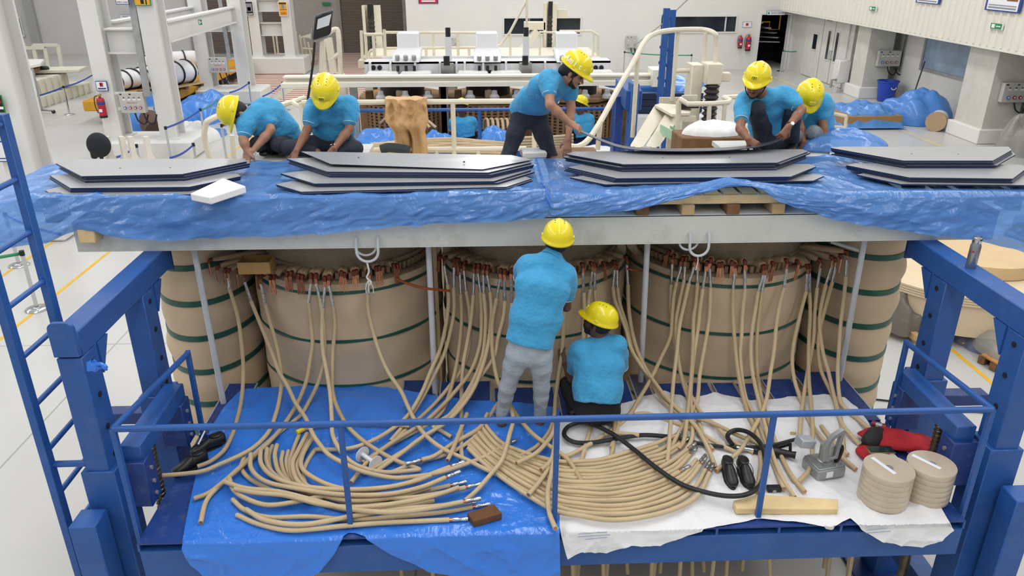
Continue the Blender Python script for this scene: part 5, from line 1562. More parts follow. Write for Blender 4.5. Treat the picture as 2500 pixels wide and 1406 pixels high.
def vol_obj(vol, name, mt, parent, smooth_it=2, disp=None, **kw):
    V, Fc = vol.mesh()
    for _ in range(smooth_it):       # Laplacian smoothing
        acc = np.zeros_like(V); n = np.zeros(len(V))
        for a in range(4):
            b = (a + 1) % 4
            np.add.at(acc, Fc[:, a], V[Fc[:, b]]); np.add.at(n, Fc[:, a], 1)
            np.add.at(acc, Fc[:, b], V[Fc[:, a]]); np.add.at(n, Fc[:, b], 1)
        V = .45 * V + .55 * acc / np.maximum(n, 1)[:, None]
    if disp:
        a_ = V[Fc[:, 1]] - V[Fc[:, 0]]; b_ = V[Fc[:, 3]] - V[Fc[:, 0]]; nn = np.cross(a_, b_)
        N = np.zeros_like(V)
        for k in range(4): np.add.at(N, Fc[:, k], nn)
        N /= np.linalg.norm(N, axis=1)[:, None] + 1e-9
        V = V + N * disp(V)[:, None]
    me = bpy.data.meshes.new(name)
    org = np.array(WLOC[parent.name])
    v = (V - org).astype(np.float32)
    me.vertices.add(len(v)); me.vertices.foreach_set('co', v.ravel())
    me.loops.add(Fc.size); me.loops.foreach_set('vertex_index', Fc.astype(np.int32).ravel())
    me.polygons.add(len(Fc)); me.polygons.foreach_set('loop_start', np.arange(0, Fc.size, 4, dtype=np.int32)); me.polygons.foreach_set('loop_total', np.full(len(Fc), 4, dtype=np.int32))
    me.polygons.foreach_set('use_smooth', np.ones(len(Fc), dtype=bool))
    me.update(); me.validate()
    me.materials.append(mt)
    o = bpy.data.objects.new(name, me); col.objects.link(o); o.parent = parent
    WLOC[o.name] = WLOC[parent.name]
    return o

def sinfold(seed, amp, f1=18, f2=7):
    rg = np.random.default_rng(seed)
    D = [rg.normal(size=3) for _ in range(6)]; D = [d / np.linalg.norm(d) for d in D]; ph = rg.uniform(0, 6, 6)
    def fn(V):
        w = np.sin(V @ D[3] * f2 + ph[3]) * 1.5 + np.sin(V @ D[4] * f2 * 1.7 + ph[4])
        r = 0
        for i in range(3):
            r = r + np.sin(V @ D[i] * (f1 + 7 * i) + w * 1.6 + ph[i])
        m = .5 + .5 * np.sin(V @ D[5] * f2 * .8 + ph[5])
        return amp * (r / 3) * m
    return fn

SKINS = {'a': mat('skin_brown', '#8d5f47', .5, var=.06, vs=14), 'b': mat('skin_tan', '#b07f63', .5, var=.06, vs=14), 'c': mat('skin_deep', '#5d4136', .5, var=.06, vs=14)}
BEARD = mat('short_beard', '#2b1d17', .8, var=.2, vs=80)
HAIR = mat('black_hair', '#14110f', .6, var=.2, vs=60, bump=.5, bs=120)
POLO = mat('blue_polo', '#3f9fd0', .85, var=.05, vs=12, bump=1.0, bs=9, sheen=.2, bd=.035)
POLO_T = mat('polo_trim', '#d9e6ee', .8)
DENIM_D = mat('dark_denim', '#2b303b', .85, var=.3, vs=9, bump=.9, bs=13, bd=.025)
DENIM_L = mat('light_denim', '#a9b4be', .85, var=.2, vs=8, bump=.9, bs=13, bd=.025)
DENIM_G = mat('grey_denim', '#7f8890', .85, var=.2, vs=8, bump=.9, bs=13, bd=.025)
BLACKC = mat('black_trousers', '#1b1c20', .85, var=.15, vs=12)
HELMET = mat('yellow_helmet', '#f0dc14', .25, var=.02, coat=.4)
STRAP = mat('chin_strap', '#2a1f24', .7, var=.5, vs=60)
EYE = mat('eye_dark', '#1a1512', .2)

def frame(fwd, up):
    f = Vector(fwd).normalized(); u = Vector(up); u = (u - f * u.dot(f)).normalized(); r = f.cross(u)
    return Matrix((r, f, u)).transposed()      # columns: right, forward, up

def helmet(t, hc, R, text=None, logo=False, vents=True):
    """hard hat in head space: x right, y forward, z up"""
    g = M(); n, mrow = 40, 12
    rows = []
    for j in range(mrow + 1):
        ph = (j / mrow) * PI / 2
        row = []
        for i in range(n):
            th = 2 * PI * i / n
            cx_, cy_ = math.cos(th), math.sin(th)
            rr = math.cos(ph) ** .82
            z = .045 + .122 * math.sin(ph) ** .92
            x = .112 * rr * cx_; y = .134 * rr * cy_ - .008
            if abs(x) < .022 and j > 1: z += .006 * (1 - (abs(x) / .022) ** 2)
            row.append(Vector((x, y, z)))
        rows.append(row)
    # rim and peak below the dome
    rim1, rim2 = [], []
    for i in range(n):
        th = 2 * PI * i / n
        cx_, cy_ = math.cos(th), math.sin(th)
        pk = max(0.0, cy_) ** 2.2
        e1 = .112 + .01; e2 = .134 + .010
        rim1.append(Vector((e1 * cx_, e2 * cy_ - .008 + .045 * pk, .036 - .012 * pk)))
        rim2.append(Vector((e1 * cx_ * 1.01, e2 * cy_ - .008 + .05 * pk, .026 - .014 * pk)))
    allr = [rim2, rim1] + rows[:-1]
    tip = hc + R @ Vector((0, -.008, .173))
    vs = [hc + R @ p for row in allr for p in row]; fs = []
    for k in range(len(allr) - 1):
        for i in range(n):
            j = (i + 1) % n
            fs.append((k * n + i, k * n + j, (k + 1) * n + j, (k + 1) * n + i))
    vs.append(tip)
    L_ = len(allr) - 1
    for i in range(n): fs.append((L_ * n + i, L_ * n + (i + 1) % n, len(vs) - 1))
    g.add(vs, fs)
    h = build(g, 'helmet', HELMET, t, solid=.003, angle=60, fixn=True)
    if vents:
        for k in range(3):
            for sx in (-1, 1):
                y = .03 - k * .028; x = sx * .034
                zz = .045 + .122 * math.sqrt(max(0, 1 - (x / .112) ** 2 - ((y + .008) / .134) ** 2)) + .004
                build(M().ell(hc + R @ Vector((x, y, zz)), .0045, 6, 4), 'vent_hole', HOLE, h)
    for a in (0.0, PI):
        p = Vector((.116 * math.cos(a), -.01, .05))
        build(M().box(hc + R @ p, (.012, .03, .022), R), 'clip', HELMET, h, bevel=.003)
    p = Vector((0, .12, .088))
    build(M().box(hc + R @ p, (.055, .018, .035), R @ Matrix.Rotation(.45, 3, 'X')), 'front_badge', HELMET, h, bevel=.004)
    if logo:
        nrm = R @ Matrix.Rotation(.45, 3, 'X')
        for sx in (-1, 1):
            c = hc + R @ Vector((sx * .01, .131, .092))
            pts = [c + nrm @ Vector((.009 * math.cos(2 * PI * k / 12), .0, .009 * math.sin(2 * PI * k / 12))) for k in range(12)]
            build(M().tube(pts, .0022, 5, closed=True), 'logo_ring', mat('logo_dark', '#3a4a3a', .5), h)
    if text:
        # hand-painted lettering on the right side of the shell
        for k, ch in enumerate(text):
            a = math.radians(62 - k * 21)
            x = .117 * math.cos(a - .2) if False else None
            th = math.radians(-38 + k * 19)
            c0 = Vector((.1165 * math.cos(th), .139 * math.sin(th) - .006, .083))
            nr = Vector((math.cos(th), math.sin(th), .35)).normalized()
            tg = Vector((-math.sin(th), math.cos(th), 0)); upv = nr.cross(tg) * -1 if nr.cross(tg).z < 0 else nr.cross(tg)
            text_mesh(ch, .06, mat('white_marker', '#f5f5f2', .5), h, 'lettering', hc + R @ (c0 + nr * .004), R @ tg, R @ upv, bold=True)
    return h

def hand(vol, w, dirv, palm_n, side, curl=.7, spread=.12, k=.005):
    """w wrist, dirv towards the fingers, palm_n out of the palm, side +1 = thumb along +lat"""
    d = Vector(dirv).normalized(); n = Vector(palm_n); n = (n - d * n.dot(d)).normalized(); lat = d.cross(n) * side
    w = Vector(w)
    vol.flat(w + d * .005, w + d * .082, .030, .040, .020, .014, lat, .012)
    for i, (off, ln) in enumerate(((.031, .072), (.0105, .08), (-.0105, .075), (-.031, .06))):
        b = w + d * .085 + lat * off
        dd = (d + lat * off * spread * 12).normalized(); p = b; ang = 0
        rs = (.0095, .0088, .0082, .007)
        for s_ in range(3):
            ang += curl * (.55 if s_ == 0 else .8)
            v = (dd * math.cos(ang) + n * math.sin(ang)); q = p + v * ln * (.44, .32, .24)[s_]
            vol.cone(p, q, rs[s_], rs[s_ + 1], k); p = q
    b = w + d * .022 + lat * .026; q = b + (d * .5 + lat * .62 + n * .35).normalized() * .045; r_ = q + (d * .8 + lat * .15 + n * (.3 + curl * .4)).normalized() * .035
    vol.cone(b, q, .014, .011, .01); vol.cone(q, r_, .011, .008, .005)

def person(label, hc, fwd, up, neck, chest, pelvis, sh, el, wr, hip, kn, an, hands, skin='a', trousers=DENIM_D, shoes='shoe', toes=None,
           helm=True, text=None, logo=False, res=.0055, lat=None, beard=False, hair_long=False, strap=True, hem=.06, mask=False, group='workers in blue polo shirts', sleeve=.62):
    V3 = lambda p: Vector(p)
    hc, neck, chest, pelvis = V3(hc), V3(neck), V3(chest), V3(pelvis)
    sh, el, wr, hip, kn, an = [[V3(p) for p in L_] for L_ in (sh, el, wr, hip, kn, an)]
    low = min([p.z for p in an] + [pelvis.z - .1])
    t = thing('person', label, 'person', (pelvis.x, pelvis.y, low - .06), group)
    R = frame(fwd, up); Rn = np.array(R)
    L_ = (sh[1] - sh[0]).normalized()
    hl = (hip[1] - hip[0]).normalized()
    H_ = lambda x, y, z: hc + R @ Vector((x, y, z))
    body = Vol(res)
    E = lambda c, r, k=.02, sub=False: body.ell(H_(*c), r, Rn, k, sub)
    E((0, -.012, .035), (.075, .094, .085)); E((0, .03, -.042), (.056, .06, .07), .03); E((0, .066, -.098), (.026, .02, .018), .025)
    for s_ in (-1, 1):
        E((s_ * .036, .062, -.024), (.024, .024, .024), .02); E((s_ * .077, -.006, -.012), (.009, .018, .03), .006)
        E((s_ * .031, .094, .006), (.014, .012, .010), .012, True)
    E((0, .08, .024), (.048, .014, .009), .012)
    body.cone(H_(0, .086, .004), H_(0, .108, -.03), .008, .0135, .01)
    E((0, .088, -.058), (.022, .010, .0055), .006); E((0, .087, -.068), (.019, .010, .006), .006)
    body.cone(H_(0, -.018, -.05), neck, .056, .058, .03)
    body.flat(neck - (neck - chest) * .25, pelvis.lerp(chest, .12), .11, .10, .07, .065, L_, .05)
    for i in (0, 1):
        body.cone(neck - (neck - chest).normalized() * .03, sh[i], .038, .042, .02)
        mid = sh[i].lerp(el[i], .5)
        body.chain([sh[i], mid, el[i]], [.05, .045, .037], .02)
        fm = el[i].lerp(wr[i], .35)
        body.chain([el[i], fm, wr[i]], [.038, .039, .026], .02)
        hd, pn, side, curl = hands[i]
        hand(body, wr[i], hd, pn, side, curl)
        body.chain([hip[i], kn[i], an[i]], [.055, .045, .038], .03)
        if shoes == 'bare':
            td = V3(toes[i]) - an[i]; td.z = 0; td.normalize()
            heel = an[i] + Vector((0, 0, -.05)) - td * .03; ball = an[i] + Vector((0, 0, -.062)) + td * .12; tip = an[i] + Vector((0, 0, -.066)) + td * .17
            lt = td.cross(Vector((0, 0, 1)))
            body.cone(heel, an[i], .03, .036, .02); body.flat(heel, ball, .03, .042, .024, .018, lt, .02)
            for q, o_ in enumerate((-.03, -.012, .004, .018, .031)):
                body.cone(ball + lt * o_, tip + lt * o_ * 1.15 - td * abs(o_) * .6, .011 if q else .014, .008 if q else .012, .004)
    vol_obj(body, 'body', SKINS[skin], t, 2)
    for s_ in (-1, 1):
        build(M().ell(H_(s_ * .031, .083, .006), .0115, 8, 6), 'eye', EYE, t)
    # hair, beard, mask
    hv = Vol(.006); hv.ell(H_(0, -.02, .02), (.083, .094, .092), Rn, .02)
    if hair_long: hv.ell(H_(0, -.085, -.035), (.06, .045, .05), Rn, .03)
    hv.cut(H_(0, .045, 0), R @ Vector((0, 1, -.35)).normalized()); hv.cut(H_(0, -.02, -.055 if not hair_long else -.1), R @ Vector((0, .3, -1)).normalized())
    vol_obj(hv, 'hair', HAIR, t, 1, disp=sinfold(3, .003, 120, 40))
    if beard or mask:
        bv = Vol(.005); bv.ell(H_(0, .031, -.046), (.0585, .062, .0705), Rn, .02); bv.ell(H_(0, .067, -.099), (.028, .022, .02), Rn, .02)
        if mask: bv.ell(H_(0, .08, -.04), (.045, .03, .045), Rn, .02); bv.cut(H_(0, .03, -.012), R @ Vector((0, -.35, 1)).normalized())
        else:
            bv.cut(H_(0, .06, -.072), R @ Vector((0, .75, 1)).normalized()); bv.cut(H_(0, .005, 0), R @ Vector((0, -1, 0)))
        vol_obj(bv, 'face_mask' if mask else 'beard', BLACK if mask else BEARD, t, 1)
        if not mask: build(M().tube(spline([H_(-.026, .089, -.053), H_(0, .1, -.047), H_(.026, .089, -.053)], 4), .0035, 6), 'moustache', BEARD, t)
    # polo shirt
    sv = Vol(.0075)
    ctr = (sh[0] + sh[1]) / 2
    sv.flat(ctr.lerp(chest, .25), chest, .165, .18, .085, .105, L_, .06)
    sv.flat(chest, chest.lerp(pelvis, .6), .18, .172, .108, .108, (L_ * .6 + hl * .4), .06)
    hemp = pelvis + (pelvis - chest).normalized() * hem
    sv.flat(chest.lerp(pelvis, .6), hemp, .172, .178, .108, .12, hl, .06)
    sv.cut(hemp + (pelvis - chest).normalized() * .012, (pelvis - chest).normalized())
    sv.cone(ctr, neck - (neck - chest).normalized() * .012, .095, .064, .05)
    for i in (0, 1): sv.cone(neck - (neck - chest).normalized() * .03, sh[i], .07, .07, .045)
    trims = []
    for i in (0, 1):
        e = sh[i].lerp(el[i], sleeve)
        sv.chain([sh[i].lerp(ctr, .12), sh[i].lerp(el[i], .25), e], [.068, .066, .060], .045)
        ax = (el[i] - sh[i]).normalized(); sv_end = e + ax * .03
        trims.append((e + ax * .034, ax))
    tv = sv
    for (p, ax) in []: pass
    seed = abs(hash(label)) % 1000 if False else sum(map(ord, label)) % 997
    so = vol_obj(sv, 'polo_shirt', POLO, t, 2, disp=sinfold(seed, .011, 26, 9))
    for (p, ax) in trims:
        a = Vector((0, 0, 1)) if abs(ax.z) < .8 else Vector((1, 0, 0)); x = ax.cross(a).normalized(); y = ax.cross(x)
        pts = [p - ax * .012 + (x * math.cos(2 * PI * k / 20) + y * math.sin(2 * PI * k / 20)) * .058 for k in range(20)]
        build(M().tube(pts, .0035, 5, closed=True), 'sleeve_trim', POLO_T, so)
    # collar
    ax = (hc + R @ Vector((0, -.02, -.05)) - neck).normalized(); fdir = R @ Vector((0, 1, 0)); fdir = (fdir - ax * fdir.dot(ax)).normalized(); rdir = fdir.cross(ax)
    g = M(); n = 24; vs = []
    for (rr, zz) in ((.064, .035), (.072, .04), (.083, .008), (.088, -.012)):
        for k in range(n):
            a = PI / 2 + .25 + (2 * PI - .5) * k / (n - 1)
            dz = -.03 * max(0, math.sin(a)) ** 2 if zz < .02 else -.02 * max(0, math.sin(a)) ** 2
            vs.append(neck + ax * (zz + dz - .004) + (rdir * math.cos(a) + fdir * math.sin(a)) * rr)
    fs = [(r_ * n + k, r_ * n + k + 1, (r_ + 1) * n + k + 1, (r_ + 1) * n + k) for r_ in range(3) for k in range(n - 1)]
    g.add(vs, fs)
    build(g, 'collar', POLO, so, solid=.004, angle=70, fixn=False)
    # trousers
    jv = Vol(.008)
    hc2 = (hip[0] + hip[1]) / 2
    jv.flat(pelvis + (chest - pelvis) * .22, hc2, .158, .16, .104, .115, hl, .05)
    for i in (0, 1):
        th = hip[i].lerp(kn[i], .4); ca = kn[i].lerp(an[i], .3); cf = an[i] + (kn[i] - an[i]).normalized() * .03
        jv.chain([hip[i], th, kn[i]], [.088, .078, .063], .04); jv.chain([kn[i], ca, cf], [.062, .058, .05], .03)
    vol_obj(jv, 'trousers', trousers, t, 2, disp=sinfold(seed + 5, .0035, 30, 10))
    if shoes == 'shoe':
        for i in (0, 1):
            td = (V3(toes[i]) - an[i]) if toes else (R @ Vector((0, 1, 0))); td.z = 0; td.normalize(); lt = td.cross(Vector((0, 0, 1)))
            shv = Vol(.007); b = an[i] + Vector((0, 0, -.045))
            shv.cone(b - td * .03, an[i] + Vector((0, 0, -.01)), .036, .038, .02); shv.flat(b - td * .04, b + td * .14, .036, .042, .035, .024, lt, .02)
            vol_obj(shv, 'shoe', BLACK, t, 1)
    if helm:
        helmet(t, hc + R @ Vector((0, -.004, .012)), R, text, logo)
        if strap:
            for s_ in (-1, 1):
                build(M().tube(spline([H_(s_ * .098, .01, .045), H_(s_ * .082, .03, -.03), H_(s_ * .05, .05, -.09), H_(0, .055, -.118)], 5), .005, 6), 'chin_strap', STRAP, t)
    return t
# ---------------------------------------------------------------- the workers
def zset(p, z): return Vector((p.x, p.y, z))
D = (0, 0, -1)
GLOVE = mat('white_glove', '#dfe0dd', .9, bump=.2, bs=120)
# crouching at the left end of the pallets
w1 = person('worker at far left bent low over the sheets, head down, white glove on one hand', P(583, 279, Y=6.88), (-.25, -.35, -.9), (-.86, -.3, .38),
            P(624, 271, Y=6.98), P(655, 290, Y=7.03), P(690, 338, Y=7.12),
            [P(602, 296, Y=6.84), P(652, 264, Y=7.04)], [P(594, 340, Y=6.74), P(661, 318, Y=6.86)], [P(603, 370, Y=6.7), P(618, 368, Y=6.72)],
            [P(668, 352, Y=7.1), P(706, 352, Y=7.16)], [P(628, 352, Y=6.86), P(678, 352, Y=6.86)], [zset(P(650, 372, Y=7.0), ZT + .09), zset(P(695, 372, Y=7.0), ZT + .09)],
            [((-.1, -.3, -.9), (.3, .8, -.3), 1, .5), ((-.5, -.3, -.7), (-.2, .8, -.5), -1, .6)], skin='b', trousers=DENIM_D, toes=[P(630, 372, Y=6.6), P(680, 372, Y=6.6)], logo=True)
gv = Vol(.0055); gd = Vector((-.5, -.3, -.7)); hand(gv, P(618, 368, Y=6.72) - gd.normalized() * .005, gd, (-.2, .8, -.5), -1, .6)
gv.pr = [tuple([q[0]] + [(x + .003 if (q[0] == 'c' and i in (3, 4)) or (q[0] == 'f' and i in (3, 4, 5, 6)) else x) for i, x in enumerate(q)][1:]) for q in gv.pr]
vol_obj(gv, 'glove', GLOVE, w1, 1)
# sitting in the middle left, facing the camera
w2 = person('worker sitting with spread knees, looking down, helmet badge toward the camera', P(796, 229, Y=6.8), (-.12, -.68, -.72), (.02, -.72, .68),
            P(809, 247, Y=6.95), P(812, 275, Y=7.0), P(815, 335, Y=7.08),
            [P(768, 259, Y=6.96), P(857, 257, Y=6.96)], [P(750, 318, Y=6.85), P(853, 315, Y=6.86)], [P(724, 368, Y=6.64), P(816, 362, Y=6.66)],
            [P(795, 350, Y=7.06), P(838, 350, Y=7.06)], [P(702, 360, Y=6.84), P(868, 362, Y=6.82)], [zset(P(775, 385, Y=6.78), ZT + .07), zset(P(815, 385, Y=6.72), ZT + .07)],
            [((-.3, -.5, -.8), (.3, .6, -.5), -1, .5), ((-.5, -.4, -.7), (-.4, .6, -.5), 1, .6)], skin='a', trousers=DENIM_D, toes=[P(740, 385, Y=6.6), P(850, 385, Y=6.6)], logo=True)
wp = P(814, 361, Y=6.66)
build(M().tube([wp + Vector((math.cos(a) * .03, .0, math.sin(a) * .03)) for a in [2 * PI * k / 14 for k in range(14)]], .006, 6, closed=True), 'wristwatch', CHROME, w2)
# standing, bent over to the right
w3 = person('bearded worker standing bent over with painted lettering on his helmet', P(1401, 177, Y=6.64), (.78, -.3, -.52), (.52, -.2, .82),
            P(1375, 196, Y=6.72), P(1338, 212, Y=6.78), P(1293, 264, Y=7.0),
            [P(1338, 192, Y=6.6), P(1390, 207, Y=6.86)], [P(1343, 256, Y=6.44), P(1394, 262, Y=6.76)], [P(1390, 300, Y=6.45), P(1387, 340, Y=6.62)],
            [P(1272, 284, Y=6.98), P(1312, 287, Y=7.02)], [P(1238, 388, Y=6.86), P(1346, 388, Y=6.9)], [zset(P(1232, 400, Y=7.32), 3.1), zset(P(1352, 400, Y=7.34), 3.1)],
            [((.85, -.05, -.45), (-.2, .5, -.8), 1, .9), ((-.1, -.25, -.95), (.2, .9, -.2), -1, .35)], skin='b', trousers=DENIM_D, toes=[zset(P(1232, 400, Y=7.0), 3.1), zset(P(1375, 400, Y=7.0), 3.1)],
            beard=True, hair_long=True, text='Amit-', sleeve=.5)
# squatting on the right, face visible
w4 = person('bearded worker squatting at the third stack with a watch, gripping the lifted sheet', P(1846, 203, Y=6.74), (-.5, -.8, -.28), (-.04, -.3, .94),
            P(1862, 234, Y=6.86), P(1868, 264, Y=6.95), P(1888, 330, Y=7.1),
            [P(1815, 246, Y=6.88), P(1917, 234, Y=6.88)], [P(1807, 314, Y=6.64), P(1957, 268, Y=6.72)], [P(1826, 339, Y=6.5), P(1924, 310, Y=6.5)],
            [P(1868, 342, Y=7.05), P(1914, 342, Y=7.05)], [P(1848, 264, Y=6.78), P(1936, 274, Y=6.82)], [zset(P(1852, 372, Y=6.95), ZT + .09), zset(P(1935, 372, Y=6.95), ZT + .09)],
            [((.7, -.3, -.5), (.3, .7, -.5), -1, .9), ((-.55, -.3, -.75), (-.4, .6, -.6), 1, 1.1)], skin='a', trousers=DENIM_D, toes=[P(1840, 372, Y=6.5), P(1925, 372, Y=6.5)], beard=True, logo=True)
wc = P(1927, 306, Y=6.505)
build(M().tube([wc + Vector((math.cos(a) * .026, math.sin(a) * .014, math.sin(a) * .024)) for a in [2 * PI * k / 14 for k in range(14)]], .006, 6, closed=True), 'watch_strap', BLACK, w4)
build(M().cyl(wc + Vector((.012, -.026, .02)), wc + Vector((.014, -.034, .026)), .016, n=14), 'watch_face', SIGN_W, w4)
# squatting behind him, only helmet, back and one arm showing
w5 = person('worker crouching at far right with head down, grey jeans, arm straight to the film', P(1973, 238, Y=7.08), (-.15, -.62, -.78), (.0, -.75, .64),
            P(1986, 243, Y=7.22), P(1988, 270, Y=7.26), P(1985, 328, Y=7.3),
            [P(1951, 254, Y=7.18), P(2008, 250, Y=7.2)], [P(1951, 300, Y=7.1), P(2008, 300, Y=7.12)], [P(1962, 345, Y=7.0), P(2015, 342, Y=7.02)],
            [P(1968, 342, Y=7.28), P(2000, 342, Y=7.28)], [P(1938, 332, Y=7.02), P(1986, 324, Y=7.0)], [zset(P(1950, 368, Y=7.2), ZT + .09), zset(P(1990, 368, Y=7.2), ZT + .09)],
            [((0, -.3, -.9), (.3, .7, -.2), 1, .4), ((.1, -.35, -.9), (-.2, .8, -.3), 1, .4)], skin='a', trousers=DENIM_G, toes=[P(1945, 368, Y=6.8), P(1985, 368, Y=6.8)])
# standing on the deck, seen from behind
w6 = person('barefoot worker in pale jeans standing with his back to the camera at the middle coil', P(1360, 592, Y=5.3), (.08, .96, .12), (.08, -.12, .98),
            P(1347, 628, Y=5.24), P(1325, 700, Y=5.13), P(1296, 826, Y=5.05),
            [P(1284, 648, Y=5.24), P(1384, 672, Y=5.2)], [P(1266, 690, Y=5.5), P(1382, 748, Y=5.3)], [P(1292, 655, Y=5.7), P(1376, 716, Y=5.56)],
            [P(1265, 858, Y=5.07), P(1320, 862, Y=5.07)], [P(1239, 945, Y=5.13), P(1322, 946, Y=5.13)], [P(1224, 1018, Y=5.22), P(1318, 1022, Y=5.22)],
            [((.3, .8, .3), (.5, -.2, -.6), 1, .6), ((-.1, .8, .3), (-.5, -.2, -.6), -1, .6)], skin='c', trousers=DENIM_L, shoes='bare', toes=[P(1212, 1000, Y=5.5), P(1335, 1000, Y=5.5)], hem=.03)
# crouching beside him
w7 = person('worker in black trousers crouching with his back to the camera beside the standing man', P(1460, 790, Y=5.34), (-.8, .52, .22), (.33, -.1, .93),
            P(1470, 832, Y=5.33), P(1462, 893, Y=5.22), P(1458, 978, Y=5.1),
            [P(1412, 856, Y=5.3), P(1508, 842, Y=5.3)], [P(1398, 925, Y=5.36), P(1520, 920, Y=5.45)], [P(1380, 888, Y=5.54), P(1492, 900, Y=5.65)],
            [P(1432, 1002, Y=5.12), P(1486, 1002, Y=5.12)], [P(1386, 938, Y=5.46), P(1502, 932, Y=5.52)], [zset(P(1400, 1000, Y=5.3), ZD + .1), zset(P(1490, 1000, Y=5.3), ZD + .1)],
            [((-.25, .5, .6), (.5, .2, -.4), 1, .6), ((-.4, .7, .2), (-.3, -.2, -.8), -1, .6)], skin='c', trousers=BLACKC, toes=[P(1395, 980, Y=5.6), P(1490, 980, Y=5.6)], mask=True, hem=.0)
wc = P(1381, 890, Y=5.535)
build(M().tube([wc + Vector((math.cos(a) * .032, math.sin(a) * .02, math.sin(a) * .022)) for a in [2 * PI * k / 14 for k in range(14)]], .006, 6, closed=True), 'wristwatch', CHROME, w7)
# two workers on the platform of the transformer behind
ZB = 1.75
def seated_bg(u, v_head, v_seat, Y, lab, fx, trs):
    hc = P(u, v_head, Y=Y); pel = P(u + (8 if fx == 0 else 10), v_seat, Y=Y + .0)
    ne = hc + Vector((.02, .03, -.2)); ch = ne.lerp(pel, .35)
    s0, s1 = ne + Vector((-.19, .02, -.06)), ne + Vector((.19, .02, -.06))
    z0 = pel.z - .1
    return person(lab, hc, (fx, .9 if fx < .5 else .2, -.35), (.05, 0, 1), ne, ch, pel, [s0, s1],
                  [s0 + Vector((-.05, .12, -.26)), s1 + Vector((.05, .12, -.26))], [s0 + Vector((.04, .36, -.3)), s1 + Vector((-.04, .36, -.3))],
                  [pel + Vector((-.1, .03, -.03)), pel + Vector((.1, .03, -.03))], [pel + Vector((-.2, .4, .16)), pel + Vector((.2, .4, .16))], [pel + Vector((-.16, .3, -.14)), pel + Vector((.16, .3, -.14))],
                  [((0, .8, -.3), (.5, 0, -.8), 1, .5), ((0, .8, -.3), (-.5, 0, -.8), -1, .5)], skin='c', trousers=trs, toes=[pel + Vector((-.16, .9, 0)), pel + Vector((.16, .9, 0))], res=.009)
seated_bg(1127, 263, 325, 14.6, 'distant worker sitting with his back turned beside the blue film heap', 0.0, DENIM_D)
seated_bg(1417, 256, 322, 14.6, 'distant worker seen past the standing man, sitting by the second coils', .8, BLACKC)
# ---------------------------------------------------------------- things behind: rear walkway, second transformer, hall equipment
def pipe(pts, r, name, mt, parent, n=8, sm=0):
    pts = [Vector(p) for p in pts]
    if sm: pts = spline(pts, sm)
    return build(M().tube(pts, r, n), name, mt, parent)
def PY(lst): return [P(u, v, Y=y) for (u, v, y) in lst]

# rear walkway behind the pallets with its cream railing
wk = thing('walkway', 'cream steel walkway with pipe railing behind the sheet stacks', 'walkway', (0, 7.5, 2.7))
build(M().bx(-2.6, 1.35, 7.56, 8.35, 2.985, 3.02), 'walkway_plate', CREAM, wk)
build(M().bx(-2.06, 3.0, 6.78, 7.55, 2.985, 3.02), 'walkway_plate', CREAM, wk)
build(M().bx(-2.6, 1.35, 8.3, 8.36, 2.75, 3.02), 'edge_beam', CREAM, wk)
for x in (-2.4, -.5, 1.2):
    build(M().bx(x - .05, x + .05, 8.2, 8.3, 0, 2.985), 'leg', CREAM, wk)
    build(M().bx(x - .05, x + .05, 7.72, 7.8, 0, 2.985), 'leg', CREAM, wk)
rail_y = 8.3
a, b = P(738, 262, Y=rail_y), P(1365, 246, Y=rail_y)
zt = P(1100, 248, Y=rail_y).z; zl = P(1100, 364, Y=rail_y).z
pipe([(a.x, rail_y, zt), (b.x, rail_y, zt)], .028, 'top_rail', CREAM, wk)
pipe([(a.x, rail_y, zl), (b.x - .35, rail_y, zl)], .026, 'lower_rail', CREAM, wk)
for u in (740, 1107, 1305):
    x = P(u, 300, Y=rail_y).x
    pipe([(x, rail_y, 3.02), (x, rail_y, zt)], .026, 'rail_post', CREAM, wk)
for u in (1066, 1168):
    x = P(u, 372, Y=rail_y).x
    pipe([(x, rail_y, 3.02), (x, rail_y, zl)], .022, 'rail_post', CREAM, wk)
pipe([P(740, 263, Y=rail_y), P(716, 250, Y=8.45), P(742, 238, Y=8.9)], .026, 'top_rail', CREAM, wk, sm=5)
c0 = P(503, 305, Y=8.0)
pipe([(c0.x, 8.0, 3.02), P(500, 345, Y=8.0), P(502, 306, Y=8.0), P(513, 292, Y=8.02), P(560, 275, Y=8.2), P(640, 268, Y=8.4), P(735, 243, Y=8.8)], .03, 'side_rail', CREAM, wk, sm=6)
pipe([P(566, 330, Y=8.3), (P(570, 380, Y=8.3).x, 8.3, 3.02)], .028, 'rail_post', CREAM, wk)
# brown cloth hung over the railing
KH = mat('khaki_cloth', '#cfa677', .85, var=.07, vs=7, bump=.15, bs=60)
cx = P(993, 250, Y=rail_y).x
def cloth(a, b):
    w = .42 if b < .3 else .42 - .1 * min(1, (b - .3) / .12) + .04 * max(0, b - .5)
    x0 = cx + (a - .5) * w * 1.05 + (.09 * min(.35, max(0, b - .25)))
    z = zt + .06 - max(0, b - .06) * 1.02
    f = noise3(a * 5, b * 2.2, 3)
    th = a * PI
    sw = .5 + .5 * math.tanh((b - .36) * 14)
    y = rail_y - .045 - (.13 * (1 - sw) + .07 * sw) * math.sin(th) - .07 * f - .06 * (1 - sw) * ridged(a * 2.2 + b * 2, b * 2.4 - a, 4) + .09 * sw * math.exp(-((a - .45 - .1 * (b - .4)) / .05) ** 2) - .03 * sw * math.sin(a * 9) - .06 * math.exp(-((b - .33) / .05) ** 2) * math.sin(th)
    if b < .06: y = rail_y + .03 - (.06 + .03) * (b / .06); z = zt + .05 + .02 * f
    return Vector((x0 + .02 * noise3(a * 3, b * 5, 7), y, z))
build(M().grid(cloth, 44, 60), 'khaki_cloth', KH, label='tan cloth draped and knotted over the cream railing', cat='cloth', solid=.006, fixn=False, angle=70)
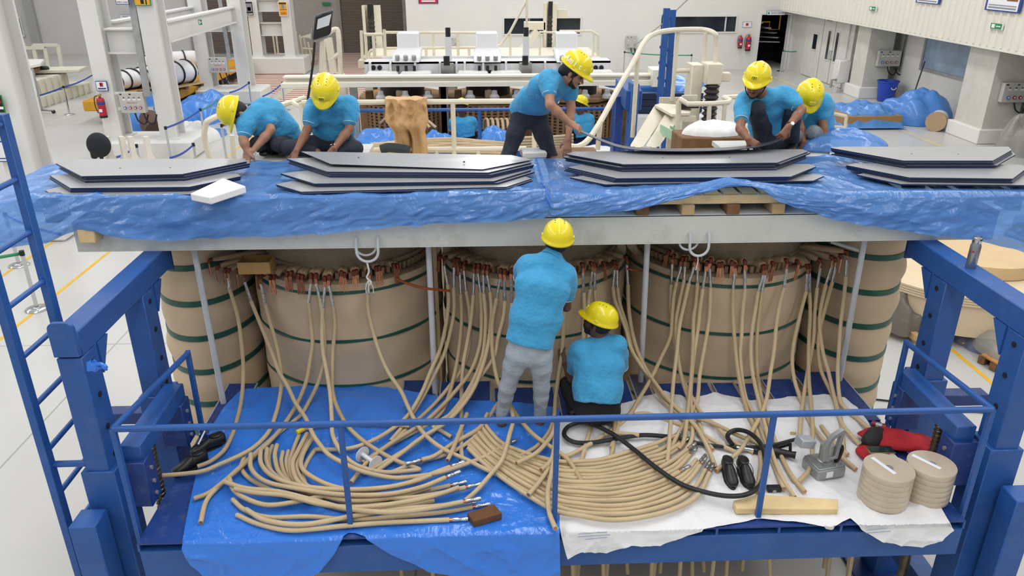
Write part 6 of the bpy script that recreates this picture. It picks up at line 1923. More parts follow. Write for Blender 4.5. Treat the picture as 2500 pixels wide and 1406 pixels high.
build(M().tube(spline(PY([(930, 365, 8.1), (950, 360, 8.1), (985, 364, 8.1), (1000, 368, 8.1)]), 5), .05, 9), 'rolled_jacket', mat('dark_cloth', '#3a4145', .9, bump=.6, bs=40), label='dark rolled jacket lying at the foot of the tan cloth', cat='jacket')
pp = P(1300, 368, Y=7.0)
build(M().box((pp.x, 6.9, 3.42), (.22, .2, .06), .1), 'foam_block', FOAM, label='white foam block behind the standing bent worker', cat='foam', bevel=.01)

# ---- second transformer on its own platform
Y2 = 14.8
zb0, zb1 = P(1150, 211, Y=Y2).z, P(1150, 187, Y=Y2).z
t = thing('lifting_beam', 'long cream I-beam crossing in front of the second transformer', 'beam', (P(1150, 200, Y=Y2).x, Y2, zb0))
xa, xb = P(690, 200, Y=Y2).x, P(1602, 195, Y=Y2).x
hh = zb1 - zb0
CRM2 = mat('cream_light', '#e9e5d6', .5, var=.03)
build(M().bx(xa, xb, Y2 + .12, Y2 + .16, zb0, zb1), 'web', CRM2, t)
build(M().bx(xa, xb, Y2, Y2 + .3, zb0 + hh * .42, zb0 + hh * .52), 'front_flange', CRM2, t)
build(M().bx(xa, xb, Y2 + .05, Y2 + .32, zb1 - .02, zb1 + .01), 'top_flange', CRM2, t)
build(M().bx(xa, xb, Y2 - .02, Y2 + .12, zb0, zb0 + hh * .46), 'face_plate', CRM2, t)
build(M().bx(xb - .1, xb + .35, Y2 - .1, Y2 + .4, zb0 - .02, zb1 + .12), 'end_box', CRM2, t, bevel=.01)
build(M().bx(xa - .02, xa + .5, Y2 - .1, Y2 + .3, zb0, zb0 + hh * .5), 'end_box', CRM2, t, bevel=.01)
COIL2 = mat('brown_winding', '#8f7152', .75, var=.2, vs=6)
COIL2P = mat('brown_board', '#a9855e', .75, var=.14, vs=4)
ZB2 = 1.72
for i, u in enumerate((985, 1192, 1402)):
    c = P(u, 262, Y=16.1)
    t = thing('slatted_winding', ('brown slatted winding at left of the second transformer', 'brown slatted winding in the middle of the second transformer', 'brown slatted winding at right of the second transformer')[i], 'coil', (c.x, 16.1, 1.2), 'windings of the second transformer')
    zt2 = 2.4
    prof = []
    z = 1.2
    while z < zt2 - .08:
        prof += [(.80, z), (.86, z + .012), (.86, z + .042), (.80, z + .052)]; z += .062
    build(M().lathe(prof, (c.x, 16.1, 0), n=64), 'winding', COIL2, t, angle=20)
    for k in range(22):
        a = PI + PI * (k + .5) / 22
        q = Vector((c.x + .865 * math.cos(a), 16.1 + .865 * math.sin(a), 0))
        build(M().bar(q + Vector((0, 0, 1.2)), q + Vector((0, 0, zt2 - .06)), .05, .03), 'spacer_strip', COIL2P, t)
    oc = [(c.x + .92 * math.cos(a), 16.1 + .9 * math.sin(a), zt2) for a in [PI / 8 + k * PI / 4 for k in range(8)]]
    build(M().prism(oc, (0, 0, .07)), 'top_board', COIL2P, t, bevel=.01)
    build(M().lathe([(.45, zt2 + .07), (.45, zt2 + .5), (.2, zt2 + .5)], (c.x, 16.1, 0), n=28), 'limb', mat('limb_dark', '#3d3a38', .6), t)
    for dx in (-.6, .0, .55):
        build(M().bx(c.x + dx - .07, c.x + dx + .07, 15.45, 15.6, zt2 + .07, zt2 + .22), 'insulator_block', WOOD_D if dx else PAPER, t, bevel=.01)
        build(M().lathe([(.0, 0), (.1, 0), (.1, .05), (.06, .09), (.05, .16), (0, .17)], (c.x + dx * .8 + .12, 15.4, zt2 + .07), n=14), 'insulator_cap', SIGN_W, t)
    for dx in (-.3, .35):
        build(M().bx(c.x + dx - .3, c.x + dx + .3, 15.3, 15.6, zt2 + .42, zt2 + .6), 'clamp_foot', STEEL_WHITE, t, bevel=.03)
        build(M().bx(c.x + dx - .05, c.x + dx + .05, 15.285, 15.3, zt2 + .5, zt2 + .56), 'clamp_bolt', BLACK, t)
    for dx in (-.86, .86):
        build(M().bx(c.x + dx - .07, c.x + dx + .07, 15.2, 15.3, ZB2, zt2 + .55), 'tie_bar', GALV if dx < 0 else WOOD_D, t)
# white clamping frame above the coils
yc = 15.6
z0, z1 = P(1150, 184, Y=yc).z, P(1150, 150, Y=yc).z
fr = thing('core_clamp', 'white steel core clamp on top of the second transformer', 'core clamp', (P(1190, 170, Y=yc).x, yc, z0))
xa, xb = P(890, 165, Y=yc).x, P(1490, 165, Y=yc).x
WS = mat('bright_white_steel', '#dcdcde', .45, var=.02)
build(M().bx(xa, xb, yc, yc + .06, z0, z1), 'front_plate', WS, fr)
build(M().bx(xa, xb, yc, yc + .5, z1 - .04, z1), 'top_plate', WS, fr)
build(M().bx(xa + .3, xb - .3, yc + .5, yc + .56, z1 - .3, P(1150, 137, Y=yc + .5).z), 'rear_plate', WS, fr)
for u in (905, 955, 1015, 1075, 1115, 1135, 1180, 1235, 1290, 1330, 1370, 1420):
    x = P(u, 165, Y=yc).x
    build(M().bx(x - .02, x + .02, yc - .12, yc, z0, z1), 'stiffener', WS, fr)
for u in (912, 927, 985, 998, 1185, 1197, 1454, 1468):
    x = P(u, 165, Y=yc).x; z = P(u, 165 if u in (912, 927, 1454, 1468) else 177, Y=yc).z
    build(M().cyl((x, yc - .03, z), (x, yc + .01, z), .045, n=14), 'dark_hole', HOLE, fr)
for i, u in enumerate((992, 1190, 1390)):
    ct, cb = P(u, 82, Y=yc + .5), P(u, 148, Y=yc)
    w = .27
    mid = P(u, 120, Y=yc + .4)
    pr = [(w * .8, yc + .55, ct.z), (w * .8, yc + .5, mid.z), (w, yc + .25, P(u, 128, Y=yc + .2).z), (w, yc - .1, P(u, 146, Y=yc - .1).z), (w, yc - .15, P(u, 148, Y=yc - .1).z - .03)]
    g = M(); vs = []
    for (ww, y, z) in pr: vs += [(cb.x - ww, y, z), (cb.x + ww, y, z), (cb.x + ww, y + .5, z), (cb.x - ww, y + .5, z)]
    fs = [(0, 1, 2, 3), (16, 19, 18, 17)]
    for k in range(4):
        for j in range(4): fs.append((k * 4 + j, k * 4 + (j + 1) % 4, (k + 1) * 4 + (j + 1) % 4, (k + 1) * 4 + j))
    br = build(g.add(vs, fs), 'lifting_bracket', WS, fr, bevel=.015)
    for dx in (-.16, 0, .16):
        zq = P(u, 144, Y=yc - .05).z
        build(M().cyl((cb.x + dx, yc - .1, zq), (cb.x + dx, yc - .12, zq + .07), .045, n=8), 'bolt_cap', GALV, br)
        build(M().cyl((cb.x + dx, yc - .12, zq - .22), (cb.x + dx, yc - .12, zq - .12), .03, n=8), 'bolt_shank', BLACK, br)
for u in (1095, 1285):
    x = P(u, 150, Y=yc).x
    build(M().bx(x - .06, x + .06, yc + .1, yc + .25, z1, z1 + .45), 'clamp_post', WS, fr)
    build(M().cyl((x, yc + .17, z1 + .4), (x, yc + .17, z1 + .62), .05, n=12), 'spindle', BLACK, fr)
    build(M().cyl((x - .03, yc - .15, z1 - .05), (x - .03, yc - .15, z1 + .12), .06, n=12), 'spindle', BLACK, fr)
    build(M().bx(x - .14, x + .1, yc - .14, yc - .02, z0, z1 - .02), 'slide_guide', ALU, fr)
# masts with bellows behind the clamp, and their railings
BEL = mat('bellows_dark', '#33322f', .7)
def mast(u0, u1, vt, vb, Y, lab, rib):
    a, b = P(u0, vt, Y=Y), P(u1, vb, Y=Y)
    t = thing('lift_mast', lab, 'mast', ((a.x + b.x) / 2, Y, 0), 'cream lift masts')
    cxm = (P(u0, vb, Y=Y).x + b.x) / 2; hw = (b.x - P(u0, vb, Y=Y).x) / 2
    zt = a.z
    for s_ in (-1, 1):
        build(M().bx(cxm + s_ * hw - .07 * (s_ > 0) * 2 * .5 - (.07 if s_ < 0 else 0) * 0 - .035, cxm + s_ * hw + .035, Y, Y + .25, 0.0, zt), 'channel', CREAM, t)
    build(M().bx(cxm - hw, cxm + hw, Y + .2, Y + .25, 0.0, zt), 'back_plate', CREAM, t)
    prof = []
    z = .2; k = 0
    while z < zt - .25:
        prof.append((hw * (.36 if k % 2 else .5), z)); z += rib; k += 1
    build(M().lathe([(0, .2)] + prof + [(0, z)], (cxm, Y + .02, 0), n=14), 'bellows', BEL, t, angle=20)
    build(M().cyl((cxm, Y + .02, zt - .28), (cxm, Y + .02, zt + .04), hw * .45, n=12), 'bellows_cap', BLACK, t)
    return t, cxm, hw, zt
t1, *_ = mast(895, 930, 14, 138, 19.5, 'cream mast with dark bellows in front of the brown shutter', .05)
t2, cxm, hw, zt_ = mast(1330, 1354, 8, 138, 19.5, 'cream mast with dark bellows in front of the wall window', .05)
build(M().bx(cxm + hw, cxm + hw + .3, 19.6, 19.75, zt_ - .35, zt_ - .15), 'motor_bracket', CREAM, t2)
build(M().bx(cxm - hw - .5, cxm - hw, 19.5, 19.9, P(1320, 73, Y=19.5).z, P(1320, 55, Y=19.5).z), 'arm_bracket', CREAM, t2)
build(M().bar(P(1310, 75, Y=19.5), P(1262, 140, Y=19.4), .3, .12), 'stair_stringer', CREAM, t2)
def railing(name, lab, Y, rails, r=.035, mt=CREAM):
    t = thing(name, lab, 'railing', P(rails[0][0][0], 140, Y=Y), 'cream pipe railings')
    for pl in rails:
        pipe([P(u, v, Y=Y) for (u, v) in pl], r, 'rail_pipe', mt, t)
    return t
railing('pipe_railing', 'cream pipe railing behind the white core clamp on the left', 17.6,
        [[(941, 79), (1175, 80)], [(941, 118), (1175, 116)], [(1058, 80), (1060, 140)], [(1117, 79), (1119, 140)], [(1175, 80), (1177, 118)], [(1145, 117), (1146, 140)], [(1040, 117), (1041, 140)]], .03)
railing('gate_railing', 'cream gate of upright pipes beside the left mast', 17.2,
        [[(882, 75), (886, 160)], [(888, 84), (938, 84)], [(892, 84), (896, 160)], [(911, 84), (915, 142)], [(938, 72), (941, 142)], [(888, 140), (941, 140)], [(903, 160), (900, 130), (907, 122)]], .035)
railing('pipe_railing', 'cream pipe railing beside the right mast by the window', 17.6,
        [[(1318, 136), (1318, 78), (1372, 80)], [(1366, 76), (1444, 76), (1461, 87), (1459, 138)], [(1449, 80), (1447, 138)], [(1246, 137), (1246, 82)], [(1286, -4), (1286, 130)], [(1206, 113), (1222, 110), (1245, 78), (1286, 0)]], .028)
mp = thing('mast_platform', 'cream platform carrying the masts and railings behind the core clamp', 'platform', (P(1170, 140, Y=18).x, 18.5, 0))
zmp = P(1170, 141, Y=17.4).z
build(M().bx(P(880, 140, Y=17.4).x, P(1465, 140, Y=17.4).x, 17.0, 19.4, zmp - .15, zmp), 'platform_plate', CREAM, mp)
for u in (900, 1100, 1300, 1450):
    for y in (17.1, 19.2):
        x = P(u, 140, Y=17.4).x; build(M().bx(x - .08, x + .08, y - .08, y + .08, 0, zmp - .15), 'leg', CREAM, mp)
# platform of the second transformer: deck, blue rail, film, cables
x0, x1 = P(850, 330, Y=14.4).x, P(1520, 330, Y=14.4).x
p2 = thing('work_platform', 'blue-railed platform holding the seated workers at the second transformer', 'platform', ((x0 + x1) / 2, 14, 1.4))
build(M().bx(x0, x1, 13.3, 15.2, ZB2 - .3, ZB2), 'deck', BLUE_D, p2)
zr = P(1100, 268, Y=13.5).z
pipe([(x0, 13.5, zr), (P(1530, 264, Y=13.5).x, 13.5, zr)], .03, 'top_rail', BLUE, p2)
for u in (1171, 1502):
    x = P(u, 300, Y=13.5).x; pipe([(x, 13.5, ZB2 - .1), (x, 13.5, zr)], .035, 'rail_post', BLUE, p2)
x = P(1528, 266, Y=13.5).x
pipe([(x, 13.5, zr), P(1503, 243, Y=14.6)], .03, 'side_rail', BLUE, p2); pipe([P(1503, 243, Y=14.6), P(1503, 340, Y=14.6)], .03, 'rail_post', BLUE, p2)
for x in (x0 + .3, x1 - .3):
    build(M().bx(x - .1, x + .1, 13.5, 13.8, 0, ZB2 - .3), 'leg', BLUE, p2)
    build(M().bx(x - .1, x + .1, 14.8, 15.1, 0, ZB2 - .3), 'leg', BLUE, p2)
def heap_px(lab, u, v, Y, rx, ry, h, seed, mt, z0=None, cat='plastic sheet', name='blue_film', flat=.5):
    p = P(u, v, Y=Y); return heap(name, lab, p.x, Y, p.z if z0 is None else z0, rx, ry, h, seed, mt, cat, flat=flat)
FILM_B = film_mat('blue_film_far', '#5b9ff6', '#6fa8f0', .95, rough=.2, scale=2.5, bump=.3)
heap_px('crumpled blue film left of the tan cloth on the second platform', 935, 330, 14.0, .72, .5, .42, 61, FILM_B, ZB2)
heap_px('crumpled blue film between the tan cloth and the seated worker', 1060, 330, 14.1, .55, .45, .33, 62, FILM_B, ZB2)
heap_px('crumpled blue film right of the seated distant worker', 1215, 325, 14.0, .5, .4, .42, 63, FILM_B, ZB2)
heap_px('white sheet with blue scraps beside the second distant worker', 1440, 345, 13.9, .5, .4, .12, 64, WHITE_SH, ZB2, name='white_sheet')
for i in range(10):
    dv = i * 3.0
    pts = [P(u, v + dv + random.uniform(-3, 3), Y=13.45 - i * .012) for u, v in ((905, 352), (960, 345), (1030, 343), (1110, 341), (1180, 343), (1240, 350))]
    for p in pts: p.z = max(p.z, ZB2 + .04)
    make_cable(pts, 'long lead lying along the second platform, %s from the top' % nth(i), 'leads on the second platform', n=4, r=.03)
for i in range(8):
    u = 930 + i * 9
    make_cable(PY([(u, 300 - i * 2, 15.1), (u + 20, 284 - i, 14.9), (u + 45, 290, 14.7), (u + 30 + 6 * i, 312, 14.5)]), 'lead bending out of the left distant winding, %s from the left' % nth(i), 'leads bending from the second coils', n=4, r=.03)
for i in range(6):
    u = 1180 + i * 12
    make_cable(PY([(u, 315, 15.0), (u + 2, 296, 14.95), (u + 10, 292, 14.85), (u + 13, 318, 14.7)]), 'lead looping beside the right distant film heap, %s from the left' % nth(i), 'looping leads of the second coils', n=4, r=.03)
for i in range(5):
    make_cable(PY([(1232, 340 + i * 6, 13.6), (1290, 336 + i * 7, 13.6), (1350, 334 + i * 6, 13.6), (1400, 330 + i * 7, 13.6)]), 'lead behind the standing worker\'s legs, %s from the top' % nth(i), 'leads behind the standing worker', n=4, r=.028)

# ---- cream stair platform with handrail, right of the bent worker
sp = thing('stair_platform', 'cream steel stair with arched handrail behind the third stack', 'stair', (P(1640, 340, Y=9.2).x, 9.3, 1.8))
S_A = P(1560, 362, Y=8.6); S_B = P(1615, 268, Y=9.4)
def stringer(du, name='stringer'):
    a0, a1, b0, b1 = P(1540 + du, 358, Y=8.5), P(1570 + du, 358, Y=8.5), P(1612 + du, 272, Y=9.3), P(1595 + du, 266, Y=9.3)
    return build(M().prism([a0, a1, P(1625 + du, 280, Y=9.3), P(1598 + du, 262, Y=9.3)], (.0, .03, .01)), name, CREAM, sp)
stringer(0); stringer(39)
build(M().prism([P(1598, 262, Y=9.3), P(1640, 285, Y=9.0), P(1650, 285, Y=9.0), P(1662, 262, Y=9.6), P(1612, 258, Y=9.6)], (0, 0, .03)), 'top_step', CREAM, sp)
build(M().prism([P(1567, 312, Y=8.9), P(1585, 333, Y=8.8), P(1606, 330, Y=8.9), P(1592, 308, Y=9.1)], (0, 0, .02)), 'step', CREAM, sp)
build(M().prism([P(1612, 261, Y=9.5), P(1648, 283, Y=9.2), P(1684, 282, Y=9.2), P(1690, 262, Y=9.7)], (0, 0, .03)), 'landing', CREAM, sp)
build(M().prism([P(1640, 284, Y=9.2), P(1700, 284, Y=9.2), P(1700, 297, Y=9.2), P(1640, 297, Y=9.2)], (0, .04, 0)), 'landing_beam', CREAM, sp)
build(M().bx(P(1611, 240, Y=10.2).x, P(1690, 240, Y=10.2).x, 10.2, 10.24, P(1640, 260, Y=10.2).z, P(1640, 238, Y=10.2).z), 'kick_plate', CREAM, sp)
for u in (1676, 1640):
    build(M().bar(P(u, 290, Y=9.5), Vector((P(u, 290, Y=9.5).x, 9.5, .02)), .08, .06, up=(0, 1, 0)), 'leg', CREAM, sp)
for du in (4, 43):
    q = P(1553 + du, 358, Y=8.5); build(M().bar(q, Vector((q.x, 8.5, 0.02)), .06, .06, up=(0, 1, 0)), 'leg', CREAM, sp)
hr = [(1390, 358, 8.0), (1412, 357, 8.1), (1437, 340, 8.25), (1470, 290, 8.5), (1510, 215, 8.9), (1545, 155, 9.2), (1575, 100, 9.5), (1600, 82, 9.7), (1640, 74, 10.0), (1712, 72, 10.2), (1745, 82, 10.0), (1748, 100, 10.0), (1746, 160, 10.0)]
pipe(PY(hr), .032, 'handrail', CREAM, sp, sm=5)
for (pt) in (((1557, 140, 9.3), (1544, 335, 9.3)), ((1655, 76, 10.1), (1641, 245, 10.1)), ((1722, 80, 10.1), (1718, 165, 10.1)), ((1466, 296, 8.45), (1459, 365, 8.45)), ((1648, 173, 10.1), (1690, 172, 10.1))):
    pipe(PY(pt), .028, 'rail_post', CREAM, sp)
# mast with bellows in front of the wall (near)
nm = thing('screw_mast', 'cream mast with exposed black bellows screw behind the squatting worker', 'mast', (P(1715, 340, Y=9.9).x, 9.9, 0))
xq0, xq1, xq2 = P(1693, 250, Y=9.9).x, P(1717, 250, Y=9.9).x, P(1740, 250, Y=9.9).x
ztop = P(1715, 160, Y=9.9).z
build(M().bx(xq0 - .04, xq1 - .02, 9.95, 10.25, 0, ztop), 'channel', CREAM, nm, bevel=.006)
build(M().bx(xq2 + .0, xq2 + .07, 9.9, 10.15, 0, ztop), 'channel', CREAM, nm, bevel=.006)
build(M().bx(xq1 - .02, xq2 + .06, 9.8, 10.1, P(1720, 204, Y=9.9).z, ztop + .03), 'head_box', CREAM, nm, bevel=.01)
build(M().bx(xq2 + .07, xq2 + .2, 9.9, 10.0, P(1740, 200, Y=9.9).z, P(1740, 178, Y=9.9).z), 'motor_bracket', CREAM, nm, bevel=.01)
cxb = (xq1 + xq2) / 2 - .0
prof = [(0, .4)]; z = .4; k = 0; zt3 = P(1725, 206, Y=9.9).z
while z < zt3: prof.append((.062 if k % 2 else .1, z)); z += .035; k += 1
build(M().lathe(prof + [(0, z)], (cxb + .02, 9.86, 0), n=16), 'bellows', BEL, nm, angle=20)
# cream rail in front of that mast
pipe(PY([(1655, 335, 8.6), (1657, 250, 8.6), (1661, 242, 8.6), (1680, 254, 8.5), (1740, 253, 8.5), (1778, 250, 8.5), (1782, 245, 8.55), (1768, 238, 8.8), (1800, 236, 8.9), (1830, 236, 8.9)]), .03, 'guard_pipe', CREAM, sp)
for (pt) in (((1732, 255, 8.5), (1728, 345, 8.5)), ((1770, 252, 8.5), (1762, 345, 8.5)), ((1657, 252, 8.6), (1650, 350, 8.6))):
    pipe(PY(pt), .026, 'rail_post', CREAM, sp)
# green ratchet straps and white sack
GRN = mat('green_webbing', '#a9cdb2', .7, var=.1, vs=8)
GRN2 = mat('green_webbing_dark', '#7fa88a', .7, var=.1, vs=8)
t = thing('ratchet_strap', 'pale green webbing strap slung from the stair to the stack', 'strap', P(1650, 330, Y=8.7))
build(M().bar(P(1612, 315, Y=8.8), P(1690, 355, Y=8.0), .012, .11), 'webbing', GRN, t)
build(M().bar(P(1632, 318, Y=9.0), P(1700, 350, Y=8.3), .012, .12), 'webbing', GRN2, t)
build(M().box(P(1678, 347, Y=7.9), (.12, .08, .05), .3), 'ratchet_buckle', GALV, t, bevel=.006)
heap('white_sack', 'white sack lying behind the third sheet stack', P(1735, 352, Y=7.98).x, 7.98, ZT - .05, .28, .2, .13, 71.0, FOAM, 'sack')
build(M().box((P(1735, 352, Y=7.98).x, 7.98, 3.2), (.75, .42, .3)), 'crate', WOOD_D, label='dark wooden crate under the white sack behind the third stack', cat='crate', bevel=.01)
# toolbox on the landing
c = P(1672, 262, Y=9.4)
t = thing('tool_case', 'open tool case with chains on the cream stair landing', 'tool case', c)
build(M().box(c + Vector((.03, 0, .03)), (.24, .16, .06), .1), 'case_tray', BLACK, t, bevel=.005)
build(M().box(c + Vector((.06, .05, .1)), (.2, .02, .08), .1), 'case_lid', CREAM, t, bevel=.005)
build(M().tube([c + Vector((-.12 + .02 * k, -.04 + .02 * (k % 2), .07 + .02 * (k % 3))) for k in range(8)], .012, 6), 'chain', CHROME, t)

# ---- second blue tower, ladder and sheet stack to the right of the second transformer
t = thing('lift_tower', 'blue lift tower standing right of the second transformer', 'lift tower', (P(1530, 350, Y=12.5).x, 12.5, 0))
for (ua, ub, Y, vt, vb, mt) in ((1500, 1520, 12.8, 235, 372, BLUE_D), (1537, 1556, 12.0, 205, 372, BLUE)):
    a, b = P(ua, 300, Y=Y).x, P(ub, 300, Y=Y).x
    build(M().bx(a, b, Y, Y + .3, 0, P(ua, vt, Y=Y).z), 'post', mt, t, bevel=.01)
build(M().bar(P(1520, 212, Y=13.8), P(1547, 245, Y=12.1), .26, .3), 'top_beam', BLUE, t, bevel=.01)
t = thing('ladder', 'blue ladder standing upright behind the arched cream handrail', 'ladder', (P(1625, 230, Y=13).x, 13, 0))
for u0, u1, vt in ((1628, 1611, 20), (1643, 1629, 24)):
    a, b = P(u0, vt, Y=13.0 + (.0 if u0 < 1640 else .5)), P(u1, 240, Y=13.0 + (.0 if u0 < 1640 else .5))
    build(M().bar(a, a + (b - a) * (a.z / (a.z - b.z)), .1, .06, up=(0, 1, 0)), 'rail', BLUE, t)
for k in range(6):
    v = 45 + k * 38; u = 1622 - k * 3
    build(M().cyl(P(u - 2, v - 6, Y=13.0), P(u + 13, v, Y=13.5), .03, n=8), 'rung', BLUE, t)
c0, c1 = P(1560, 238, Y=15.0), P(1692, 238, Y=15.0)
for k in range(3):
    o = build(M().bx(c0.x, c1.x + .2, 15.0, 16.2, c0.z - .3 + .13 * k, c0.z - .3 + .13 * k + .115), 'steel_sheet', [SH_TOP_SHEEN, SH_EDGE], smooth=False, label='%s dark sheet bundle from the bottom of the far blue-topped stack' % nth(k), cat='steel sheet', group='far dark sheet bundles')
    two_mat(o)
heap('blue_film', 'blue film covering the far dark sheet stack', (c0.x + c1.x) / 2, 15.9, c0.z + .09, 1.0, .8, .2, 81.0, FILM_B)
build(M().bx(c0.x - .1, c1.x + .3, 14.9, 16.3, 0.6, c0.z - .32), 'covered_table', WHITE_SH, label='white covered table under the far dark sheet stack', cat='table', bevel=.05)
for dx in (.1, 1.0):
    pass
tb = thing('trestle', 'blue trestle frame under the white covered far table', 'trestle', (c0.x + .4, 15.5, 0))
for (x, y) in ((c0.x + .05, 15.0), (c1.x + .1, 15.0), (c0.x + .05, 16.1), (c1.x + .1, 16.1)):
    build(M().bx(x - .07, x + .07, y - .07, y + .07, 0, .6), 'leg', BLUE, tb)
build(M().bx(c0.x, c1.x + .2, 14.95, 15.05, .45, .6), 'cross_rail', BLUE, tb)
heap('blue_film', 'blue wrapped bundle on the floor beyond the cream beam end', P(1650, 215, Y=19).x, 19.0, 0.9, .9, .7, .5, 82.0, FILM_B)
build(M().bx(P(1640, 220, Y=19).x - .5, P(1640, 220, Y=19).x + .9, 18.6, 19.4, 0, .9), 'crate', BLUE_D, label='blue crate under the wrapped bundle beyond the cream beam end', cat='crate')
heap('blue_film', 'blue film spread on the floor below the far blue tower', P(1490, 320, Y=12.2).x, 12.3, 1.2, .9, .7, .1, 83.0, FILM_B)
build(M().bx(P(1490, 320, Y=12.2).x - .85, P(1490, 320, Y=12.2).x + .85, 11.7, 12.9, 0, 1.2), 'crate', STEEL_WHITE, label='white crate under the blue film by the far blue tower', cat='crate')
build(M().bx(P(1475, 350, Y=9.5).x - .5, P(1475, 350, Y=9.5).x + .25, 9.2, 10.2, 0, 2.25), 'grey_plinth', mat('grey_block', '#6d6c72', .6), label='dark grey machine block behind the lifted sheet', cat='machine', bevel=.02)

# ---- flood light on a cream trolley
FY = 13.2
fl = thing('flood_light', 'black flood light tilted on a cream pole above the seated worker', 'lamp', P(790, 190, Y=FY))
q = [P(769, 40, Y=FY), P(812, 26, Y=FY), P(806, 85, Y=FY), P(763, 100, Y=FY)]
build(M().prism([q[3], q[2], q[1], q[0]], (0, .12, .03)), 'housing', BLACK, fl, bevel=.02)
qi = [P(776, 47, Y=FY - .01), P(809, 34, Y=FY - .01), P(803, 62, Y=FY - .01), P(773, 72, Y=FY - .01)]
build(M().prism([qi[3], qi[2], qi[1], qi[0]], (0, .01, 0)), 'lens', mat('lamp_lens', '#cfd4d8', .2), fl)
pipe(PY([(762, 70, FY + .05), (760, 96, FY + .05), (768, 102, FY + .05), (800, 90, FY + .05)]), .015, 'bracket', GALV, fl)
pipe(PY([(786, 95, FY + .1), (784, 165, FY + .1), (783, 260, FY + .1)]), .035, 'pole', CREAM, fl)
pipe(PY([(768, 103, FY), (764, 155, FY), (757, 205, FY), (749, 260, FY)]), .02, 'power_cable', RUBBER, fl, sm=5)
b0 = P(783, 260, Y=FY + .1)
build(M().bar(b0, Vector((b0.x, FY + .1, .05)), .08, .08, up=(0, 1, 0)), 'pole_base', CREAM, fl)
build(M().bx(b0.x - .4, b0.x + .4, FY - .3, FY + .5, 0, .06), 'foot_plate', CREAM, fl)
tr = thing('trolley_frame', 'cream tubular trolley frame beside the flood light', 'trolley', (P(805, 185, Y=16).x, 16, 0))
for pl in ([(800, 82), (818, 72), (826, 85), (832, 185)], [(797, 95), (812, 180)], [(805, 92), (818, 178)], [(790, 100), (793, 165), (800, 190)], [(803, 148), (828, 132)]):
    pipe([P(u, v, Y=16.0) for u, v in pl], .05, 'frame_tube', CREAM, tr, sm=4)
bb = P(800, 180, Y=16.0)
build(M().bx(bb.x - .3, bb.x + .35, 15.8, 16.3, 0, bb.z), 'trolley_body', CREAM, tr, bevel=.08)

# ---- left side: rope stanchions
def stanchion(base, lab, zt=.98):
    b = Vector(base)
    t = thing('belt_stanchion', lab, 'stanchion', b, 'chrome belt stanchions')
    build(M().lathe([(0, 0), (.17, 0), (.172, .012), (.15, .028), (.03, .04), (.028, .05)], b, n=24), 'base', CHROME, t)
    build(M().cyl(b + Vector((0, 0, .04)), b + Vector((0, 0, zt - .06)), .03, n=14), 'post', CHROME, t)
    build(M().cyl(b + Vector((0, 0, zt - .08)), b + Vector((0, 0, zt)), .036, n=14), 'belt_head', BLACK, t)
    return b + Vector((0, 0, zt - .045))
BELT_B = mat('blue_belt', '#2f4fb5', .6); BELT_G = mat('green_belt', '#3d9a6f', .6)
def belt(a, b, mt, lab):
    a, b = Vector(a), Vector(b)
    pts = [a.lerp(b, k / 8) - Vector((0, 0, .05 * math.sin(PI * k / 8))) for k in range(9)]
    g = M()
    vs = []
    for p in pts: vs += [p + Vector((0, 0, .025)), p - Vector((0, 0, .025))]
    g.add(vs, [(2 * i, 2 * i + 1, 2 * i + 3, 2 * i + 2) for i in range(8)])
    build(g, 'barrier_belt', mt, label=lab, cat='belt', solid=.004, fixn=False)
s1 = stanchion(P(91, 755, Z=0), 'chrome stanchion nearest the ladder, holding a green belt')
s2 = stanchion(P(47, 648, Z=0), 'chrome stanchion just behind the nearest one at the ladder')
belt(s1, s1 + Vector((-2.2, -.8, 0)), BELT_G, 'green belt running left from the nearest stanchion')
belt(s2, P(150, 572, Z=.93), BELT_B, 'blue belt running back from the stanchion by the ladder')
s3 = stanchion(P(170, 280, Z=0), 'chrome stanchion in front of the cream workbench')
belt(s3, P(40, 245, Y=s3.y + .1), BELT_B, 'blue belt left of the stanchion by the workbench')
belt(s3, P(226, 183, Y=s3.y + 4), BELT_B, 'blue belt right of the stanchion by the workbench')
sa = stanchion(P(415, 300, Z=1.0) - Vector((0, .35, 1)), 'chrome stanchion at the plinth corner left of the cream railing')
sb = stanchion(P(488, 263, Z=1.0) - Vector((0, 0, 1)), 'chrome stanchion in front of the blue film pile')
sc_ = stanchion(P(332, 350, Z=1.0) - Vector((0, 0, 1)), 'chrome stanchion among the white funnel stands')
sd = stanchion(P(471, 347, Z=1.0) - Vector((0, 0, 1)), 'chrome stanchion behind the leftmost stack, right one')
se = stanchion(P(540, 301, Z=1.0) - Vector((0, 0, 1)), 'chrome stanchion left of the far-left worker')
sf = stanchion(P(607, 198, Z=1.0) - Vector((0, 0, 1)), 'chrome stanchion before the second column plinth')
sg = stanchion(P(697, 269, Z=0), 'chrome stanchion on the floor between the two left workers')
belt(sa, sb, BELT_B, 'blue belt between the plinth stanchions'); belt(sb, P(532, 243, Z=.95), BELT_G, 'green belt running behind the far-left worker\'s helmet')
belt(P(268, 388, Z=.95), sc_, BELT_B, 'blue belt in front of the white funnel stands'); belt(P(414, 386, Z=.95), sd, BELT_B, 'blue belt behind the leftmost stack')
belt(se, P(572, 289, Z=.95), BELT_B, 'short blue belt left of the far-left worker'); belt(P(560, 226, Z=.95), sf, BELT_B, 'blue belt by the second column plinth')
belt(P(640, 236, Z=.95), sg, BELT_B, 'blue belt above the far-left worker\'s back')
sh_ = stanchion(P(1522, 178, Z=0), 'chrome stanchion at the back wall under the wall box'); si_ = stanchion(P(1684, 187, Z=0), 'chrome stanchion at the back wall right of the blue ladder')
belt(sh_, si_, BELT_G, 'green belt along the back wall')
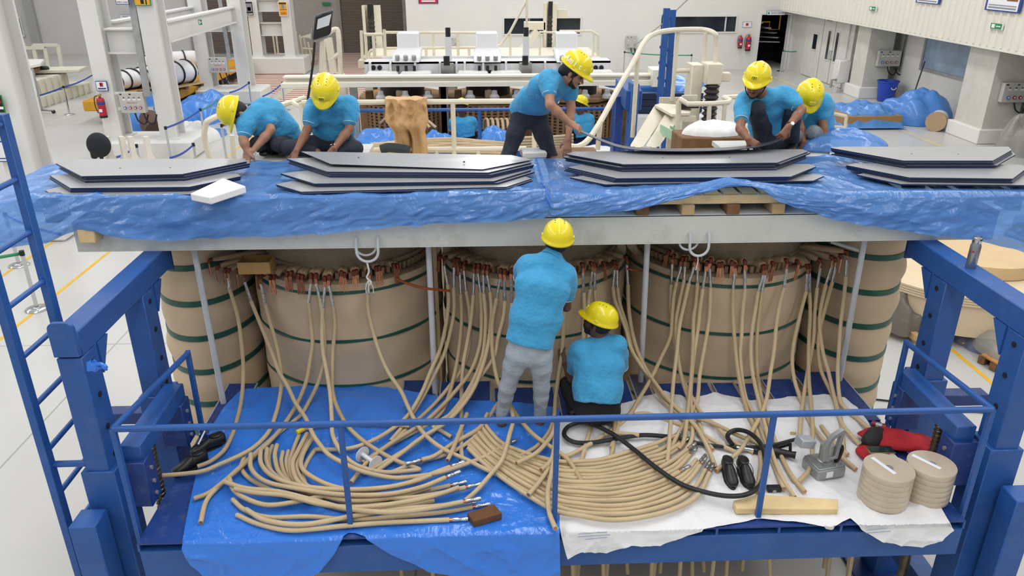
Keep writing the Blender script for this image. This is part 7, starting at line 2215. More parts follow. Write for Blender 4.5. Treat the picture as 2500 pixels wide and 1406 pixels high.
sj = stanchion(P(1905, 174, Z=0), 'chrome stanchion at the office doorway'); belt(sj, sj + Vector((.9, .1, 0)), BELT_G, 'green belt at the office doorway')

# ---- switch boxes
SOCK_R = mat('socket_red', '#9e3038', .5); SOCK_B = mat('socket_blue', '#4a63b8', .5)
def switch_box(u0, v0, u1, v1, Y, lab, nsock=4, cable=True, text=True, group='grey socket boxes'):
    a, b = P(u0, v0, Y=Y), P(u1, v1, Y=Y)
    x0, x1, z0, z1 = a.x, b.x, b.z, a.z
    w, h = x1 - x0, z1 - z0
    t = thing('socket_box', lab, 'socket box', ((x0 + x1) / 2, Y, z0), group)
    build(M().bx(x0, x1, Y, Y + .16, z0, z1), 'box_body', BOXGREY, t, bevel=.012)
    for k in range(nsock):
        xx = x0 + w * (.2 + .62 * k / max(1, nsock - 1)) if nsock > 1 else (x0 + x1) / 2
        zz = z0 + h * .26
        mt = SOCK_B if k == 0 else SOCK_R
        build(M().cyl((xx, Y - .035, zz), (xx, Y, zz), w * .055, n=14), 'socket', mt, t)
        build(M().cyl((xx, Y - .038, zz), (xx, Y - .03, zz), w * .03, n=10), 'socket_face', SIGN_W, t)
        build(M().bx(xx - w * .06, xx + w * .06, Y - .004, Y, z0 + h * .62, z0 + h * .69), 'label_strip', SIGN_W, t)
        build(M().bx(xx - w * .03, xx + w * .03, Y - .004, Y, z0 + h * .73, z0 + h * .77), 'label_strip', INK, t)
    for fx in (.1, .47):
        build(M().bx(x0 + w * fx - w * .04, x0 + w * fx + w * .04, Y - .004, Y, z0 + h * .88, z0 + h * .94), 'name_tag', INK, t)
    if text: text_mesh('WELDING-17', w * .075, SIGN_R, t, 'lettering', ((x0 + x1) / 2, Y - .004, z0 + h * .5), (1, 0, 0), (0, 0, 1))
    if cable:
        for k, s_ in enumerate((.5, .85)):
            p = Vector((x0 + w * s_, Y + .06, z0))
            pipe([p, p + Vector((w * .1, -.02, -h * .4)), p + Vector((w * .35, 0, -h * .55)), p + Vector((w * .5, .05, -h * .1))], .022, 'supply_cable', RUBBER, t, sm=4)
    return t
switch_box(287, 226, 357, 276, 20.9, 'grey socket box with red sockets on the nearest full column pair')
colbar = M().bx(P(270, 226, Y=21).x, P(366, 226, Y=21).x, 21.05, 21.15, P(300, 231, Y=21).z, P(300, 226, Y=21).z); build(colbar, 'cross_channel', STEEL_WHITE, colA, smooth=False)
build(M().bx(P(270, 266, Y=21).x, P(372, 266, Y=21).x, 21.05, 21.15, P(300, 270, Y=21).z, P(300, 264, Y=21).z), 'cross_channel', STEEL_WHITE, colA, smooth=False)
switch_box(507, 141, 557, 178, 29.4, 'grey socket box with red sockets on the second column pair')
build(M().bx(P(497, 143, Y=29.5).x, P(578, 143, Y=29.5).x, 29.55, 29.65, P(540, 146, Y=29.5).z, P(540, 141, Y=29.5).z), 'cross_channel', STEEL_WHITE, colB, smooth=False)
build(M().bx(P(500, 173, Y=29.5).x, P(580, 173, Y=29.5).x, 29.55, 29.65, P(540, 176, Y=29.5).z, P(540, 171, Y=29.5).z), 'cross_channel', STEEL_WHITE, colB, smooth=False)
switch_box(1093, 93, 1116, 113, YB - .2, 'small grey switch box on the back wall behind the railing', 2, False, False)
switch_box(1530, 88, 1553, 117, YB - .2, 'grey switch box with a hanging cable on the back wall', 2, True, False)
switch_box(2148, 124, 2196, 162, 29.35, 'grey socket box on the first right-hand pillar', 4, True, False)
switch_box(2455, 203, 2515, 250, 21.6, 'grey socket box on the pillar at the right edge', 4, True, False)
# trunking down the first pillar
build(M().bx(P(2205, 150, Y=29.3).x, P(2214, 150, Y=29.3).x, 29.38, 29.5, 1.0, 2.72), 'cable_trunk', GALV, parent=pil1)

# ---- signs
def sign(u0, v0, u1, v1, Y, lab, face, border, lines, cat='sign', extra=None, facing='front'):
    a, b = P(u0, v0, Y=Y), P(u1, v1, Y=Y)
    x0, x1, z0, z1 = min(a.x, b.x), max(a.x, b.x), min(a.z, b.z), max(a.z, b.z)
    t = thing('wall_sign', lab, cat, ((x0 + x1) / 2, Y, z0))
    build(M().bx(x0, x1, Y - .01, Y + .015, z0, z1), 'sign_plate', border, t, smooth=False)
    m_ = min(x1 - x0, z1 - z0) * .06
    build(M().bx(x0 + m_, x1 - m_, Y - .014, Y - .009, z0 + m_, z1 - m_), 'sign_face', face, t, smooth=False)
    for (txt, fx, fz, sz, mt) in lines:
        text_mesh(txt, sz * (z1 - z0), mt, t, 'lettering', (x0 + (x1 - x0) * fx, Y - .017, z0 + (z1 - z0) * fz), (1, 0, 0), (0, 0, 1), bold=True)
    for (fx0, fx1, fz0, fz1, mt) in (extra or []):
        build(M().bx(x0 + (x1 - x0) * fx0, x0 + (x1 - x0) * fx1, Y - .017, Y - .013, z0 + (z1 - z0) * fz0, z0 + (z1 - z0) * fz1), 'sign_patch', mt, t, smooth=False)
    return t
sign(595, 3, 621, 39, 37.1, 'dark poster reading CLEAR on the third column pair', INK, SIGN_W, [('CLEAR', .5, .13, .16, SIGN_W)], extra=[(.15, .85, .3, .85, INK_G), (.3, .7, .35, .6, SIGN_Y)])
sign(678, 3, 704, 39, 37.1, 'yellow poster on the right leg of the third column pair', SIGN_Y, SIGN_W, [], extra=[(.1, .9, .8, .9, INK), (.35, .65, .5, .78, INK_G), (.1, .9, .42, .46, SIGN_R), (.2, .8, .2, .24, SIGN_R), (.2, .8, .12, .16, SIGN_R)])
sign(279, -16, 316, 11, 20.93, 'white safety poster reading PPE\'S CAN at the top left', SIGN_W, SIGN_B, [("PPE'S CAN", .5, .2, .22, mat('sign_purple', '#8a4f8c', .5))])
sign(324, -16, 369, 14, 20.92, 'yellow safety poster at the top of the near column', SIGN_Y, SIGN_G, [], extra=[(.4, .6, .15, .5, INK), (.7, .78, .1, .6, INK)])
sign(291, 36, 336, 46, YL - .35, 'white PLANT OFFICE sign on the far left wall', SIGN_W, SIGN_B, [('PLANT OFFICE', .56, .5, .5, SIGN_B)])
sign(1873, 27, 1916, 37, YB - .12, 'white PLANT OFFICE sign above the dark doorway', SIGN_W, SIGN_B, [('PLANT OFFICE', .58, .5, .5, SIGN_B)], extra=[(.05, .15, .3, .7, SIGN_G)])
sign(1021, -14, 1070, 9, YB - .02, 'red sign with a blue and green frame on the back wall', SIGN_R, SIGN_B, [], extra=[(.15, .85, .2, .36, SIGN_W)])
sign(1814, 53, 1834, 67, YB - .02, 'small white fire notice above the wall extinguishers', SIGN_W, INK_G, [], extra=[(.35, .65, .3, .75, SIGN_R)])
sign(232, 198, 265, 222, 20.94, 'white fire extinguisher notice on the near column', SIGN_W, SIGN_B, [], extra=[(.35, .65, .45, .85, SIGN_R), (.44, .5, .55, .8, SIGN_W), (.15, .85, .18, .32, SIGN_B)])
sign(483, 47, 495, 61, 24.4, 'green exit sign on the white girder', SIGN_G, SIGN_W, [], extra=[(.2, .55, .2, .8, SIGN_W), (.65, .85, .4, .6, SIGN_W)])
sign(787, 6, 807, 14, YL - .2, 'green exit plate between the brown shutters', SIGN_G, SIGN_G, [])
def side_sign(u0, v0, u1, v1, X, lab, face, border, extra):
    a, b = P(u0, v0, X=X), P(u1, v1, X=X)
    y0, y1 = min(a.y, b.y), max(a.y, b.y); zc = (a.z + b.z) / 2; dz = abs(P((u0 + u1) / 2, v0, X=X).z - P((u0 + u1) / 2, v1, X=X).z) / 2
    t = thing('wall_sign', lab, 'sign', (X, (y0 + y1) / 2, zc - dz))
    build(M().bx(X - .02, X + .01, y0, y1, zc - dz, zc + dz), 'sign_plate', border, t, smooth=False)
    w = y1 - y0
    build(M().bx(X - .024, X - .019, y0 + w * .06, y1 - w * .06, zc - dz * .88, zc + dz * .88), 'sign_face', face, t, smooth=False)
    for (f0, f1, g0, g1, mt) in extra:
        build(M().bx(X - .028, X - .023, y1 - w * f1, y1 - w * f0, zc - dz + 2 * dz * g0, zc - dz + 2 * dz * g1), 'sign_patch', mt, t, smooth=False)
EX = [(.15, .4, .2, .8, SIGN_W), (.5, .85, .42, .58, SIGN_W)]
side_sign(2124, 15, 2139, 27, XC - .06, 'green exit sign on the cladding, further one', SIGN_G, SIGN_W, EX)
side_sign(2420, 56, 2448, 72, XC - .06, 'green exit sign on the cladding, nearer one', SIGN_G, SIGN_W, EX)
side_sign(2242, -22, 2294, 9, XC - .06, 'white framed poster at the top edge on the cladding', SIGN_W, SIGN_B, [(.1, .9, .15, .25, INK_G)])
side_sign(2416, -25, 2490, 30, XC - .06, 'white framed poster with a small photo near the right corner', SIGN_W, SIGN_B, [(.1, .9, .12, .2, INK_G), (.1, .9, .25, .3, INK_G), (.6, .9, .5, .8, WOOD_D)])

# ---- fire extinguishers
def extinguisher(c, lab, h=.55, black=False):
    c = Vector(c)
    t = thing('fire_extinguisher', lab, 'fire extinguisher', c, 'red fire extinguishers')
    RD = mat('extinguisher_red', '#b4182b', .35, coat=.3)
    r = h * .16
    build(M().lathe([(0, 0), (r, 0), (r, h * .1)], c, n=20), 'foot_ring', BLACK, t)
    build(M().lathe([(r, h * .1), (r, h * .72), (r * .8, h * .8), (r * .3, h * .85), (r * .3, h * .9)], c, n=20), 'cylinder', RD, t)
    build(M().lathe([(r * 1.01, h * .55), (r * 1.015, h * .56), (r * 1.015, h * .66), (r * 1.01, h * .67)], c, n=20), 'blue_band', SIGN_B, t)
    build(M().box(c + Vector((0, -r, h * .32)), (r * .8, .004, h * .12)), 'white_label', SIGN_W, t)
    build(M().box(c + Vector((0, 0, h * .94)), (r * .6, r * 1.2, h * .08)), 'valve', mat('brass', '#b9a15c', .4, metal=.7), t, bevel=.005)
    pipe([c + Vector((-r * .3, 0, h * .92)), c + Vector((-r * 1.3, -.02, h * .86)), c + Vector((-r * 1.5, -.03, h * .5)), c + Vector((-r * 1.1, -.03, h * .2))], .012, 'hose', BLACK, t, sm=5)
a = P(254, 287, Y=20.8); extinguisher(a, 'red fire extinguisher hanging on the near column', .62)
a = P(1806, 118, Y=YB - .15); extinguisher(a, 'left red fire extinguisher on the back wall', .62)
a = P(1825, 124, Y=YB - .15); extinguisher(a, 'right red fire extinguisher on the back wall, taller with a horn', .78)

# ---- left: bench, racks, notice board, sacks, stands
CRB = mat('bench_cream', '#dcd8c6', .55, var=.06, vs=2, dirt='#9a9078', dirt_amt=.3, ds=2)
a, b = P(35, 265, Z=0), P(232, 222, Z=0)
wb = thing('steel_workbench', 'long cream steel workbench along the left behind the stanchion', 'workbench', (-16.5, 30, 0))
p0, p1 = P(40, 285, Z=0), P(228, 224, Z=0)
dv = (p1 - p0); dn = Vector((-dv.y, dv.x, 0)).normalized()
build(M().prism([p0, p1, p1 + dn * 1.2, p0 + dn * 1.2], (0, 0, .4)), 'lower_box', CRB, wb, bevel=.02)
build(M().prism([p0 + dn * .15 + Vector((0, 0, .4)), p0.lerp(p1, .75) + dn * .15 + Vector((0, 0, .4)), p0.lerp(p1, .75) + dn * 1.1 + Vector((0, 0, .4)), p0 + dn * 1.1 + Vector((0, 0, .4))], (0, 0, .55)), 'upper_box', CRB, wb, bevel=.02)
for k in range(12):
    q = p0.lerp(p1, (k + .5) / 12)
    build(M().bar(q - dn * .03, q - dn * .03 + Vector((0, 0, .38)), .12, .06, up=dn), 'rib', CRB, wb)
    if k < 9:
        q2 = q + dn * .12 + Vector((0, 0, .42)); build(M().bar(q2, q2 + Vector((0, 0, .5)), .14, .06, up=dn), 'rib', CRB, wb)
q = p0.lerp(p1, .72) + Vector((0, 0, 1.05))
build(M().box(q + dn * .6, (2.2, 1.0, .12), .15), 'outrigger_arm', CRB, wb, bevel=.02)
for k, u in enumerate((95, 110)):
    c = P(u, 172, Y=30.5)
    build(M().lathe([(0, 0), (.14, 0), (.16, .25), (.12, .3), (0, .3)], c - Vector((0, 0, .15)), n=14), 'paint_pot', mat('pot_red' if k == 0 else 'pot_black', '#6b1f25' if k == 0 else '#2a2a2d', .5), wb)
t = thing('covered_slab', 'white sheeted slab on the bench behind the notice board', 'slab', P(60, 165, Y=30))
build(M().prism([P(22, 178, Y=29.5), P(100, 162, Y=29.5), P(110, 152, Y=31), P(24, 152, Y=31)], (0, 0, .12)), 'slab_top', STEEL_WHITE, t, bevel=.02)
build(M().prism([P(24, 190, Y=29.6), P(98, 172, Y=29.6), P(98, 164, Y=30.9), P(24, 170, Y=30.9)], (0, 0, .1)), 'slab_base', WOOD_D, t)
rk = thing('cantilever_rack', 'cream perforated rack frames against the far left wall', 'rack', (P(80, 165, Y=36).x, 36, 0))
for (ua, ub, vt) in ((8, 28, 116), (28, 57, 106), (52, 110, 117), (82, 142, 110)):
    for u in (ua, ub):
        a = P(u, vt, Y=36.0); bq = P(u + 9, 165, Y=36.0)
        build(M().bar(a, Vector((bq.x, 36.0, .1)), .16, .1, up=(0, 1, 0)), 'upright', CRB, rk)
    build(M().bar(P(ua, vt, Y=36.0), P(ub, vt, Y=36.0), .12, .14, up=(0, 1, 0)), 'top_bar', CRB, rk)
nb = thing('notice_board', 'white notice board on a wheeled stand at the left', 'notice board', (P(70, 290, Y=25).x, 25, 0))
q = [P(45, 249, Y=25.3), P(93, 229, Y=25.0), P(80, 168, Y=25.0), P(30, 182, Y=25.3)]
build(M().prism(q, (0, .03, 0)), 'board', SIGN_W, nb)
for i in range(4): pipe([q[i], q[(i + 1) % 4]], .02, 'board_frame', GALV, nb)
for k in range(6):
    c = q[3].lerp(q[0], .3 + k * .09); d_ = q[2].lerp(q[1], .3 + k * .09)
    build(M().bar(c.lerp(d_, .08) - Vector((0, .012, 0)), c.lerp(d_, .2 + .06 * (k % 3)) - Vector((0, .012, 0)), .006, .018), 'printed_line', INK_G, nb)
for (qa, base) in ((q[1], P(105, 276, Z=0)), (q[0], P(56, 300, Z=0))):
    pipe([q[2] if qa is q[1] else q[3], qa, base + Vector((0, 0, .12))], .03, 'stand_leg', GALV, nb)
    pipe([base + Vector((-.45, .1, .1)), base + Vector((.45, -.1, .1))], .035, 'stand_foot', GALV, nb)
    for s_ in (-1, 1):
        build(M().lathe([(0, -.03), (.06, -.03), (.06, .03), (0, .03)], base + Vector((s_ * .42, -s_ * .09, .06)), n=12, R=Matrix.Rotation(PI / 2, 3, 'X')), 'castor', BLACK, nb)
# poster board on the nearest column
t = sign(-25, 232, 14, 275, 14.5, 'framed prohibition poster on the nearest column at the left edge', INK, SIGN_G, [], extra=[(.62, .85, .55, .8, SIGN_R), (.66, .81, .6, .75, SIGN_W), (.55, .95, .2, .35, SIGN_W)])
sign(-30, 345, 28, 395, 14.45, 'white framed notice on the nearest column beside the ladder top', SIGN_W, SIGN_B, [], extra=[(.1, .9, .15, .2, SIGN_B)])
# yellow lift table with wrapped white bundles on pallets
YT = mat('lift_table_yellow', '#d99f1e', .5, var=.08, vs=3)
p = [P(395, 238, Z=.75), P(470, 245, Z=.75), P(580, 175, Z=.75), P(500, 165, Z=.75)]
lt = thing('lift_table', 'yellow lift table with grooved top behind the columns', 'lift table', (p[1] + p[2]) / 2 - Vector((0, 0, .75)))
yl0, yl1 = P(470, 245, Z=.75).y, 36.7
xl1 = min(P(470, 245, Z=.75).x, P(483, 170, Y=29.5).x - .15); xl0 = P(430, 245, Z=.75).x - 3.0
build(M().bx(xl0, xl1, yl0, yl1, .42, .75), 'table_top', YT, lt, bevel=.03)
for k in range(16):
    x = xl0 + .1 + (xl1 - xl0 - .2) * k / 15
    build(M().bx(x - .03, x + .03, yl0 + .05, yl1 - .05, .745, .765), 'tread_strip', YT, lt)
build(M().bx(xl0 + .4, xl1 - .4, yl0 + .5, yl1 - .5, 0, .42), 'table_base', DARK, lt)
SACK = mat('white_wrap', '#ececec', .6, var=.05, vs=3, bump=.4, bs=6)
def bundle(c, ln, r, ang, lab, z):
    t = thing('wrapped_bundle', lab, 'bundle', (c.x, c.y, z), 'white wrapped bundles on pallets')
    R = Matrix.Rotation(ang, 3, 'Z')
    def fn(a, b):
        th = 2 * PI * a; x = (b - .5) * ln
        e = (1 - abs(2 * b - 1) ** 6) ** .5
        rr = r * e * (1 + .06 * noise3(th, b * 6, ang))
        q = R @ Vector((x, rr * math.cos(th) * 1.1, 0))
        return Vector((c.x + q.x, c.y + q.y, z + r * .9 + max(-r * .88, rr * .9 * math.sin(th))))
    build(M().grid(fn, 28, 24, closed_u=True), 'wrap', SACK, t, angle=80)
    for f in (-.3, 0, .3):
        pts = []
        for k in range(20):
            th = 2 * PI * k / 20; q = R @ Vector((f * ln, r * 1.13 * math.cos(th), 0)); pts.append((c.x + q.x, c.y + q.y, z + r * .9 + max(-r * .9, r * .93 * math.sin(th))))
        build(M().tube(pts, .035, 5, closed=True), 'black_strap', BLACK, t)
    pl = thing('pallet', 'pallet under the ' + lab.replace('white strapped bundle', 'strapped bundle'), 'pallet', (c.x, c.y, z - .16), 'pallets on the lift table')
    for k in range(5):
        q = R @ Vector((0, (-.5 + k / 4) * r * 2.2, 0)); d_ = R @ Vector((ln * .5, 0, 0)); o = Vector((c.x + q.x, c.y + q.y, z - .03))
        build(M().bar(o - d_, o + d_, .14, .03), 'deck_board', WOOD, pl)
    for f in (-.42, 0, .42):
        q = R @ Vector((f * ln, 0, 0)); d_ = R @ Vector((0, r * 1.15, 0)); o = Vector((c.x + q.x, c.y + q.y, z - .1))
        build(M().bar(o - d_, o + d_, .12, .1), 'bearer', WOOD_D, pl)
bundle(P(304, 213, Z=1.0), 1.3, .34, 1.2, 'white strapped bundle seen left of the cable tray', .93)
bundle(P(350, 205, Z=1.0), 1.3, .34, 1.2, 'white strapped bundle seen behind the cable tray', .93)
bundle(P(430, 200, Z=1.0), 1.7, .42, 1.1, 'white strapped bundle seen between the column pairs', .93)
bundle(P(385, 172, Z=1.0), 1.4, .36, 1.1, 'white strapped bundle behind the others at the left', .93)
bundle(P(452, 164, Z=1.0), 1.6, .38, .5, 'white strapped bundle furthest back between the columns', .93)
# man sitting on the lift table edge, hidden to the waist by the socket box
pz = P(530, 182, Y=33.3)
person('distant person in grey trousers sitting on the yellow lift table behind the socket box', pz + Vector((-.1, .2, .62)), (.8, -.4, -.4), (.3, -.2, .9), pz + Vector((-.18, .2, .45)), pz + Vector((-.25, .2, .3)), pz + Vector((-.35, .2, -.02)),
       [pz + Vector((-.25, .02, .38)), pz + Vector((-.2, .38, .38))], [pz + Vector((-.05, .0, .15)), pz + Vector((-.0, .4, .15))], [pz + Vector((.15, .05, .05)), pz + Vector((.2, .35, .05))],
       [pz + Vector((-.3, .1, -.03)), pz + Vector((-.3, .32, -.03))], [pz + Vector((.12, .05, -.05)), pz + Vector((.2, .3, -.05))], [pz + Vector((.2, -.05, -.6)), pz + Vector((.42, .2, -.6))],
       [((1, 0, -.3), (0, 0, -1), 1, .4), ((1, 0, -.3), (0, 0, -1), -1, .4)], skin='c', trousers=DENIM_G, toes=[pz + Vector((.8, -.3, 0)), pz + Vector((1, 0, 0))], helm=False, res=.011, group='workers in the distance')
# blue film piles, cardboard tube, white sacks behind the plinth
heap('blue_film', 'blue film pile with a brown tube behind the near column pair', P(340, 300, Z=.4).x, P(340, 300, Z=.4).y + 1, 0.0, 1.3, 1.0, .95, 91.0, FILM_B)
t = thing('cardboard_tube', 'brown cardboard tube lying on the blue film pile', 'tube', P(370, 310, Z=.5))
build(M().tube([P(366, 292, Y=23.6), P(372, 303, Y=23.2), P(384, 322, Y=22.8)], [.3, .34, .34], 20), 'tube_wall', mat('tube_brown', '#5d4438', .8), t)
heap('blue_film', 'blue film pile between the near and second column plinths', P(500, 262, Z=.3).x, P(500, 262, Z=.3).y, 0.0, 1.1, 1.6, .7, 92.0, FILM_B)
heap('white_sack', 'white sack pile at the foot of the blue film pile', P(462, 318, Z=.3).x, P(462, 318, Z=.3).y, 0.0, .8, .9, .5, 93.0, SACK, 'sack')
heap('blue_film', 'flat blue film scrap on the floor beyond the far-left worker', P(508, 328, Z=.02).x, P(508, 328, Z=.02).y, 0.0, .5, .8, .12, 94.0, FILM_B)
# white funnel stands and black covered ball
for i, u in enumerate((268, 303, 324, 362)):
    c = P(u, 396, Z=.55); c.z = 0
    c = Vector((P(u + 4, 388, Y=15.8).x, 15.8, 0))
    zt5 = P(u, 333, Y=15.8).z
    t = thing('support_stand', 'white tapered support stand, %s from the left behind the leftmost stack' % nth(i), 'stand', c, 'white support stands')
    STW = mat('stand_white', '#e8e2d6', .5, var=.04)
    build(M().lathe([(.065, zt5), (.07, zt5 - .36), (.2, zt5 - .62), (.22, zt5 - .78), (.16, zt5 - .86)][::-1], c, n=4), 'funnel', STW, t)
    build(M().cyl(c, c + Vector((0, 0, zt5 - .78)), .06, n=10), 'stem', STW, t)
    build(M().bx(c.x - .2, c.x + .2, c.y - .2, c.y + .2, 0, .04), 'foot', STW, t)
c = P(241, 354, Y=15.5)
t = thing('covered_fan', 'round black fabric-covered fan head left of the white stands', 'fan', Vector((c.x, 15.5, 0)))
BF = mat('black_cover', '#23262c', .85, var=.15, vs=5, bump=.3, bs=15)
build(M().ell(c, (.23, .17, .25), 20, 14), 'cover', BF, t)
build(M().cyl(c - Vector((0, 0, .17)), Vector((c.x + .02, 15.5, .05)), .035, n=10), 'pole', BLACK, t)
build(M().box(c + Vector((-.14, .02, -.2)), (.12, .12, .16)), 'motor', BLACK, t, bevel=.03)
build(M().bx(c.x - .25, c.x + .25, 15.3, 15.7, 0, .05), 'foot', BLACK, t)
# stack of gate frames by the shutter
gt = thing('gate_frame_stack', 'cream gate frames leaning by the third column pair', 'gate', (P(745, 150, Y=41).x, 41, 0))
for k in range(4):
    off = k * 11
    for pl in ([(722 + off * .9, 76 + off * .8), (734 + off * .9, 158)], [(735 + off * .6, 92), (760, 84 + off * .3)], [(740, 128 - off * .3), (764, 120)]):
        pipe([P(u, v, Y=41.0 - k * .3) for u, v in pl], .05, 'gate_bar', CREAM, gt)
for pl in ([(665, 76), (690, 76)], [(665, 76), (676, 158)], [(673, 76), (683, 158)], [(676, 132), (696, 132)], [(678, 148), (698, 148)]):
    pipe([P(u, v, Y=41.5) for u, v in pl], .05, 'gate_bar', CREAM, gt)
build(M().bx(P(738, 155, Y=41).x, P(765, 155, Y=41).x, 40.0, 42.0, 0, .12), 'gate_base', CREAM, gt)

# ---- right side floor things
FILM_R = film_mat('blue_film_right', '#6aa9f8', '#8fbcf6', .9, rough=.15, scale=2.5, bump=.3)
c = P(2122, 300, Z=.3)
bx_ = thing('wrapped_pallet', 'low pallet box wrapped in shiny blue film on the right floor', 'wrapped pallet', (c.x, c.y, 0))
x0, x1 = P(2062, 315, Z=0).x, P(2198, 315, Z=0).x; y0 = P(2120, 316, Z=0).y
build(M().bx(x0, x1, y0, y0 + 1.6, .02, .42), 'carton', mat('carton_dark', '#a07c52', .8), bx_, bevel=.02)
def wrapfn(a, b):
    x = x0 - .12 + (x1 - x0 + .24) * a; y = y0 - .12 + 1.85 * b
    e = min(a, 1 - a) * 8; f = min(b, 1 - b) * 8
    drop = max(0, 1 - min(e, f))
    z = .62 + .2 * noise3(x * 1.6, y * 1.6, 5) + .1 * noise3(x * 5, y * 5, 2) - .12 * abs(2 * a - 1) - drop * .6
    return Vector((x, y, max(z, .06)))
build(M().grid(wrapfn, 60, 50), 'film_wrap', FILM_R, bx_, fixn=False, angle=70)
c = P(2290, 290, Z=.3)
heap('blue_film', 'blue film thrown over reels beside the second right pillar', P(2290, 275, Z=.5).x, P(2290, 300, Z=.1).y + .8, 0.02, 1.15, .9, .95, 95.0, FILM_R)
t = thing('cable_reel', 'white and tan cable reel under the blue film by the pillar', 'reel', P(2350, 310, Z=0))
rc = P(2325, 282, Y=23.7); rc.x -= .75
build(M().cyl((rc.x + .15, 23.5, .3), (rc.x + .5, 23.95, .3), .27, n=28), 'drum', STEEL_WHITE, t)
build(M().cyl((rc.x + .11, 23.45, .3), (rc.x + .17, 23.52, .3), .3, n=28), 'flange', mat('reel_tan', '#b99c7c', .7), t)
build(M().add([P(2310, 318, Z=.01), P(2342, 330, Z=.01), P(2340, 315, Z=.01)], [(0, 1, 2)]), 'blue_scrap', BELT_B, label='small flat blue scrap on the floor by the plinth', cat='plastic scrap', solid=.004)
c = P(2155, 245, Z=0); c.y -= .15
t = thing('blue_bucket', 'blue plastic bucket standing by the first right pillar', 'bucket', c)
build(M().lathe([(0, .01), (.27, .01), (.37, .72), (.4, .72), (.4, .76), (.36, .76), (.26, .05), (0, .05)], c, n=28), 'pail', mat('bucket_blue', '#2347b8', .4), t)
build(M().tube([c + Vector((.05 + .09 * math.cos(a), -.385, .55 + .07 * math.sin(a))) for a in [PI + PI * k / 8 for k in range(9)]], .015, 6), 'handle_grip', SIGN_W, t)
build(M().cyl(P(2226, 245, X=15.4), P(2258, 150, X=15.85), .025, n=8), 'broom_stick', mat('dark_stick', '#4b4a45', .6), label='thin dark stick leaning on the recessed wall', cat='stick')
c = P(2068, 224, Z=0); c.x -= .35
t = thing('water_valve', 'small white tank with valve pipes beside the right doors', 'tank', c)
build(M().bx(c.x - .25, c.x + .25, c.y - .2, c.y + .3, .35, 1.25), 'tank_body', STEEL_WHITE, t, bevel=.04)
for dx in (-.22, .22): build(M().bx(c.x + dx - .04, c.x + dx + .04, c.y - .18, c.y - .1, 0, .36), 'leg', STEEL_WHITE, t)
pipe([c + Vector((.3, -.15, .8)), c + Vector((.45, -.2, .8)), c + Vector((.45, -.2, 1.4)), c + Vector((.3, -.2, 1.45))], .06, 'pipe', GALV, t)
pipe([c + Vector((-.25, -.15, .5)), c + Vector((-.45, -.2, .5)), c + Vector((-.45, -.2, .2))], .05, 'pipe', GALV, t)
q = P(2045, 322, Z=0)
t = thing('display_easel', 'small cream easel standing in front of the wrapped pallet', 'easel', q)
for pl in ([(2028, 330), (2032, 275)], [(2062, 325), (2066, 285)], [(2032, 276), (2066, 284)], [(2030, 308), (2062, 312)]):
    pipe([P(u, v, Y=23.15) for u, v in pl], .05, 'frame_bar', CREAM, t)
CLR = film_mat('clear_plastic', '#c9c8c2', '#e8e8e4', .6, rough=.12, scale=4)
heap('plastic_bundle', 'clear plastic covered bundle at the right edge by the pillar', P(2490, 340, Z=.3).x - .2, P(2480, 350, Z=.1).y - .75, 0.0, .62, .6, 1.0, 96.0, CLR, 'bundle')
build(M().lathe([(0, 0), (.36, 0), (.38, .55), (.25, .7), (0, .75)], (P(2490, 340, Z=.3).x - .2, P(2480, 350, Z=.1).y - .75, 0), n=16), 'sack_core', mat('sack_grey', '#8f8a80', .8), label='grey sack inside the clear plastic bundle at right', cat='sack')
# pressboard rings stacked on the floor right of the coils
RGM = mat('pressboard_pale', '#e3cfae', .7, var=.04, vs=3)
rc = P(2330, 640, Z=.8); rf = P(2330, 722, Z=.8); RR = (rc - rf).length
rg = thing('disc_stack', 'stack of large pale pressboard discs on timbers at right', 'disc stack', (rc.x - .05, rc.y + .45, 0))
cc = Vector((rc.x, rc.y, 0))
build(M().lathe([(0, .2), (RR - .04, .2), (RR - .04, .66), (0, .66)], cc, n=72), 'drum_wrap', RGM, rg)
for k in range(4):
    build(M().lathe([(0, .67 + .035 * k), (RR, .67 + .035 * k), (RR, .67 + .035 * k + .028), (0, .67 + .035 * k + .028)], cc, n=72), 'disc', RGM, rg)
c2 = cc + Vector((.35, .1, 0))
build(M().lathe([(0, .815), (RR * .62, .815), (RR * .62, 1.0), (0, 1.0)], c2, n=64), 'inner_ring', mat('pressboard_tan', '#d9bd92', .7, var=.05, vs=3), rg)
for (ua, va, ub, vb) in ((2165, 770, 2240, 825), (2190, 755, 2275, 832), (2135, 800, 2180, 800)):
    a, b = P(ua, va, Z=.12), P(ub, vb, Z=.12)
    build(M().bar(a, b, .09, .1), 'timber_bearer', WOOD, label='timber bearer under the pressboard discs ending at pixel row of the ' + ('left' if ua == 2165 else 'right' if ua == 2190 else 'back') + ' side' if False else ('left timber poking out under the pressboard discs' if ua == 2165 else 'right timber poking out under the pressboard discs' if ua == 2190 else 'cut timber block behind the right side limb'), cat='timber', bevel=.008)
heap('plastic_wrap', 'grey crumpled plastic hanging beside the pressboard discs', P(2200, 735, Z=.45).x, P(2200, 735, Z=.45).y - .1, .1, .3, .35, .5, 97.0, film_mat('grey_plastic', '#8f887e', '#b5aea4', .85, rough=.3, scale=6), 'plastic sheet')
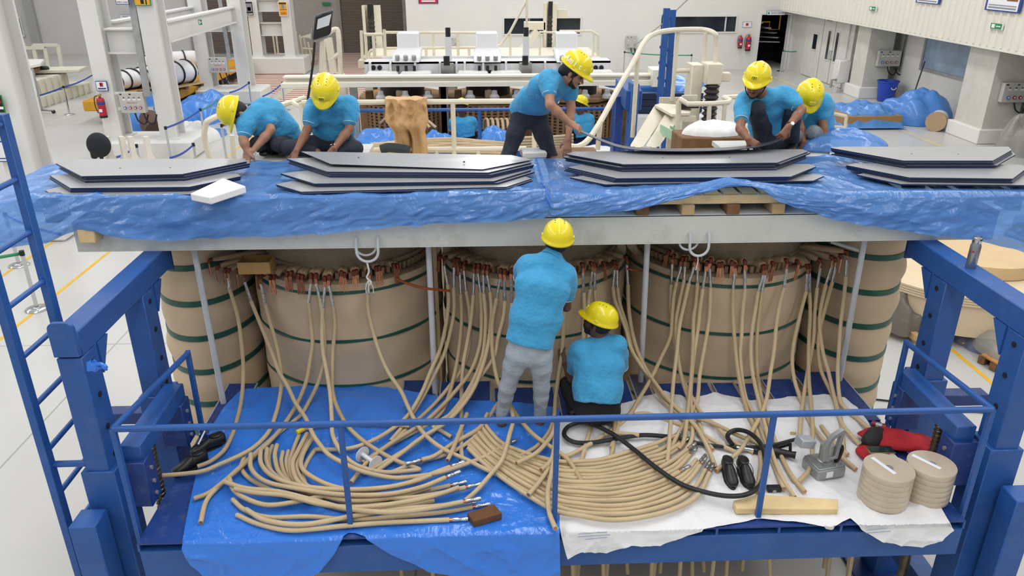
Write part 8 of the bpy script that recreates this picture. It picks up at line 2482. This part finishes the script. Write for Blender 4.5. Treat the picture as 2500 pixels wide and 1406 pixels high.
# pallets, plastic and slats on the floor at right
def flat_pallet(uv, lab, seed):
    q = [P(u, v, Z=.12) for u, v in uv]
    t = thing('pallet', lab, 'pallet', q[0] - Vector((0, 0, .12)), 'old pallets at right')
    for k in range(5):
        f0, f1 = k / 5, k / 5 + .17
        build(M().prism([q[0].lerp(q[3], f0), q[1].lerp(q[2], f0), q[1].lerp(q[2], f1), q[0].lerp(q[3], f1)], (0, 0, .022)), 'deck_board', mat('pallet_stained', '#b3824a', .75, var=.3, vs=4), t)
    for f in (.05, .5, .92):
        a, b = q[0].lerp(q[1], f), q[3].lerp(q[2], f)
        build(M().bar(a - Vector((0, 0, .06)), b - Vector((0, 0, .06)), .09, .1), 'bearer', WOOD_D, t)
flat_pallet([(2352, 758), (2405, 786), (2490, 785), (2440, 752)], 'stained pallet furthest back on the right floor', 1)
flat_pallet([(2410, 795), (2462, 825), (2530, 812), (2480, 790)], 'stained pallet half hidden by the right tower', 2)
flat_pallet([(2395, 868), (2458, 905), (2520, 885), (2440, 850)], 'pallet under clear plastic at the right tower', 3)
heap('plastic_wrap', 'clear plastic heaped over the nearest right pallet', P(2450, 850, Z=.15).x, P(2450, 850, Z=.15).y, .1, .35, .5, .25, 98.0, CLR, 'plastic sheet')
heap('plastic_wrap', 'bluish plastic bag with a dark blue end on the right floor', P(2365, 815, Z=.1).x, P(2365, 815, Z=.1).y, 0.0, .22, .4, .2, 99.0, film_mat('bluish_plastic', '#8f9cc0', '#b5bedb', .85, rough=.2, scale=5), 'plastic sheet')
build(M().prism([P(2368, 835, Z=.02), P(2405, 850, Z=.02), P(2412, 840, Z=.02), P(2390, 822, Z=.02)], (0, 0, .05)), 'blue_scrap', BELT_B, label='dark blue plastic scrap beside the bluish bag', cat='plastic scrap')
for i in range(5):
    a, b = P(2330 + i * 6, 802 + i * 3, Z=.05 + .02 * i), P(2352 + i * 5, 838 - i * 4, Z=.05 + .02 * i)
    build(M().bar(a, b, .03, .02), 'wood_strip', WOOD_L, label='pale wood strip, %s from the left, beside the right tower foot' % nth(i), cat='strip', group='loose wood strips')
pipe_o = build(M().tube(spline([P(2105, 972, Z=.015), P(2150, 976, Z=.015), P(2200, 982, Z=.015), P(2260, 990, Z=.015), P(2330, 1000, Z=.015), P(2420, 1008, Z=.015)], 5), .012, 6), 'floor_cable', RUBBER, label='thin black cable lying on the floor right of the deck', cat='cable')
# grey machine glimpsed behind the flask
c = P(2492, 600, Z=.5)
t = thing('grey_machine', 'grey cylindrical machine partly hidden by the right tower beam', 'machine', (c.x, c.y, 0))
build(M().lathe([(0, 0), (.4, 0), (.4, .7), (.33, .75), (.33, .95), (0, .98)], (c.x + .15, c.y, 0), n=24), 'drum', mat('machine_grey', '#8b8f92', .4, metal=.5, var=.3, vs=9), t)
for k in range(8):
    a = 2 * PI * k / 8
    build(M().cyl((c.x + .15 + .41 * math.cos(a), c.y + .41 * math.sin(a), .45), (c.x + .15 + .44 * math.cos(a), c.y + .44 * math.sin(a), .45), .07, n=10), 'port', BLACK, t)
build(M().bx(c.x - .9, c.x - .3, c.y - .2, c.y + .9, 0, .5), 'machine_base', STEEL_WHITE, t, bevel=.03)
pipe([(c.x - .5, c.y + .2, .5), (c.x - .5, c.y + .2, 1.1), (c.x + .1, c.y + .2, 1.2)], .05, 'pipe', STEEL_WHITE, t)
# wire running to the back-wall box
build(M().tube([P(1553, 108, Y=YB - .3), P(1612, 62, Y=30), P(1680, -2, Y=24)], .02, 5), 'wire', GALV, label='thin wire slanting up from the back wall switch box', cat='wire')
